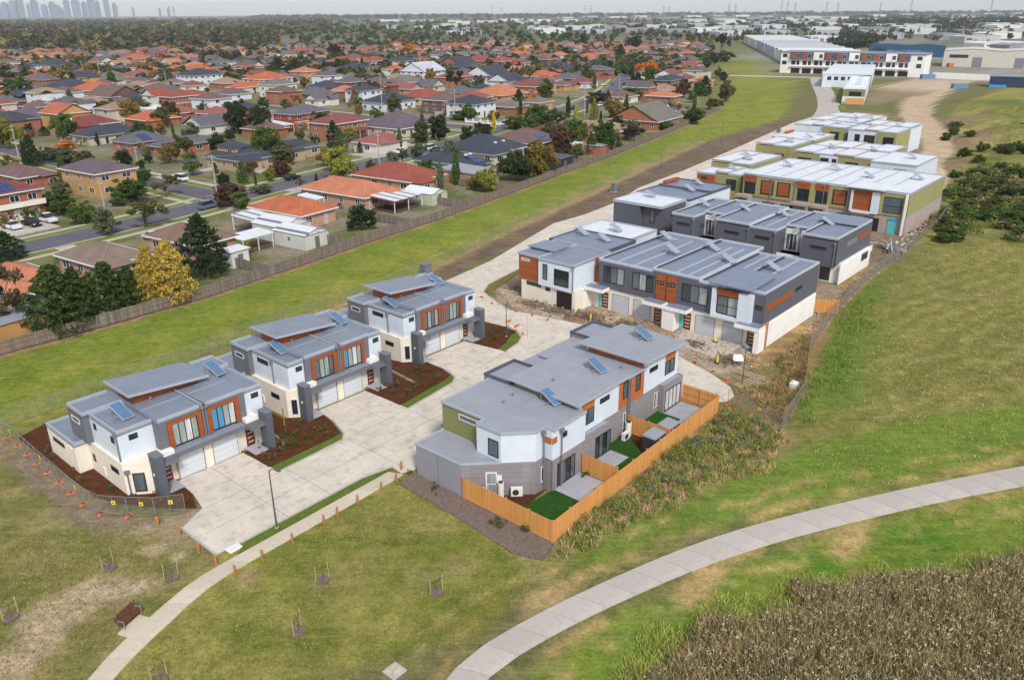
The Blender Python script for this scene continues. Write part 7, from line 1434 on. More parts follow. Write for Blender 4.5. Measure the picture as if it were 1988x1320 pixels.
PROTO = {k: [proto(k, s_ * 13 + 5) for s_ in range(n_)] for k, n_ in (('rnd', 6), ('euc', 4), ('con', 3), ('gold', 2), ('col', 2), ('palm', 1))}
LEAF = dict(dg=(52, 66, 38), dg2=(62, 80, 36), dg3=(54, 62, 42), gn=(86, 104, 46), gn2=(72, 94, 42), gg=(98, 106, 78), ol=(92, 94, 54), yg=(132, 136, 58), yl=(186, 160, 72), yl2=(188, 172, 58), yl3=(214, 164, 54), au=(134, 112, 54), mar=(98, 72, 58), mar2=(88, 46, 44), eb=(96, 88, 62), eb2=(92, 82, 58)); LEAF['or'] = (206, 130, 48)
rt = random.Random(21)
def tree(x, y, h, w_, ty, cl, label, group=None, z=0.0):
    cm, tm = rt.choice(PROTO[ty]); w_ = w_ or h * {'rnd': .95, 'euc': .9, 'con': .55, 'col': .3, 'gold': .6, 'palm': .6}[ty]
    r = thing({'con': 'conifer_tree', 'gold': 'golden_conifer', 'col': 'column_cypress', 'euc': 'gum_tree', 'palm': 'palm_tree'}.get(ty, 'leafy_tree'), label, 'tree', (x, y, z), rt.uniform(0, 6.28), group)
    a = link('crown', cm, r); b_ = link('trunk', tm, r); sx = w_ * 1.0; c_ = srgb(*LEAF[cl]); k = rt.uniform(.85, 1.15)
    a.scale = (sx, sx, h); b_.scale = (max(sx, h * .5), max(sx, h * .5), h); a.color = (c_[0] * k, c_[1] * k, c_[2] * k, 1); return r
for q_ in TREES: tree(*q_)
TL = dict(rnd='leafy', euc='gum', con='conifer', col='column cypress'); CL = dict(gn='green', gn2='green', gg='grey green', ol='olive', dg='dark green', yg='yellow green', au='bronze', mar='reddish brown'); CL['or'] = 'orange'
for x, y, h, ty, cl in MORE_TREES:
    lb = ('small ' if h < 5 else 'taller ') + CL[cl] + ' ' + TL[ty] + ' tree between suburban houses'; tree(x, y, h, 0, ty, cl, lb, lb.replace(' tree', ' trees', 1))
# ---------------------------------------------------------------- long weathered fence and yard fences
def old_fence(label, pts, h=1.75, seed=1, name='paling_fence', post=2.5):
    return paling_fence(label, pts, h, M['palingold'], M['oldfence'], w_=.17, name=name, post=post, plinth=False, jag=.09, inside=-1, seed=seed)
old_fence('long weathered grey paling fence between back yards and the grass strip', LONGFENCE, 1.8, 3, post=3.2)
rf_ = random.Random(31)
def west(p):                             # world -> estate
    return (p[0] * CT + p[1] * ST, -p[0] * ST + p[1] * CT)
# side fences between back yards, running from the long fence towards the street
yl = [(40, 105.4), (52, 105.7), (66, 107.4), (84, 110), (101, 112.6), (119, 115.6), (137, 119), (156, 122.8), (176, 126.6), (198, 131), (222, 136.6)]
for i, p in enumerate(yl):
    w0 = EW(*p); d_ = Vector((-math.sin(HA), math.cos(HA))); L_ = rf_.uniform(13, 20); w1 = (w0[0] + d_.x * L_, w0[1] + d_.y * L_)
    old_fence('grey side fence running from the long paling fence, %s yard from the left' % ['first', 'second', 'third', 'fourth', 'fifth', 'sixth', 'seventh', 'eighth', 'ninth', 'tenth', 'eleventh'][i], [(p[0] + .1, p[1] + .2), west(w1)], 1.7, 40 + i, post=3.4)
ex_, ey_ = Vector((math.cos(HA), math.sin(HA))), Vector((-math.sin(HA), math.cos(HA)))
FC = dict(a=(122, 112, 104), b=(150, 132, 110), c=(190, 186, 176))
def yard_fence(x, y, w_, d_, i):         # low boundary behind / beside a house
    r = thing('yard_fence', 'yard boundary fence between suburban gardens', 'fence', (x, y, 0), HA, 'yard fences between suburban houses'); hw, hd = w_ / 2 + 1.6, d_ / 2 + 4.5
    e = MB(); e.bar((hw, -hd * .6, .8), (hw, hd, .8), .06, 1.6); e.bar((hw, hd, .8), (-hw, hd, .8), .06, 1.6); osh('palings', e.mesh('palings', M['wall']), r, rf_.choice(list(FC.values())))
    for k in range(5): MB().box(hw - .1, hw, -hd * .6 + k * hd * .39, -hd * .6 + k * hd * .39 + .1, 0, 1.7).build('post', M['oldfence'], r)
for i, h_ in enumerate(HOUSES):
    if 12 < i and math.hypot(h_[0], h_[1]) < 420 and i % 2 == 0: yard_fence(h_[0], h_[1], h_[2], h_[3], i)
# ---------------------------------------------------------------- sheds and pergolas
t = NT('striped_sheet'); x = t.xyz(); fr = t.math('FRACT', t.math('MULTIPLY', x[0], 1 / 2.4)); k = t.math('LESS_THAN', fr, .28); rb_ = t.ramp(t.math('FRACT', t.math('MULTIPLY', x[0], 6.5)), .35, .65, .9, 1.02)
g_ = t.n('ShaderNodeCombineColor'); [t.l(rb_, g_.inputs[i]) for i in range(3)]; t.base(t.mix(1, t.mix(k, srgb(214, 216, 218), srgb(110, 114, 124)), g_.outputs[0], 'MULTIPLY'), .45, 0, .4); M['stripe'] = t.m
SC = dict(str=((214, 212, 206), 'stripe'), grn=((196, 206, 178), 'roofW'), wht=((226, 226, 224), 'roofW'), tan=((178, 148, 116), 'roofD'), drk=((54, 64, 66), 'gdk'), yel=((198, 150, 96), 'roofD'), brk=((182, 108, 80), 'roofD'), crm=((214, 204, 182), 'roofD'))
M['gdk'] = ribs('dark_sheet', (70, 78, 88), 0, .3)
for x, y, w_, d_, ze, ty, c, lab in SHEDS:
    if 'yellow brick outbuilding' in lab: x, y, w_, d_ = -63.0, 97.5, 8.5, 4.5
    r = thing('garden_shed' if ty == 'shed' else 'pergola', lab, ty, (x, y, 0), HA); hw, hd = w_ / 2, d_ / 2; wc, rm = SC[c]
    if ty == 'shed':
        osh('shed_wall', MB().box(-hw, hw, -hd, hd, -.1, ze).mesh('shed_wall', M['wall']), r, wc); osh('shed_door', MB().box(-.5, .5, -hd - .05, -hd, 0, 2).mesh('shed_door', M['paintoc']), r, (120, 112, 104)); hwin(r, -hw, -.4, 'x', .9, 1.1, .9)
        if c in ('str', 'grn'):
            b = MB(); hip(b, -hw - .2, hw + .2, -hd - .2, hd + .2, ze, .3, True); b.build('shed_roof', M[rm], r); ax = w_ >= d_
            gm = MB(); g = (hd if ax else hw) * .3
            if ax: gm.poly([(-hw, -hd, ze), (-hw, 0, ze + g), (-hw, hd, ze)]); gm.poly([(hw, -hd, ze), (hw, hd, ze), (hw, 0, ze + g)])
            else: gm.poly([(-hw, -hd, ze), (hw, -hd, ze), (0, -hd, ze + g)]); gm.poly([(-hw, hd, ze), (0, hd, ze + g), (hw, hd, ze)])
            osh('gable', gm.mesh('gable', M['wall']), r, wc)
        else: MB().prism([(-hw - .25, -hd - .25), (hw + .25, -hd - .25), (hw + .25, hd + .25), (-hw - .25, hd + .25)], ze, lambda a, b_: ze + .12 + (b_ + hd) * .04).build('shed_roof', M[rm], r)
    else:
        MB().prism([(-hw, -hd), (hw, -hd), (hw, hd), (-hw, hd)], lambda a, b_: ze + (b_ + hd) * .06, lambda a, b_: ze + .09 + (b_ + hd) * .06).build('pergola_roof', M[rm], r); 
        MB().bar((-hw, -hd, ze), (hw, -hd, ze), .1, .18).bar((-hw, -hd, ze), (-hw, hd, ze + .3), .1, .18).build('beam', plain('red_beam', (136, 62, 52)) if 'striped pergola' in lab else M['wframe'], r)
        for a in (-hw + .15, 0, hw - .15):
            for b_ in (-hd + .15, hd - .15): MB().box(a - .06, a + .06, b_ - .06, b_ + .06, 0, ze + (b_ + hd) * .06).build('post', M['wframe'], r)
        bx(r, 'deck', plain('dark_deck', (88, 66, 56)), -hw * .9, hw * .9, -hd * .9, hd * .9, 0, .18)
# ---------------------------------------------------------------- cars
def car_protos():
    out = {}
    for ty, L_, H_, prof, cab in (('sedan', 4.5, 1.45, (.0, .28, .45, .82, .95), (.34, .42, .68, .82)), ('hatch', 4.1, 1.5, (0,), (.27, .40, .78, .94)), ('suv', 4.6, 1.68, (0,), (.24, .36, .84, .96)), ('ute', 5.2, 1.75, (0,), (.26, .36, .56, .62))):
        hw = .88; f = lambda k: (k - .5) * L_; b = MB()
        pts = [(f(0), .32), (f(0), .72), (f(.03), .84), (f(cab[0]), .96), (f(cab[3]), .98), (f(.98), .92), (f(1), .75), (f(1), .34)]
        i = len(b.v); n_ = len(pts)
        for sgn, ins in ((-1, 0), (1, 0)): b.v += [(p, sgn * (hw - (.06 if z > .9 else 0)), z) for p, z in pts]
        b.f += [tuple(range(n_))[::-1], tuple(range(n_, 2 * n_))]; b.m += [0, 0]
        for k in range(n_): j = (k + 1) % n_; b.f.append((k, j, n_ + j, n_ + k)); b.m.append(0)
        cb = [(f(cab[0]), .95), (f(cab[1]), H_), (f(cab[2]), H_), (f(cab[3]), .95)]; g = MB(); i0 = 0
        for sgn in (-1, 1): g.v += [(p, sgn * (hw - .08 if z < 1 else hw - .22), z) for p, z in cb]
        g.f += [(3, 2, 1, 0), (4, 5, 6, 7), (0, 1, 5, 4), (2, 3, 7, 6)]; g.m += [0] * 4
        rf = MB(); rf.hexa([(f(cab[1]) - .05, -hw + .2, H_ - .01), (f(cab[2]) + .05, -hw + .2, H_ - .01), (f(cab[2]) + .05, hw - .2, H_ - .01), (f(cab[1]) - .05, hw - .2, H_ - .01), (f(cab[1]) + .02, -hw + .26, H_ + .05), (f(cab[2]) - .02, -hw + .26, H_ + .05), (f(cab[2]) - .02, hw - .26, H_ + .05), (f(cab[1]) + .02, hw - .26, H_ + .05)])
        wh = MB().cyl((0, -.1, 0), (0, .1, 0), .33, seg=14); rim = MB().cyl((0, -.105, 0), (0, .105, 0), .19, seg=10); hl = MB().box(-.06, .02, -.22, .22, -.07, .07)
        tray = MB(); tray.box(f(cab[3]) + .1, f(.99), -.78, .78, .96, 1.0) if ty == 'ute' else None
        out[ty] = (b.mesh('body', M['paintoc']), g.mesh('cabin_glass', M['gdark']), rf.mesh('cabin_roof', M['paintoc']), wh.mesh('wheel', M['plasticdark']), rim.mesh('rim', M['steel']), hl.mesh('headlight', M['plastic']), L_)
    return out
CP = car_protos(); CC = dict(wh=(226, 228, 230), bk=(38, 40, 46), bl=(96, 112, 136))
for x, y, an, c, ty, lab in CARS:
    p = CP[ty]; r = thing('parked_car', lab, 'car', (x, y, .17), R(an + 180)); osh('body', p[0], r, CC[c]); link('cabin_glass', p[1], r); osh('cabin_roof', p[2], r, CC[c])
    for sx in (-.31, .3):
        for sy in (-.8, .8): o = link('wheel', p[3], r, (sx * p[6], sy, .33)); link('rim', p[4], o)
    for sy in (-.6, .6): link('headlight', p[5], r, (-p[6] / 2, sy, .68))
for i, (k, t_, sd_, c, ty) in enumerate(((4, .5, 1, 'wh', 'sedan'), (5, .4, -1, 'bl', 'hatch'), (6, .3, 1, 'wh', 'suv'), (7, .6, -1, 'bk', 'sedan'), (8, .3, 1, 'wh', 'hatch'), (8, .7, -1, 'wh', 'sedan'), (9, .4, 1, 'bl', 'suv'), (3, .3, 1, 'bk', 'hatch'))):
    A_, B_ = Vector(STREETS[0][k]), Vector(STREETS[0][k + 1]); d_ = (B_ - A_).normalized(); p = A_.lerp(B_, t_) + Vector((-d_.y, d_.x)) * 2.9 * sd_; q_ = CP[ty]
    r = thing('parked_car', 'parked %s %s at the %s kerb of the main street, %s from the junction' % ({'wh': 'white', 'bk': 'black', 'bl': 'blue grey'}[c], {'suv': 'wagon'}.get(ty, ty), 'far' if sd_ > 0 else 'near', ('first', 'second', 'third', 'fourth', 'fifth', 'sixth', 'seventh', 'nearest')[i]), 'car', (p.x, p.y, .15), math.atan2(d_.y, d_.x) + (math.pi if sd_ > 0 else 0)); osh('body', q_[0], r, CC[c]); link('cabin_glass', q_[1], r); osh('cabin_roof', q_[2], r, CC[c])
    for sx in (-.31, .3):
        for sy in (-.8, .8): link('rim', q_[4], link('wheel', q_[3], r, (sx * q_[6], sy, .33)))
# ---------------------------------------------------------------- power poles and lines
def power_pole(x, y, h, lab):
    r = thing('power_pole', lab, 'pole', (x, y, 0), HA + R(90)); MB().cyl((0, 0, 0), (0, 0, h), .17, .11, 8).build('pole', plain('pole_timber', (172, 160, 148), .9, .15, 2), r)
    for k, z in enumerate((h - .4, h - 1.5)):
        o = MB().box(-1.2 + k * .3, 1.2 - k * .3, -.06, .06, z - .06, z + .06).build('crossarm', M['oldfence'], r)
        for u in (-1.0, -.4, .4, 1.0): MB().cyl((u * (1 - k * .25), 0, z + .06), (u * (1 - k * .25), 0, z + .24), .045, seg=6).build('insulator', M['plastic'], o)
    return r
for q_ in POLES: power_pole(*q_)
def wires(label, a, b_, sag=.9):
    A, B_ = Vector(a), Vector(b_); m_ = MB(); n_ = Vector((B_.x - A.x, B_.y - A.y, 0)).normalized(); n_ = Vector((-n_.y, n_.x, 0))
    r = thing('power_line', label, 'power line', (A.x, A.y, 0))
    for off in (-.9, .9, 0):
        m_ = MB(); pr = None
        for k in range(13):
            t_ = k / 12; p = A.lerp(B_, t_) + n_ * off - Vector((A.x, A.y, sag * 4 * t_ * (1 - t_)))
            if pr is not None: m_.bar(tuple(pr), tuple(p), .03)
            pr = p
        m_.build('wire', M['pipe'], r)
P_ = {q_[3]: q_ for q_ in POLES}; jp = P_['tall power pole at the street junction']; mp_ = P_['power pole on the main street beside the red tiled house']; sp = P_['power pole at the left end of the side street']; bp = P_['power pole by the white balustrade']
wires('power lines leaving the junction pole towards the left edge', (jp[0], jp[1], 10.6), (-118, 108, 9.5)); wires('power lines from the junction pole up the main street', (jp[0], jp[1], 10.6), (mp_[0], mp_[1], 9.0)); wires('power lines along the side street', (jp[0], jp[1], 9.2), (sp[0], sp[1], 8.9)); wires('power lines from the main street pole to the balustrade house', (mp_[0], mp_[1], 9.0), (bp[0], bp[1], 10.5))
r = thing('balustrade', 'white balustrade wall on the street corner', 'wall', (-17, 309, 0), R(56 - 90)); [bx(r, 'pier', M['wframe'], k * 3.4, k * 3.4 + .5, -.25, .25, 0, 1.5) for k in range(8)]; [bx(r, 'wall_panel', M['wframe'], k * 3.4 + .5, k * 3.4 + 3.4, -.1, .1, 0, .7) for k in range(7)]; [bx(r, 'rail', M['wframe'], k * 3.4 + .5, k * 3.4 + 3.4, -.12, .12, 1.0, 1.15) for k in range(7)]
# ---------------------------------------------------------------- industry beyond
ri = random.Random(77); HZ = lambda u: 31 - 14 * u / 1988
def gpx(u, v, z=0.0):                    # bearing u, depression v -> ground (survey helper)
    x_, y_ = (u - 994) / 1560, -(v - 660) / 1560; c_, s_ = math.cos(ROLL), math.sin(ROLL); x_, y_ = x_ * c_ - y_ * s_, x_ * s_ + y_ * c_
    d_ = Vector((x_, math.cos(PITCH) + y_ * math.sin(PITCH), -math.sin(PITCH) + y_ * math.cos(PITCH))); k = (z - CAM_H) / d_.z; return d_.x * k, d_.y * k
WCOL = [(222, 224, 226), (206, 208, 212), (190, 190, 192), (214, 206, 196), (176, 184, 194), (228, 226, 220), (150, 152, 158)]
def warehouse(x, y, w_, d_, h, rz, c, lab, group, door=True):
    r = thing('warehouse', lab, 'warehouse', (x, y, 0), rz, group); hw, hd = w_ / 2, d_ / 2
    osh('wall', MB().box(-hw, hw, -hd, hd, -.2, h).mesh('wall', M['wall']), r, c); b = MB(); n_ = max(1, int(w_ / 26))
    for k in range(n_): a, e = -hw + w_ * k / n_, -hw + w_ * (k + 1) / n_; m_ = (a + e) / 2; b.quad((a, -hd - .4, h), (m_, -hd - .4, h + 1.2), (m_, hd + .4, h + 1.2), (a, hd + .4, h)); b.quad((m_, -hd - .4, h + 1.2), (e, -hd - .4, h), (e, hd + .4, h), (m_, hd + .4, h + 1.2)); b.poly([(a, -hd, h), (e, -hd, h), (m_, -hd, h + 1.2)])
    osh('roof', b.mesh('roof', M['wall']), r, tuple(min(240, q_ + 8) for q_ in c))
    if door:
        for k in range(2): bx(r, 'roller_door', M['pipe'], -hw * .5 + k * hw * .7, -hw * .5 + k * hw * .7 + min(6, w_ * .18), -hd - .08, -hd, 0, h * .6)
        bx(r, 'window_strip', M['gdark'], -hw * .9, -hw * .58, -hd - .06, -hd, h * .55, h * .75)
    return r
placed = []
for v0, u0, u1, st in ((118, 1660, 2000, 120), (104, 1810, 2010, 110), (93, 1620, 2010, 95), (83, 1490, 2010, 80), (74, 1420, 2010, 74), (66, 900, 2010, 66), (59, 900, 2010, 60), (53, 760, 2010, 54), (47, 900, 2010, 50), (42, 760, 2010, 46), (37, 1000, 2010, 44)):
    u = u0
    while u < u1:
        v = v0 + ri.uniform(-2, 2) + (HZ(u) - 24); x, y = gpx(u, v); d_ = math.hypot(x, y); px = st * ri.uniform(.6, 1.0); w_ = min(px / 1560 * d_, 110); s_, n_ = west((x, y))
        if not (n_ > -60 + (s_ - 560) * .0 and s_ < 640 and n_ < 260) and ri.random() < .84 and d_ > 600 and not (s_ > 500 and s_ < 1120 and 200 < n_ < 560):
            lb = ri.choice(('pale metal roofed', 'white walled', 'long low grey', 'wide flat roofed')); lb = lb + ' factory building in the far industrial estate'
            warehouse(x, y, w_, w_ * ri.uniform(.35, .6), ri.uniform(6, 10), R(ri.choice((19, 17, -20, 8)) if u > 1300 else 12), ri.choice(WCOL), lb, lb.replace('building', 'buildings'), d_ < 1500)
        u += st * ri.uniform(1.0, 1.5)
for i, lab in enumerate(('nearest', 'second', 'third', 'fourth', 'farthest')):
    k = 88 + i * 98; p = EW(575 + .869 * k + .495 * 34, 243 + .495 * k - .869 * 34); warehouse(p[0], p[1], 92, 58, 8, TH + R(29.7), WCOL[(i * 2) % 5], lab + ' white roofed factory in the row beside the end of the grass strip', None)
for s0, n0, w_, d_, h, c, lab, rz in ((690, 133, 74, 40, 11, (212, 204, 192), 'cream factory with grey roller door at right', 12), (705, 96, 40, 40, 10, (206, 198, 190), 'cream shed with brown doorway at the right edge', 12), (660, 190, 26, 30, 9, (70, 92, 140), 'blue walled factory beside the apartment block', 12), (800, 230, 60, 30, 9, (52, 92, 120), 'teal blue factory with flat roof', 12)):
    p = EW(s0, n0); warehouse(p[0], p[1], w_, d_, h, TH + R(-90 + rz), c, lab, None)
r = ething('site_shed', 'dark navy site shed on the dirt track at upper right', 'shed', 500, 100, rz=R(-78)); bx(r, 'wall', plain('navy_sheet', (46, 56, 78), .5), 0, 20, 0, 12, 0, 5.2); bx(r, 'roof', M['roofE'], -.4, 20.4, -.4, 12.4, 5.2, 5.6); bx(r, 'tarpaulin', M['blue'], 0, 8, -3, -.2, 0, 1.2)
r = ething('boundary_wall', 'long white boundary wall along the industrial yard', 'wall', 545, 140, rz=R(-93)); [bx(r, 'wall_panel', M['whitewall'], k * 12 + .05, k * 12 + 11.95, 0, .3, 0, 3.4) for k in range(14)]
for k, (u, v, c, lab) in enumerate(((1795, 132, 'orange', 'orange shipping container in the industrial yard'), (1850, 130, 'orange', 'long orange machinery container near the cream factory'), (1800, 153, 'blue', 'blue tarpaulin covered stack beside the white wall'), (1862, 172, 'blue', 'blue skip bin beside the navy site shed'), (1925, 122, 'blue', 'stack of blue crates at the right edge yard'), (1770, 128, 'yellow', 'yellow machine in the industrial yard'))):
    x, y = gpx(u, v); r = thing('container', lab, 'container', (x, y, 0), R(5)); bx(r, 'body', {'blue': plain('faded_blue', (92, 134, 168)), 'orange': plain('faded_orange', (190, 104, 62)), 'yellow': plain('faded_yellow', (206, 178, 70))}[c], -4, 4, -1.3, 1.3, 0, 2.4); [bx(r, 'rib', M['pipe'], -4 + j * 1.58, -3.9 + j * 1.58, -1.36, -1.3, .1, 2.3) for j in range(6)]
# ---------------------------------------------------------------- distant trees, woodland, skyline, pylons
def mass(name, label, spots, col_rgb, per=34, seed=1, cat='trees'):
    rs = np.random.RandomState(seed); V = []; val = []
    for (x, y, h, w_) in spots:
        n_ = per; d_ = rs.normal(size=(n_, 3)); d_ /= np.linalg.norm(d_, axis=1)[:, None]; lob = 1 + .35 * np.sin(d_[:, 0] * 4 + x) * np.cos(d_[:, 1] * 5 + y); p = d_ * (.55 + .45 * rs.rand(n_, 1)) * lob[:, None] * np.array([w_ / 2, w_ / 2, h * .42]) + np.array([x, y, h * .55])
        nr = d_ + rs.normal(size=(n_, 3)) * .5; nr /= np.linalg.norm(nr, axis=1)[:, None]; a = np.cross(nr, rs.normal(size=(n_, 3))); a /= np.linalg.norm(a, axis=1)[:, None]; b_ = np.cross(nr, a); s_ = w_ * .15 * rs.uniform(.6, 1.3, (n_, 1))
        V.append(np.stack([p - a * s_ - b_ * s_, p + a * s_ - b_ * s_ * .7, p + a * s_ * .8 + b_ * s_, p - a * s_ + b_ * s_ * .7], 1)); val.append(rs.rand(n_) * .4 + rs.rand() * .6)
    V = np.concatenate(V); o = link(name, crown_mesh(name, V.reshape(-1, 3), np.arange(len(V) * 4).reshape(-1, 4), np.concatenate(val))); c_ = srgb(*col_rgb); o.color = (c_[0], c_[1], c_[2], 1)
    return tag(o, label, cat, kind='stuff')
sp1, sp2, sp3, sp4, sp5, sp6, sp7, sp8 = [], [], [], [], [], [], [], []
HB = [(h_[0] * ex_.x + h_[1] * ex_.y, h_[2] / 2 + 1, h_[0] * ey_.x + h_[1] * ey_.y, h_[3] / 2 + 1) for h_ in list(HOUSES) + list(FILL)]
for k in range(2600):                    # woodland at the left
    u = ri.uniform(-30, 640) ; v = HZ(u) + 4 + ri.random() ** 1.6 * 64 * (1 - .55 * max(0, (u - 360)) / 280); x, y = gpx(u, v); d_ = math.hypot(x, y)
    if d_ > 7000: continue
    (sp1 if ri.random() < .5 else sp7 if ri.random() < .6 else sp8).append((x, y, ri.uniform(7, 18), ri.uniform(7, 15) * (1 if d_ < 2000 else 1.6)))
for k in range(2400):                    # everywhere among far streets
    u = ri.uniform(-30, 2020); v = HZ(u) + 2.6 + ri.random() ** 1.3 * 60; x, y = gpx(u, v); d_ = math.hypot(x, y); s_, n_ = west((x, y))
    if d_ < 700 or d_ > 9000 or (s_ > 400 and s_ < 930 and n_ < 470): continue
    (sp2 if ri.random() < .75 else sp3).append((x, y, ri.uniform(5, 12), ri.uniform(5, 11) * (1 if d_ < 2000 else 1.9)))
for k in range(260):
    x, y = gpx(ri.uniform(1650, 2010), ri.uniform(30, 52)); sp4.append((x, y, ri.uniform(10, 16), ri.uniform(12, 22)))
for k in range(60): x, y = gpx(ri.uniform(1610, 1700), ri.uniform(68, 98)); sp4.append((x, y, ri.uniform(7, 12), ri.uniform(7, 12)))
for k in range(5200):                    # gardens and street trees too many to pick apart
    u = ri.uniform(-30, 1430); v = HZ(u) + 36 + ri.random() ** 1.2 * 95; x, y = gpx(u, v); d_ = math.hypot(x, y); s_, n_ = west((x, y))
    if d_ < 300 or d_ > 1100 or n_ < 175 + max(0, s_ - 330) * .52: continue
    lx, ly = x * ex_.x + y * ex_.y, x * ey_.x + y * ey_.y
    if any(abs(lx - a) < b_ and abs(ly - c_) < e_ for a, b_, c_, e_ in HB): continue
    (sp5 if ri.random() < .7 else sp6).append((x, y, ri.uniform(2.5, 7.5), ri.uniform(3, 7)))
for k in range(500):                     # ridge of trees on the horizon
    u = ri.uniform(480, 2010); x, y = gpx(u, HZ(u) + ri.uniform(6, 11)); sp4.append((x, y, ri.uniform(14, 30), ri.uniform(30, 70)))
mass('distant_woodland', 'brown green gum woodland covering the far left', sp1, (92, 86, 62), 34, 1, 'woodland'); mass('distant_woodland', 'darker green gums within the far left woodland', sp7, (62, 70, 46), 34, 11, 'woodland'); mass('distant_woodland', 'paler olive trees within the far left woodland', sp8, (120, 116, 78), 34, 12, 'woodland'); mass('distant_trees', 'dark green trees between far streets and factories', sp2, (66, 78, 48), 30, 2); mass('distant_trees', 'bronze and olive trees between far streets', sp3, (104, 92, 58), 30, 3); mass('distant_trees', 'dark tree belt along the horizon at right', sp4, (58, 68, 50), 34, 4); mass('garden_trees', 'dark green garden trees between the farther suburban roofs', sp5, (66, 78, 46), 70, 5); mass('garden_trees', 'bronze and yellow garden trees between the farther suburban roofs', sp6, (122, 104, 56), 70, 6)
TW = [(0, 7, 17), (8, 19, 12), (23, 37, 10), (38, 50, 0), (56, 62, 14), (65, 78, 8), (84, 95, 15), (100, 112, 11), (112, 120, 16), (129, 138, 6), (143, 160, 6), (163, 172, 10), (175, 189, 2), (190, 197, 9), (205, 216, 3), (222, 230, 12), (258, 263, 18), (310, 314, 19), (326, 330, 20), (24, 30, 20), (70, 76, 18), (118, 126, 20)]
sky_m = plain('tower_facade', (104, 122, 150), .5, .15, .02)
for k, (a, c_, vt) in enumerate(TW):
    x, y = gpx((a + c_) / 2, HZ(a) + 38 / 12000 * 1560); d_ = math.hypot(x, y); w_ = (c_ - a) * .72 / 1560 * d_; h = CAM_H + (HZ(a) - vt) / 1560 * d_
    r = thing('skyscraper', 'hazy city tower on the left horizon, number of storeys lost in haze' if False else 'hazy blue city tower in the far skyline, %s' % ('slim' if w_ < 45 else 'broad') + (' and tall' if h > 150 else ' and lower'), 'skyscraper', (x, y, 0), R(ri.uniform(0, 50)), 'skyline towers on the left horizon')
    bx(r, 'shaft', sky_m, -w_ / 2, w_ / 2, -w_ / 2, w_ / 2, 0, h * .88); bx(r, 'crown', sky_m, -w_ * .3, w_ * .3, -w_ * .3, w_ * .3, h * .88, h)
    if k in (10, 12, 3): MB().cyl((0, 0, h), (0, 0, h + 30), 3, 1, 6).build('spire', sky_m, r)
for k, (u, vt) in enumerate(((333, 17), (341, 17), (955, 13), (974, 15), (1136, 12), (1147, 12), (1287, 13), (1298, 14), (1413, 10), (1426, 10), (1515, 5), (1526, 5), (1541, 8), (1602, 7), (1624, 9), (1706, 8), (1765, 3), (1920, 2))):
    x, y = gpx(u, HZ(u) + 38 / 3000 * 1560); d_ = math.hypot(x, y); h = CAM_H + (HZ(u) - vt) / 1560 * d_; r = thing('transmission_pylon', 'thin grey transmission pylon standing on the horizon', 'pylon', (x, y, 0), 0, 'pylons along the horizon'); b = MB()
    for sx in (-1, 1):
        for sy in (-1, 1): b.bar((sx * 4, sy * 4, 0), (sx * .8, sy * .8, h), .5)
    for z in (.3, .5, .7): b.bar((-4 * (1 - z) - .6, 0, h * z), (4 * (1 - z) + .6, 0, h * z), .6)
    b.build('lattice', M['pipe'], r); [MB().bar((-w_, 0, h * z), (w_, 0, h * z), .5).build('crossarm', M['pipe'], r) for z, w_ in ((.78, 9), (.88, 8), (.97, 6))]
# ---------------------------------------------------------------- lamps, cabinets, park furniture
def lamp(label, s, n, h, arm=.9, rz=0.0):
    r = ething('street_lamp', label, 'street lamp', s, n, rz=rz); MB().cyl((0, 0, 0), (0, 0, h * .95), .075, .045, 8).build('pole', M['pole'], r); MB().cyl((0, 0, h * .94), (-arm * .5, 0, h), .04, .035, 6).cyl((-arm * .5, 0, h), (-arm, 0, h + .02), .035, .03, 6).build('arm', M['pole'], r)
    MB().hexa([(-arm - .55, -.12, h), (-arm, -.09, h), (-arm, .09, h), (-arm - .55, .12, h), (-arm - .5, -.08, h + .1), (-arm, -.06, h + .09), (-arm, .06, h + .09), (-arm - .5, .08, h + .1)]).build('lamp_head', M['pole'], r); MB().cyl((0, 0, 0), (0, 0, .12), .16, seg=8).build('base', M['kerb'], r)
lamp('grey street lamp on the turf strip beside the footpath', 28.2, 49.5, 5.6, .7, R(100)); lamp('dark street lamp at the road bend near the farthest duplex', 70.7, 62.4, 4.6, .5, R(60)); lamp('pale street lamp on the greenway edge', 229.9, 114.9, 7.0, .6); lamp('slim lamp post beside the brown dirt strip', 182, 107.2, 6.0, .6)
r = ething('solar_lamp', 'solar panel lamp post beside the rubble court', 'street lamp', 77, 33.4); MB().cyl((0, 0, 0), (0, 0, 4.4), .06, .05, 8).build('pole', M['pole'], r); MB().hexa([(-.35, -.25, 4.3), (.35, -.25, 4.3), (.35, .25, 4.6), (-.35, .25, 4.6), (-.35, -.27, 4.34), (.35, -.27, 4.34), (.35, .23, 4.64), (-.35, .23, 4.64)]).build('solar_panel', M['solar'], r)
for k, (s, n, lab) in enumerate(((82.6, 89.6, 'grey electrical cabinet beside the road near the farthest duplex'), (152.6, 101.8, 'slim grey cabinet on the brown dirt strip'), (267.3, 113.2, 'far grey cabinet on the dirt strip'))):
    r = ething('electrical_cabinet', lab, 'cabinet', s, n); hw = (.75, .45, .6)[k]; h = (1.5, 1.9, 1.7)[k]; bx(r, 'body', M['grey'], -hw, hw, -.5, .5, .12, h); bx(r, 'lid', M['midgrey'], -hw - .05, hw + .05, -.55, .55, h, h + .12); bx(r, 'plinth', M['kerb'], -hw - .15, hw + .15, -.65, .65, 0, .12); bx(r, 'cabinet_door', M['pipe'], -hw * .8, -.05, -.52, -.5, .25, h - .15); bx(r, 'cabinet_door', M['pipe'], .05, hw * .8, -.52, -.5, .25, h - .15)
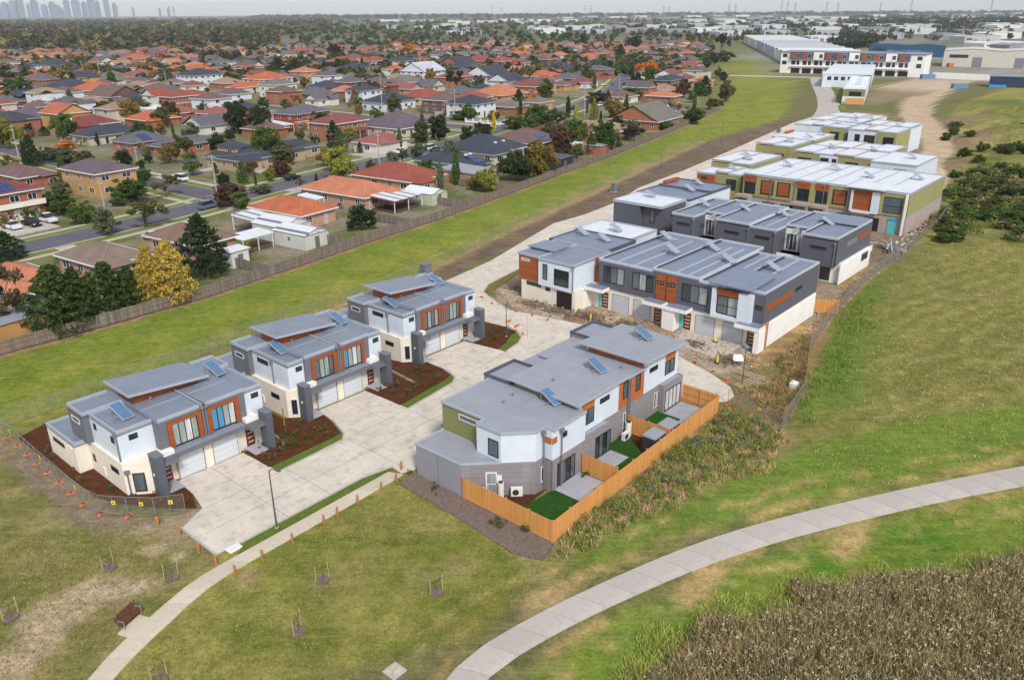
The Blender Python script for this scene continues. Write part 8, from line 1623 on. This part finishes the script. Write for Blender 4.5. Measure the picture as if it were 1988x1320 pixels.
ob = [(22.6, 48.98, 'by the concrete corner, left side of the footpath'), (22.5, 51.3, 'second from the footpath on the concrete end'), (22.7, 54.5, 'at the far end of the concrete edge'), (22.9, 46.9, 'first on the lawn side of the footpath'), (25.2, 46.9, 'second on the lawn side of the footpath'), (27.9, 46.9, 'third on the lawn side of the footpath'), (31.0, 47.1, 'fourth on the lawn side of the footpath'), (32.4, 47.15, 'fifth on the lawn side of the footpath'), (34.6, 47.25, 'sixth on the lawn side of the footpath'), (37.2, 47.3, 'seventh on the lawn side of the footpath'), (39.0, 47.4, 'eighth on the lawn side near the brick garage wall'), (40.6, 48.55, 'beside the brick garage wall'), (22.2, 57.0, 'near the yellow sign fence feet')]
for s, n, lab in ob:
    r = ething('timber_bollard', 'orange brown timber bollard ' + lab, 'bollard', s, n); MB().cyl((0, 0, 0), (rnd.uniform(-.03, .03), rnd.uniform(-.03, .03), .85), .10, .09, 10).build('post', M['timberpost'], r); MB().cyl((0, 0, .85), (0, 0, .92), .09, .05, 10).build('cap', M['timberpost'], r)
r = ething('park_bench', 'dark brown slatted park bench on a concrete pad beside the footpath', 'bench', 15.55, 48.05, rz=R(24))
for k in range(4): bx(r, 'seat_slat', M['bench'], -.95, .95, -.42 + k * .12, -.32 + k * .12, .44, .48)
for k in range(4): MB().hexa([(-.95, .09 + k * .03, .55 + k * .12), (.95, .09 + k * .03, .55 + k * .12), (.95, .12 + k * .03, .55 + k * .12), (-.95, .12 + k * .03, .55 + k * .12), (-.95, .11 + k * .03, .65 + k * .12), (.95, .11 + k * .03, .65 + k * .12), (.95, .14 + k * .03, .65 + k * .12), (-.95, .14 + k * .03, .65 + k * .12)]).build('back_slat', M['bench'], r)
for u in (-.8, .8): MB().bar((u, -.4, 0), (u, -.4, .46), .06).bar((u, .1, 0), (u, .22, 1.05), .06).bar((u, -.42, .42), (u, .1, .42), .06).bar((u, -.42, .66), (u, .12, .66), .06).bar((u, -.4, .46), (u, -.4, .66), .05).build('leg_frame', M['steel'], r)
# staked young trees with mulch rings
sap = [(17.3, 54.8, 'upper left, near the bare patch'), (19.7, 50.1, 'between the bench and the concrete corner'), (26.7, 41.5, 'middle of the front lawn, upper one'), (22.5, 38.5, 'middle of the front lawn, lower one'), (14.4, 41.4, 'at the bottom edge below the footpath'), (10.5, 54.5, 'at the far left edge of the lawn'), (31.1, 34.2, 'right part of the front lawn')]
twig = lambda b, p, l, d_, rr, lev: None
for i, (s, n, lab) in enumerate(sap):
    r = ething('staked_sapling', 'bare staked sapling in a mulch ring, ' + lab, 'sapling', s, n, rz=rnd.uniform(-.5, .5))
    n_ = 18; ring = [(rnd.uniform(.4, .6) * math.cos(k * 6.283 / n_), rnd.uniform(.4, .6) * math.sin(k * 6.283 / n_)) for k in range(n_)]; MB().prism(ring, -.1, lambda a, b_: .06 + rnd.uniform(-.02, .03)).build('mulch_ring', M['mulch2'], r)
    for u in (-.5, .5): MB().bar((u, .1, 0), (u + rnd.uniform(-.05, .05), .1, 1.35), .05).build('stake', M['stake'], r)
    MB().bar((-.5, .1, 1.0), (.5, .1, 1.05), .04, .02).build('tie', M['plasticdark'], r); b = MB().cyl((0, 0, 0), (.03, .02, 1.1), .018, .01, 5)
    for k in range(7): a = k * 2.4; z = .35 + .1 * k; b.cyl((0, 0, z), (.22 * math.cos(a), .22 * math.sin(a), z + .28), .008, .004, 4)
    b.build('stem', M['trunk'], r); V = leaves([(rnd.gauss(0, .15), rnd.gauss(0, .15), rnd.uniform(.5, 1.3)) for _ in range(5)], [.12] * 5, 5, .03, .3, i); o = link('foliage', crown_mesh('foliage', *V), r); c_ = srgb(112, 108, 66); o.color = (c_[0], c_[1], c_[2], 1)
r = ething('drain_pit', 'flat concrete drain pit in the lawn at the bottom edge', 'drain pit', 24.3, 31.0); bx(r, 'surround', M['kerb'], -.55, .55, -.55, .55, -.1, .03); bx(r, 'cover', M['rubble'], -.4, .4, -.4, .4, .03, .05)
r = ething('drain_pit', 'white concrete pit lid at the corner of the road and footpath', 'drain pit', 24.6, 49.75); bx(r, 'surround', M['whitewall'], -.6, .5, -.35, .4, -.1, .07); bx(r, 'cover', M['plastic'], -.5, .4, -.27, .3, .07, .09)
# ---------------------------------------------------------------- temporary fence panels
_pf = MB(); [_pf.bar(a, b_, .04) for a, b_ in (((0, 0, .1), (0, 0, 1.85)), ((1, 0, .1), (1, 0, 1.85)), ((0, 0, .12), (1, 0, .12)), ((0, 0, 1.83), (1, 0, 1.83)), ((.5, 0, .12), (.5, 0, 1.83)))]
def fence_run(label, pts, group, plen=2.4, net='wire', h=1.0, feet=True, sign=0, flabel=None, frm='steel'):
    k0 = 0
    for p, q_ in zip(pts, pts[1:]):
        L_ = math.dist(p, q_); k = max(1, round(L_ / plen)); a = math.atan2(q_[1] - p[1], q_[0] - p[0])
        for i in range(k):
            s, n = p[0] + (q_[0] - p[0]) * i / k, p[1] + (q_[1] - p[1]) * i / k; r = ething('temporary_fence_panel', label, 'fence panel', s, n, group, rz=a); l_ = L_ / k - .04
            b = MB(); [b.bar(x0, x1, .032) for x0, x1 in (((0, 0, .1), (0, 0, 1.85 * h)), ((l_, 0, .1), (l_, 0, 1.85 * h)), ((0, 0, .12), (l_, 0, .12)), ((0, 0, 1.83 * h), (l_, 0, 1.83 * h)), ((l_ / 2, 0, .12), (l_ / 2, 0, 1.83 * h)))]; b.build('frame', M[frm], r); MB().quad((0, 0, .12), (l_, 0, .12), (l_, 0, 1.83 * h), (0, 0, 1.83 * h)); m_ = MB(); m_.quad((0, 0, .12), (l_, 0, .12), (l_, 0, 1.83 * h), (0, 0, 1.83 * h)); m_.build('netting', M[net], r)
            if sign and (k0 % sign == 1 or sign == 1): o = MB().prism([(l_ / 2 - .02, -.05), (l_ / 2 + .3, -.05), (l_ / 2 + .3, -.03), (l_ / 2 - .02, -.03)], 1.05, 1.4).build('warning_sign', M['yellow'], r); MB().box(l_ / 2 + .07, l_ / 2 + .2, -.06, -.05, 1.14, 1.3).build('sign_mark', M['plasticdark'], o)
            if feet: fence_foot(s, n, a + R(90), (flabel or label) if isinstance(flabel, str) or not flabel else flabel[k0 % len(flabel)])
            k0 += 1
_fb = MB(); _fb.hexa([(-.38, -.13, 0), (.38, -.13, 0), (.38, .13, 0), (-.38, .13, 0), (-.3, -.09, .16), (.3, -.09, .16), (.3, .09, .16), (-.3, .09, .16)]); _fm = _fb.mesh('fence_foot', M['orange'])
_fl = MB().box(-.08, .08, -.135, .135, .155, .19).mesh('clamp_slot', M['plasticdark'])
def fence_foot(s, n, rz, label, group='orange fence feet'):
    r = ething('fence_foot', label, 'fence foot', s, n, group, rz=rz + rnd.uniform(-.3, .3)); link('block', _fm, r); link('clamp_slot', _fl, r)
fence_run('temporary wire fence panel around the duplex nearest the park', [(19.8, 84.8), (19.75, 79.6), (19.65, 72.3), (19.6, 64.7), (19.95, 62.2)], 'temporary fence round the nearest duplex', flabel='orange fence foot left of the duplex nearest the park', sign=3)
fence_run('temporary wire fence panel with yellow sign in front of the corner mulch bed', [(19.95, 62.2), (21.3, 60.2), (22.7, 58.4), (24.6, 57.0)], 'signed fence panels at the corner bed', flabel='orange fence foot in front of the corner mulch bed', sign=1)
fence_foot(23.9, 60.4, 0, 'orange fence foot lying inside the corner mulch bed'); 
fence_run('temporary wire fence panel behind the duplexes along the grass strip', [(19.8, 84.8), (30, 85.2), (45, 86.8), (60, 88.2), (72, 88.8)], 'temporary fence behind the duplexes', feet=False)
fence_run('thin wire fence panel along the greenway and brown dirt strip', [(72, 88.8), (86, 91), (115, 98), (155, 106.4), (176, 111), (233, 123)], 'wire fence along the greenway', 3.6, feet=False)
fence_run('dusty netted fence panel between the building site and the big field', [(69.7, 25.7), (78.2, 27.0), (90.9, 31.4), (103.0, 33.4), (122.9, 35.5), (140, 35.9)], 'netted fence beside the field', 2.6, 'shade', .95, False)
fence_run('netted fence panel at the pile of scrap metal', [(146, 36), (165, 36.7), (180, 38.7)], 'netted fence near the scrap metal', 2.6, 'shade', .95, False)
fence_run('wire fence panel closing the end of the rubble court', [(71.4, 32.3), (70.4, 29.4), (69.7, 25.7)], 'fence at the end of the rubble court', 2.4, flabel='orange fence foot in the weeds beyond the pine fence corner', sign=2)
for s, n, lab in ((81.8, 59.4, 'near the yellow bollard at the white front doors'), (78.6, 62.0, 'on the concrete before the open garage, right'), (78.6, 64.7, 'on the concrete before the open garage, left'), (78.4, 67.3, 'on the road edge facing the timber box wall'), (78.7, 72.1, 'on the road bend near the verge'), (79.7, 75.0, 'beside the rough verge'), (78.4, 42.3, 'on the pale court beside the rubble'), (78.7, 40.1, 'lying tipped on the pale court'), (77.7, 37.3, 'on the court edge near the planks'), (76.2, 35.0, 'at the tip of the court'), (72.6, 61.3, 'on the kerb below the dark lamp')): fence_foot(s, n, rnd.uniform(0, 3), 'orange fence foot ' + lab)
# ---------------------------------------------------------------- building site: rubble, planks, signs, scrap
rs = np.random.RandomState(9)
def chunks(name, label, mt, spots, cat, seed=1):
    r_ = random.Random(seed); b = MB()
    for s, n, z, sz in spots:
        p = Vector(EW(s, n)); d_ = Vector((r_.uniform(-1, 1), r_.uniform(-1, 1), r_.uniform(-.2, .35))).normalized(); l_ = sz * r_.uniform(.6, 1.6); b.cm = r_.randrange(len(mt)); b.bar(tuple(p + Vector((0, 0, z)) - d_ * l_ / 2), tuple(p + Vector((0, 0, z)) + d_ * l_ / 2), sz * r_.uniform(.25, .8), sz * r_.uniform(.06, .28))
    return tag(b.build(name, mt), label, cat, kind='stuff')
site = [M['rubble'], M['dirt'], plain('rubble_brown', (152, 134, 114), .95, .3, 2), plain('rubble_white', (206, 200, 192), .9, .1, 2), plain('rubble_dark', (112, 98, 86), .95, .3, 2)]
def scatter(n_, poly, zs, sz):
    out = []; xs = [p[0] for p in poly]; ys = [p[1] for p in poly]
    while len(out) < n_:
        p = (rnd.uniform(min(xs), max(xs)), rnd.uniform(min(ys), max(ys)))
        if inside(p, poly): out.append((p[0], p[1], zs * rnd.random(), sz * rnd.uniform(.4, 1.5)))
    return out
def inside(p, poly):
    c = False
    for (ax, ay), (bx_, by) in zip(poly, poly[1:] + poly[:1]):
        if (ay > p[1]) != (by > p[1]) and p[0] < (bx_ - ax) * (p[1] - ay) / (by - ay) + ax: c = not c
    return c
COURT = [(79.6, 36), (80.4, 50), (80.4, 58), (79.4, 64.5), (79.4, 70), (83, 75), (83.4, 61), (87.2, 60), (87.2, 37), (84, 33), (79, 34)]
chunks('site_rubble', 'rubble and spoil heaps in front of the dark townhouse row', site, scatter(1700, COURT, .06, .14), 'rubble', 1)
heap = [(82.6, 60.3, 1.3), (83.5, 57.8, 1.0), (82.3, 63.6, .9), (84.3, 53, .8), (82.4, 47, .9), (83.6, 43, .7), (81.6, 37.5, 1.0), (82.5, 67.5, 1.0), (86, 73.5, 1.0)]
chunks('spoil_heaps', 'low brown spoil heaps before the white garage walls', site[1:3] + [site[4]], [(s + rnd.gauss(0, r_ * .7), n + rnd.gauss(0, r_ * .9), max(0, .55 * r_ * math.exp(-rnd.random() * 2) * rnd.random()), .3) for s, n, r_ in heap for _ in range(130)], 'rubble', 2)
chunks('site_rubble', 'spoil and broken ground beside the pale end walls', site, scatter(700, [(86, 33), (103, 35), (103, 36), (131, 37.5), (150, 38), (152, 36), (120, 35.2), (100, 33)], .1, .22), 'rubble', 5)
chunks('site_rubble', 'stones and earth along the olive row end wall', site, scatter(420, [(142, 36.4), (152, 37), (176, 38.8), (176, 39.8), (152, 39), (142, 38.6)], .3, .4), 'rubble', 6)
def planks(label, p, q_, k, gap, l_, name='timber_planks', z=.05, mt='stake'):
    d_ = math.atan2(q_[1] - p[1], q_[0] - p[0]); r = ething(name, label, 'timber', p[0], p[1], rz=d_)
    for i in range(k): bx(r, 'plank', M[mt], 0, l_ * rnd.uniform(.85, 1), i * gap, i * gap + min(.12, gap * .5), z, z + .06)
    for u in (.15, .8): bx(r, 'bearer', M[mt], l_ * u, l_ * u + .1, -.1, k * gap, 0, z)
planks('row of long pale planks on the weeds beside the court', (79.2, 36.2), (78.9, 31.8), 5, .28, 4.6); planks('parallel timber battens lying in the weeds', (75.5, 32.2), (78.8, 31.4), 5, .42, 3.4); planks('timber lattice pallet lying near the fence corner', (74.0, 30.9), (77.4, 30.3), 9, .16, 3.3)
r = ething('scrap_pile', 'pile of silver metal framing near the teal wrapped doorway', 'scrap', 141.9, 37.1)
for k in range(26): a = rnd.uniform(-.35, .35); MB().bar((rnd.uniform(-3, 3), rnd.uniform(-2, 2), .1 + k * .03), (rnd.uniform(-3, 3) + 3 * math.cos(a), rnd.uniform(-2, 2) + 3 * math.sin(a + 1.2), .15 + k * .03), .12, .08).build('metal_stud', M['steel'] if k % 3 else M['plastic'], r)
r = ething('site_barrier', 'orange and white barrier mesh stack near the metal pile', 'barrier', 139, 40.5); [bx(r, 'barrier_board', M['orange'] if k % 2 else M['plastic'], -1.2, 1.2, k * .5, k * .5 + .1, 0, 1.1) for k in range(5)]
for s, n, c, lab in ((82.2, 57.6, 'yellow', 'yellow topped site post by the spoil heap'), (86.0, 41.4, 'yellow', 'yellow capped post before the silver garage doors'), (80.4, 38.2, 'yellow', 'yellow capped post on the rubble court edge')):
    r = ething('site_post', lab, 'post', s, n); MB().cyl((0, 0, 0), (0, 0, .9), .12, .1, 8).build('post', M['yellow'], r); bx(r, 'base', M['plasticdark'], -.25, .25, -.25, .25, 0, .1)
for s, n, lab in ((71.9, 61.7, 'left'), (72.5, 63.6, 'right')):
    r = ething('marker_stake', 'orange topped marker stakes with tape on the mulch corner, %s one' % lab, 'stake', s, n); MB().bar((0, 0, 0), (0, 0, 1.5), .05).build('stake', M['stake'], r); bx(r, 'flag', M['orange'], -.5, .5, -.03, .03, 1.15, 1.45)
r = ething('site_sign', 'tilted white and blue notice board on the rubble', 'sign', 82.1, 36.5, rz=R(-50)); MB().hexa([(-.6, -.4, .3), (.6, -.4, .3), (.6, .2, .9), (-.6, .2, .9), (-.6, -.45, .33), (.6, -.45, .33), (.6, .15, .93), (-.6, .15, .93)]).build('board', M['white'], r); [bx(r, 'leg', M['stake'], u, u + .07, -.1, 0, 0, 1.2) for u in (-.6, .55)]
r = ething('white_bag', 'white bulk bag beside the planks', 'bag', 79.4, 28.6); MB().prism([(-.4, -.35), (.4, -.4), (.45, .35), (-.35, .4)], 0, lambda a, b_: .75 + .12 * a).build('sack', M['plastic'], r); MB().cyl((0, 0, .7), (0, 0, .95), .2, .08, 8).build('neck', M['plastic'], r)
# timber sleepers edging the beds, survey stakes
for a, b_, lab in (((54.1, 65.4), (53.6, 60.2), 'timber edging between the two mulch beds right of the middle duplex'), ((37.2, 65.4), (36.4, 60.5), 'timber edging in the mulch bed between the first two duplexes')):
    d_ = math.atan2(b_[1] - a[1], b_[0] - a[0]); r = ething('timber_edging', lab, 'edging', a[0], a[1], rz=d_); L_ = math.dist(a, b_); bx(r, 'sleeper', M['stake'], 0, L_, -.06, .06, .05, .3); [bx(r, 'peg', M['stake'], u, u + .06, .06, .12, 0, .34) for u in (.4, L_ / 2, L_ - .4)]
for k, (s, n) in enumerate(((37.6, 66.0), (38.6, 63.6), (54.6, 66.2))): r = ething('garden_stake', 'upright orange brown timber post in the mulch, %s' % ('beside the sleeper edging', 'near the dark column of the middle duplex', 'beside the corner window of the farthest duplex')[k], 'post', s, n); MB().bar((0, 0, 0), (0, 0, 1.9), .1).build('post', M['timberpost'], r); bx(r, 'cap', M['timberpost'], -.07, .07, -.07, .07, 1.9, 1.94)
# ---------------------------------------------------------------- planting
SHM = [crown_mesh('foliage', *leaves([(rs.normal() * .22, rs.normal() * .22, .15 + .5 * rs.rand()) for _ in range(9)], [.16] * 9, 16, .05, .3, 60 + k)) for k in range(4)]
STM = MB().cyl((0, 0, 0), (0, 0, .5), .02, .01, 5).cyl((0, 0, .1), (.12, .08, .45), .012, .006, 4).mesh('stem', M['trunk'])
def shrub(s, n, sz, cl, label, group):
    r = ething('shrub', label, 'shrub', s, n, group, rz=rnd.uniform(0, 6)); o = link('foliage', rnd.choice(SHM), r); link('stem', STM, r).scale = (sz, sz, sz); o.scale = (sz, sz, sz * rnd.uniform(.8, 1.3)); c_ = srgb(*cl); o.color = (c_[0], c_[1], c_[2], 1)
for poly, k, lab in (([(33.4, 58.4), (40, 58.5), (42.2, 62), (39.6, 63), (33.4, 61.5)], 26, 'small green shrub in the mulch bed between the first two duplexes'), ([(49.4, 58.8), (57, 59.8), (58.4, 62), (57.4, 64.6), (53, 63.5), (49.4, 63)], 30, 'small green shrub in the mulch bed right of the middle duplex'), ([(67.2, 61), (71, 62.4), (72.4, 65), (70, 66), (67, 65)], 14, 'small green shrub in the mulch bed by the road bend'), ([(20.9, 66), (23.6, 60), (25.6, 58), (25.8, 61), (22, 63.6), (21.3, 76), (20.8, 78)], 14, 'small shrub in the corner mulch bed inside the wire fence')):
    for s, n, _, _ in scatter(k, poly, 0, 1): shrub(s, n, rnd.uniform(.5, 1.1), rnd.choice(((96, 98, 52), (78, 92, 44), (118, 104, 60), (104, 84, 52))), lab, lab.replace('shrub', 'shrubs'))
for s, n, sz, lab in ((40.0, 43.6, 1.0, 'green tuft against the brick garage wall'), (39.6, 36.2, 1.3, 'green weed clump left of the pine fence'), (40.5, 34.0, 1.0, 'green weed clump near the pine fence corner'), (48.6, 32.7, .9, 'dark shrubs beside the dividing pine fence'), (50.3, 35.4, 1.0, 'dark shrub in the corner of the first patio'), (40.6, 47.4, .7, 'small shrub at the end of the brick garage'), (64.2, 33.4, 1.0, 'shrub beside the far grey patio')): shrub(s, n, sz, (66, 92, 38), lab, None)
for k in range(205):
    h_ = HOUSES[rnd.randrange(min(45, len(HOUSES)))]; v_ = rnd.choice((-1, 1)); dx, dy = (rnd.uniform(-.5, .5) * h_[2], v_ * (h_[3] / 2 + rnd.uniform(1, 5))) if rnd.random() < .6 else (v_ * (h_[2] / 2 + rnd.uniform(1, 3)), rnd.uniform(-.5, .5) * h_[3])
    wp = (h_[0] + ex_.x * dx + ey_.x * dy, h_[1] + ex_.y * dx + ey_.y * dy); q_ = west(wp)
    if any(abs(wp[0] * ex_.x + wp[1] * ex_.y - a) < b_ - .6 and abs(wp[0] * ey_.x + wp[1] * ey_.y - c_) < e_ - .6 for a, b_, c_, e_ in HB) or ldist(np.array([q_[0]]), np.array([q_[1]]), LONGFENCE)[0] < 1.5 or q_[1] < 106 or any(ldist(np.array([wp[0]]), np.array([wp[1]]), ln)[0] < 5 for ln in STREETS): continue
    shrub(q_[0], q_[1], rnd.uniform(1.6, 4.2), rnd.choice(((66, 84, 40), (84, 98, 46), (104, 100, 54), (122, 92, 52), (92, 66, 52), (128, 128, 58))), 'low garden shrub beside a suburban house', 'garden shrubs beside suburban houses')
# weeds, reeds and rough grass: uncountable
def blades(spots, hmin, hmax, wd, per, spread, seed):
    rs_ = np.random.RandomState(seed); S = np.array(spots)[:, :2]; c = np.repeat(S, per, 0); n_ = len(c); c = c + rs_.normal(size=(n_, 2)) * spread
    x = c[:, 0] * CT - c[:, 1] * ST; y = c[:, 0] * ST + c[:, 1] * CT; h = rs_.uniform(hmin, hmax, n_); a = rs_.rand(n_) * 6.283; ln = rs_.normal(size=(n_, 2)) * .42 * h[:, None]; w_ = wd * rs_.uniform(.6, 1.4, n_); dx, dy = np.cos(a) * w_ / 2, np.sin(a) * w_ / 2; z = np.full(n_, -.06)
    V = np.stack([np.stack([x - dx, y - dy, z], 1), np.stack([x + dx, y + dy, z], 1), np.stack([x + dx * .9 + ln[:, 0], y + dy * .9 + ln[:, 1], h], 1), np.stack([x - dx * .5 + ln[:, 0], y - dy * .5 + ln[:, 1], h], 1)], 1)
    return V.reshape(-1, 3), np.arange(n_ * 4).reshape(-1, 4), np.clip(rs_.rand(n_) * .6 + np.repeat(rs_.rand(len(S)), per) * .5, 0, 1)
def grassmass(name, label, V, rgb, cat): o = link(name, crown_mesh(name, *V)); c_ = srgb(*rgb); o.color = (c_[0], c_[1], c_[2], 1); return tag(o, label, cat, kind='stuff')
PMID = [((a[0] + b_[0]) / 2, (a[1] + b_[1]) / 2) for a, b_ in zip(PL[::2], PR[::2])]
def dense(n_, poly, jit=1.2):
    xs = [p[0] for p in poly]; ys = [p[1] for p in poly]; P = np.stack([rs.uniform(min(xs), max(xs), n_ * 4), rs.uniform(min(ys), max(ys), n_ * 4)], 1); d_ = sdist(P[:, 0], P[:, 1], poly) + (fbm(P[:, 0] * .4, P[:, 1] * .4) - .5) * 2 * jit; d_ = np.where((ldist(P[:, 0], P[:, 1], PMID) < 1.25) | (ldist(P[:, 0], P[:, 1], RPATH) < 1.7), -1, d_); return P[d_ > 0][:n_]
RV = [(30, 13), (34.2, 18.6), (39.4, 18.2), (44.4, 14.8), (51.8, 11.8), (61, 3.2), (64, -3), (54, -8), (40, 0)]
grassmass('reed_bed', 'dense brown reed bed at the bottom right corner', blades(dense(6500, RV, 2.6), .3, 1.15, .035, 14, .16, 1), (166, 150, 110), 'reeds'); grassmass('reed_bed', 'dark stems between the brown reeds', blades(dense(3200, RV, 2.6), .2, .9, .05, 8, .15, 2), (96, 90, 62), 'reeds'); grassmass('reed_plumes', 'pale seed heads above the brown reeds', leaves([EW(a, b_, .75 + .5 * rs.rand()) for a, b_ in dense(2400, RV, 2.6)], rs.uniform(.08, .2, 9999), 7, .035, .3, 3), (214, 198, 162), 'reeds'); g1 = dense(330, RV, 3.4); grassmass('reed_bed', 'green weeds mixed into the reed bed', leaves([EW(a, b_, .2 + .5 * rs.rand()) for a, b_ in g1], rs.uniform(.25, .6, len(g1)), 40, .05, .5, 33), (118, 124, 70), 'reeds')
GV = [(27, 14), (32, 20.8), (38, 21.2), (43, 18.4), (50, 14), (60, 7), (61, 4.4), (51.4, 12.2), (44, 15.2), (39, 18.4), (33, 18.8), (29, 13)]
grassmass('long_grass', 'long green grass between the reeds and the shared path', blades(dense(2300, GV, 2.0), .08, .4, .04, 8, .16, 4), (170, 178, 92), 'grass')
BV = [(41.3, 31.2), (52, 31.6), (68.8, 31.9), (70, 30), (68.6, 25.6), (62, 23.4), (56, 25.6), (48, 27.8), (40, 29.8)]
grassmass('weed_bank', 'straw coloured dead weeds on the bank below the pine fence', blades(dense(1300, BV, 2.4), .1, .55, .04, 9, .18, 5), (200, 172, 130), 'weeds')
g1 = dense(520, BV, 2.4); grassmass('weed_bank', 'leafy green weeds on the bank below the pine fence', leaves([EW(a, b_, .1 + .3 * rs.rand()) for a, b_ in g1], rs.uniform(.2, .6, len(g1)), 46, .06, .7, 6), (118, 134, 60), 'weeds')
g1 = dense(70, [(46, 31.2), (68, 31.8), (69.4, 28), (58, 28), (48, 29.6)], .6); grassmass('weed_bank', 'yellow green bushes against the pine fence', leaves([EW(a, b_, .35 + .4 * rs.rand()) for a, b_ in g1], rs.uniform(.25, .65, len(g1)), 60, .06, .6, 7), (134, 138, 66), 'weeds')
g1 = dense(60, [(46, 31.2), (68, 31.8), (69.4, 26), (58, 26), (48, 28.6)], .6); grassmass('weed_bank', 'dark blue green bushes on the weedy bank', leaves([EW(a, b_, .3 + .3 * rs.rand()) for a, b_ in g1], rs.uniform(.3, .7, len(g1)), 60, .065, .6, 17), (108, 122, 92), 'weeds')
WV = [(73, 29), (75, 33), (79, 30.5), (86, 33), (95, 33.6), (90, 31), (79, 27.2), (71, 26.2)]
grassmass('weed_patch', 'dry weeds between the court and the netted fence', blades(dense(1100, WV, .8), .12, .55, .045, 8, .18, 8), (182, 154, 110), 'weeds'); g1 = dense(80, WV, .6); grassmass('weed_patch', 'green weeds between the court and the netted fence', leaves([EW(a, b_, .2 + .25 * rs.rand()) for a, b_ in g1], rs.uniform(.3, .6, len(g1)), 40, .07, .6, 9), (108, 120, 62), 'weeds')
FV = [(73, 25.6), (90, 29.6), (103, 32.4), (122, 34.6), (122, 33), (100, 29), (84, 25), (74, 23.6)]
grassmass('weed_patch', 'lush weeds along the outside of the netted fence', blades(dense(900, FV, 2.5), .08, .35, .05, 7, .2, 10), (124, 146, 66), 'weeds')
LV = [(3, 66), (18, 62), (22, 56.5), (22, 49.4), (40.5, 47.2), (38.2, 33), (41, 30.6), (30, 28.8), (10, 36), (3, 42)]
grassmass('lawn_tufts', 'short tufts over the front park lawn', blades(dense(9000, LV, .2), .02, .09, .04, 3, .1, 11), (138, 138, 70), 'grass'); grassmass('lawn_tufts', 'dry tufts over the front park lawn', blades(dense(3500, LV, .2), .02, .08, .035, 3, .12, 12), (176, 164, 112), 'grass')
FD = [(62, 26), (70, 20), (84, 23), (104, 31), (150, 35), (175, 20), (190, -20), (90, -12), (66, 8)]
grassmass('field_tufts', 'coarse grass tufts over the big field', blades(dense(9000, FD, 7), .03, .14, .07, 3, .25, 13), (162, 156, 88), 'grass'); grassmass('field_tufts', 'dry stalks over the big field', blades(dense(5000, FD, 7), .03, .14, .06, 3, .25, 14), (184, 172, 118), 'grass')
# scrub at upper right
lb = 'dark green scrub bush on the rough ground right of the olive row'
for u, v in [(1846, 372), (1868, 388), (1892, 376), (1905, 398), (1930, 392), (1952, 410), (1972, 402), (1985, 424), (1875, 350), (1898, 332), (1925, 330), (1950, 322), (1978, 330), (1990, 300), (1940, 300), (1900, 310), (1862, 330), (1920, 360), (1960, 370), (1985, 372), (1945, 345), (1880, 415), (1852, 405), (1830, 440), (1844, 452), (1990, 440), (1960, 430), (1915, 415), (1870, 300), (1850, 250), (1880, 262), (1835, 262), (1905, 285), (1945, 283), (1980, 286), (1862, 235), (1982, 250)]:
    p = gpx(u + rnd.uniform(-8, 8), v + 12 + rnd.uniform(-4, 4)); q_ = west(p); zz = sum(h_ * max(0, 1 - ((q_[0] - a) ** 2 + (q_[1] - b_) ** 2) / r_ ** 2) ** 1.4 for a, b_, r_, h_ in MOUNDS); tree(p[0], p[1], rnd.uniform(1.8, 3.4), rnd.uniform(3, 6), 'rnd', rnd.choice(('gn2', 'ol', 'dg', 'gn', 'gn')), lb, 'scrub bushes on the rough ground', zz - .4)
g1 = dense(620, [(162, 38.5), (186, 42), (212, 44), (232, 46), (246, 30), (232, 0), (196, -14), (172, 8), (160, 30)], 8); gz1 = [sum(h_ * max(0, 1 - ((p[0] - a) ** 2 + (p[1] - b_) ** 2) / r_ ** 2) ** 1.4 for a, b_, r_, h_ in MOUNDS) for p in g1]
for k, (c_, lab) in enumerate((((104, 120, 60), 'mid green'), ((80, 96, 50), 'dark green'), ((124, 122, 62), 'yellowish'), ((150, 134, 92), 'straw coloured'))):
    g2 = [EW(p[0], p[1], z + .3 + .5 * rs.rand()) for p, z in zip(g1[k::4], gz1[k::4])]; grassmass('scrub_thicket', lab + ' low scrub and rough growth right of the olive row', leaves(g2, rs.uniform(.7, 2.0, len(g2)), 90, .17, .6, 70 + k, .5), c_, 'scrub')
# ---------------------------------------------------------------- haze
t = bpy.data.materials.new('haze'); t.use_nodes = True; nt = t.node_tree; nt.nodes.clear(); ou = nt.nodes.new('ShaderNodeOutputMaterial'); pv = nt.nodes.new('ShaderNodeVolumePrincipled'); pv.inputs['Color'].default_value = (.93, .97, 1.0, 1); pv.inputs['Density'].default_value = 6.5e-5; nt.links.new(pv.outputs[0], ou.inputs['Volume'])
hz = MB().box(-26000, 26000, -26000, 26000, -3, 330).build('haze', t); tag(hz, 'thin blue distance haze over the whole place', 'haze', kind='stuff')
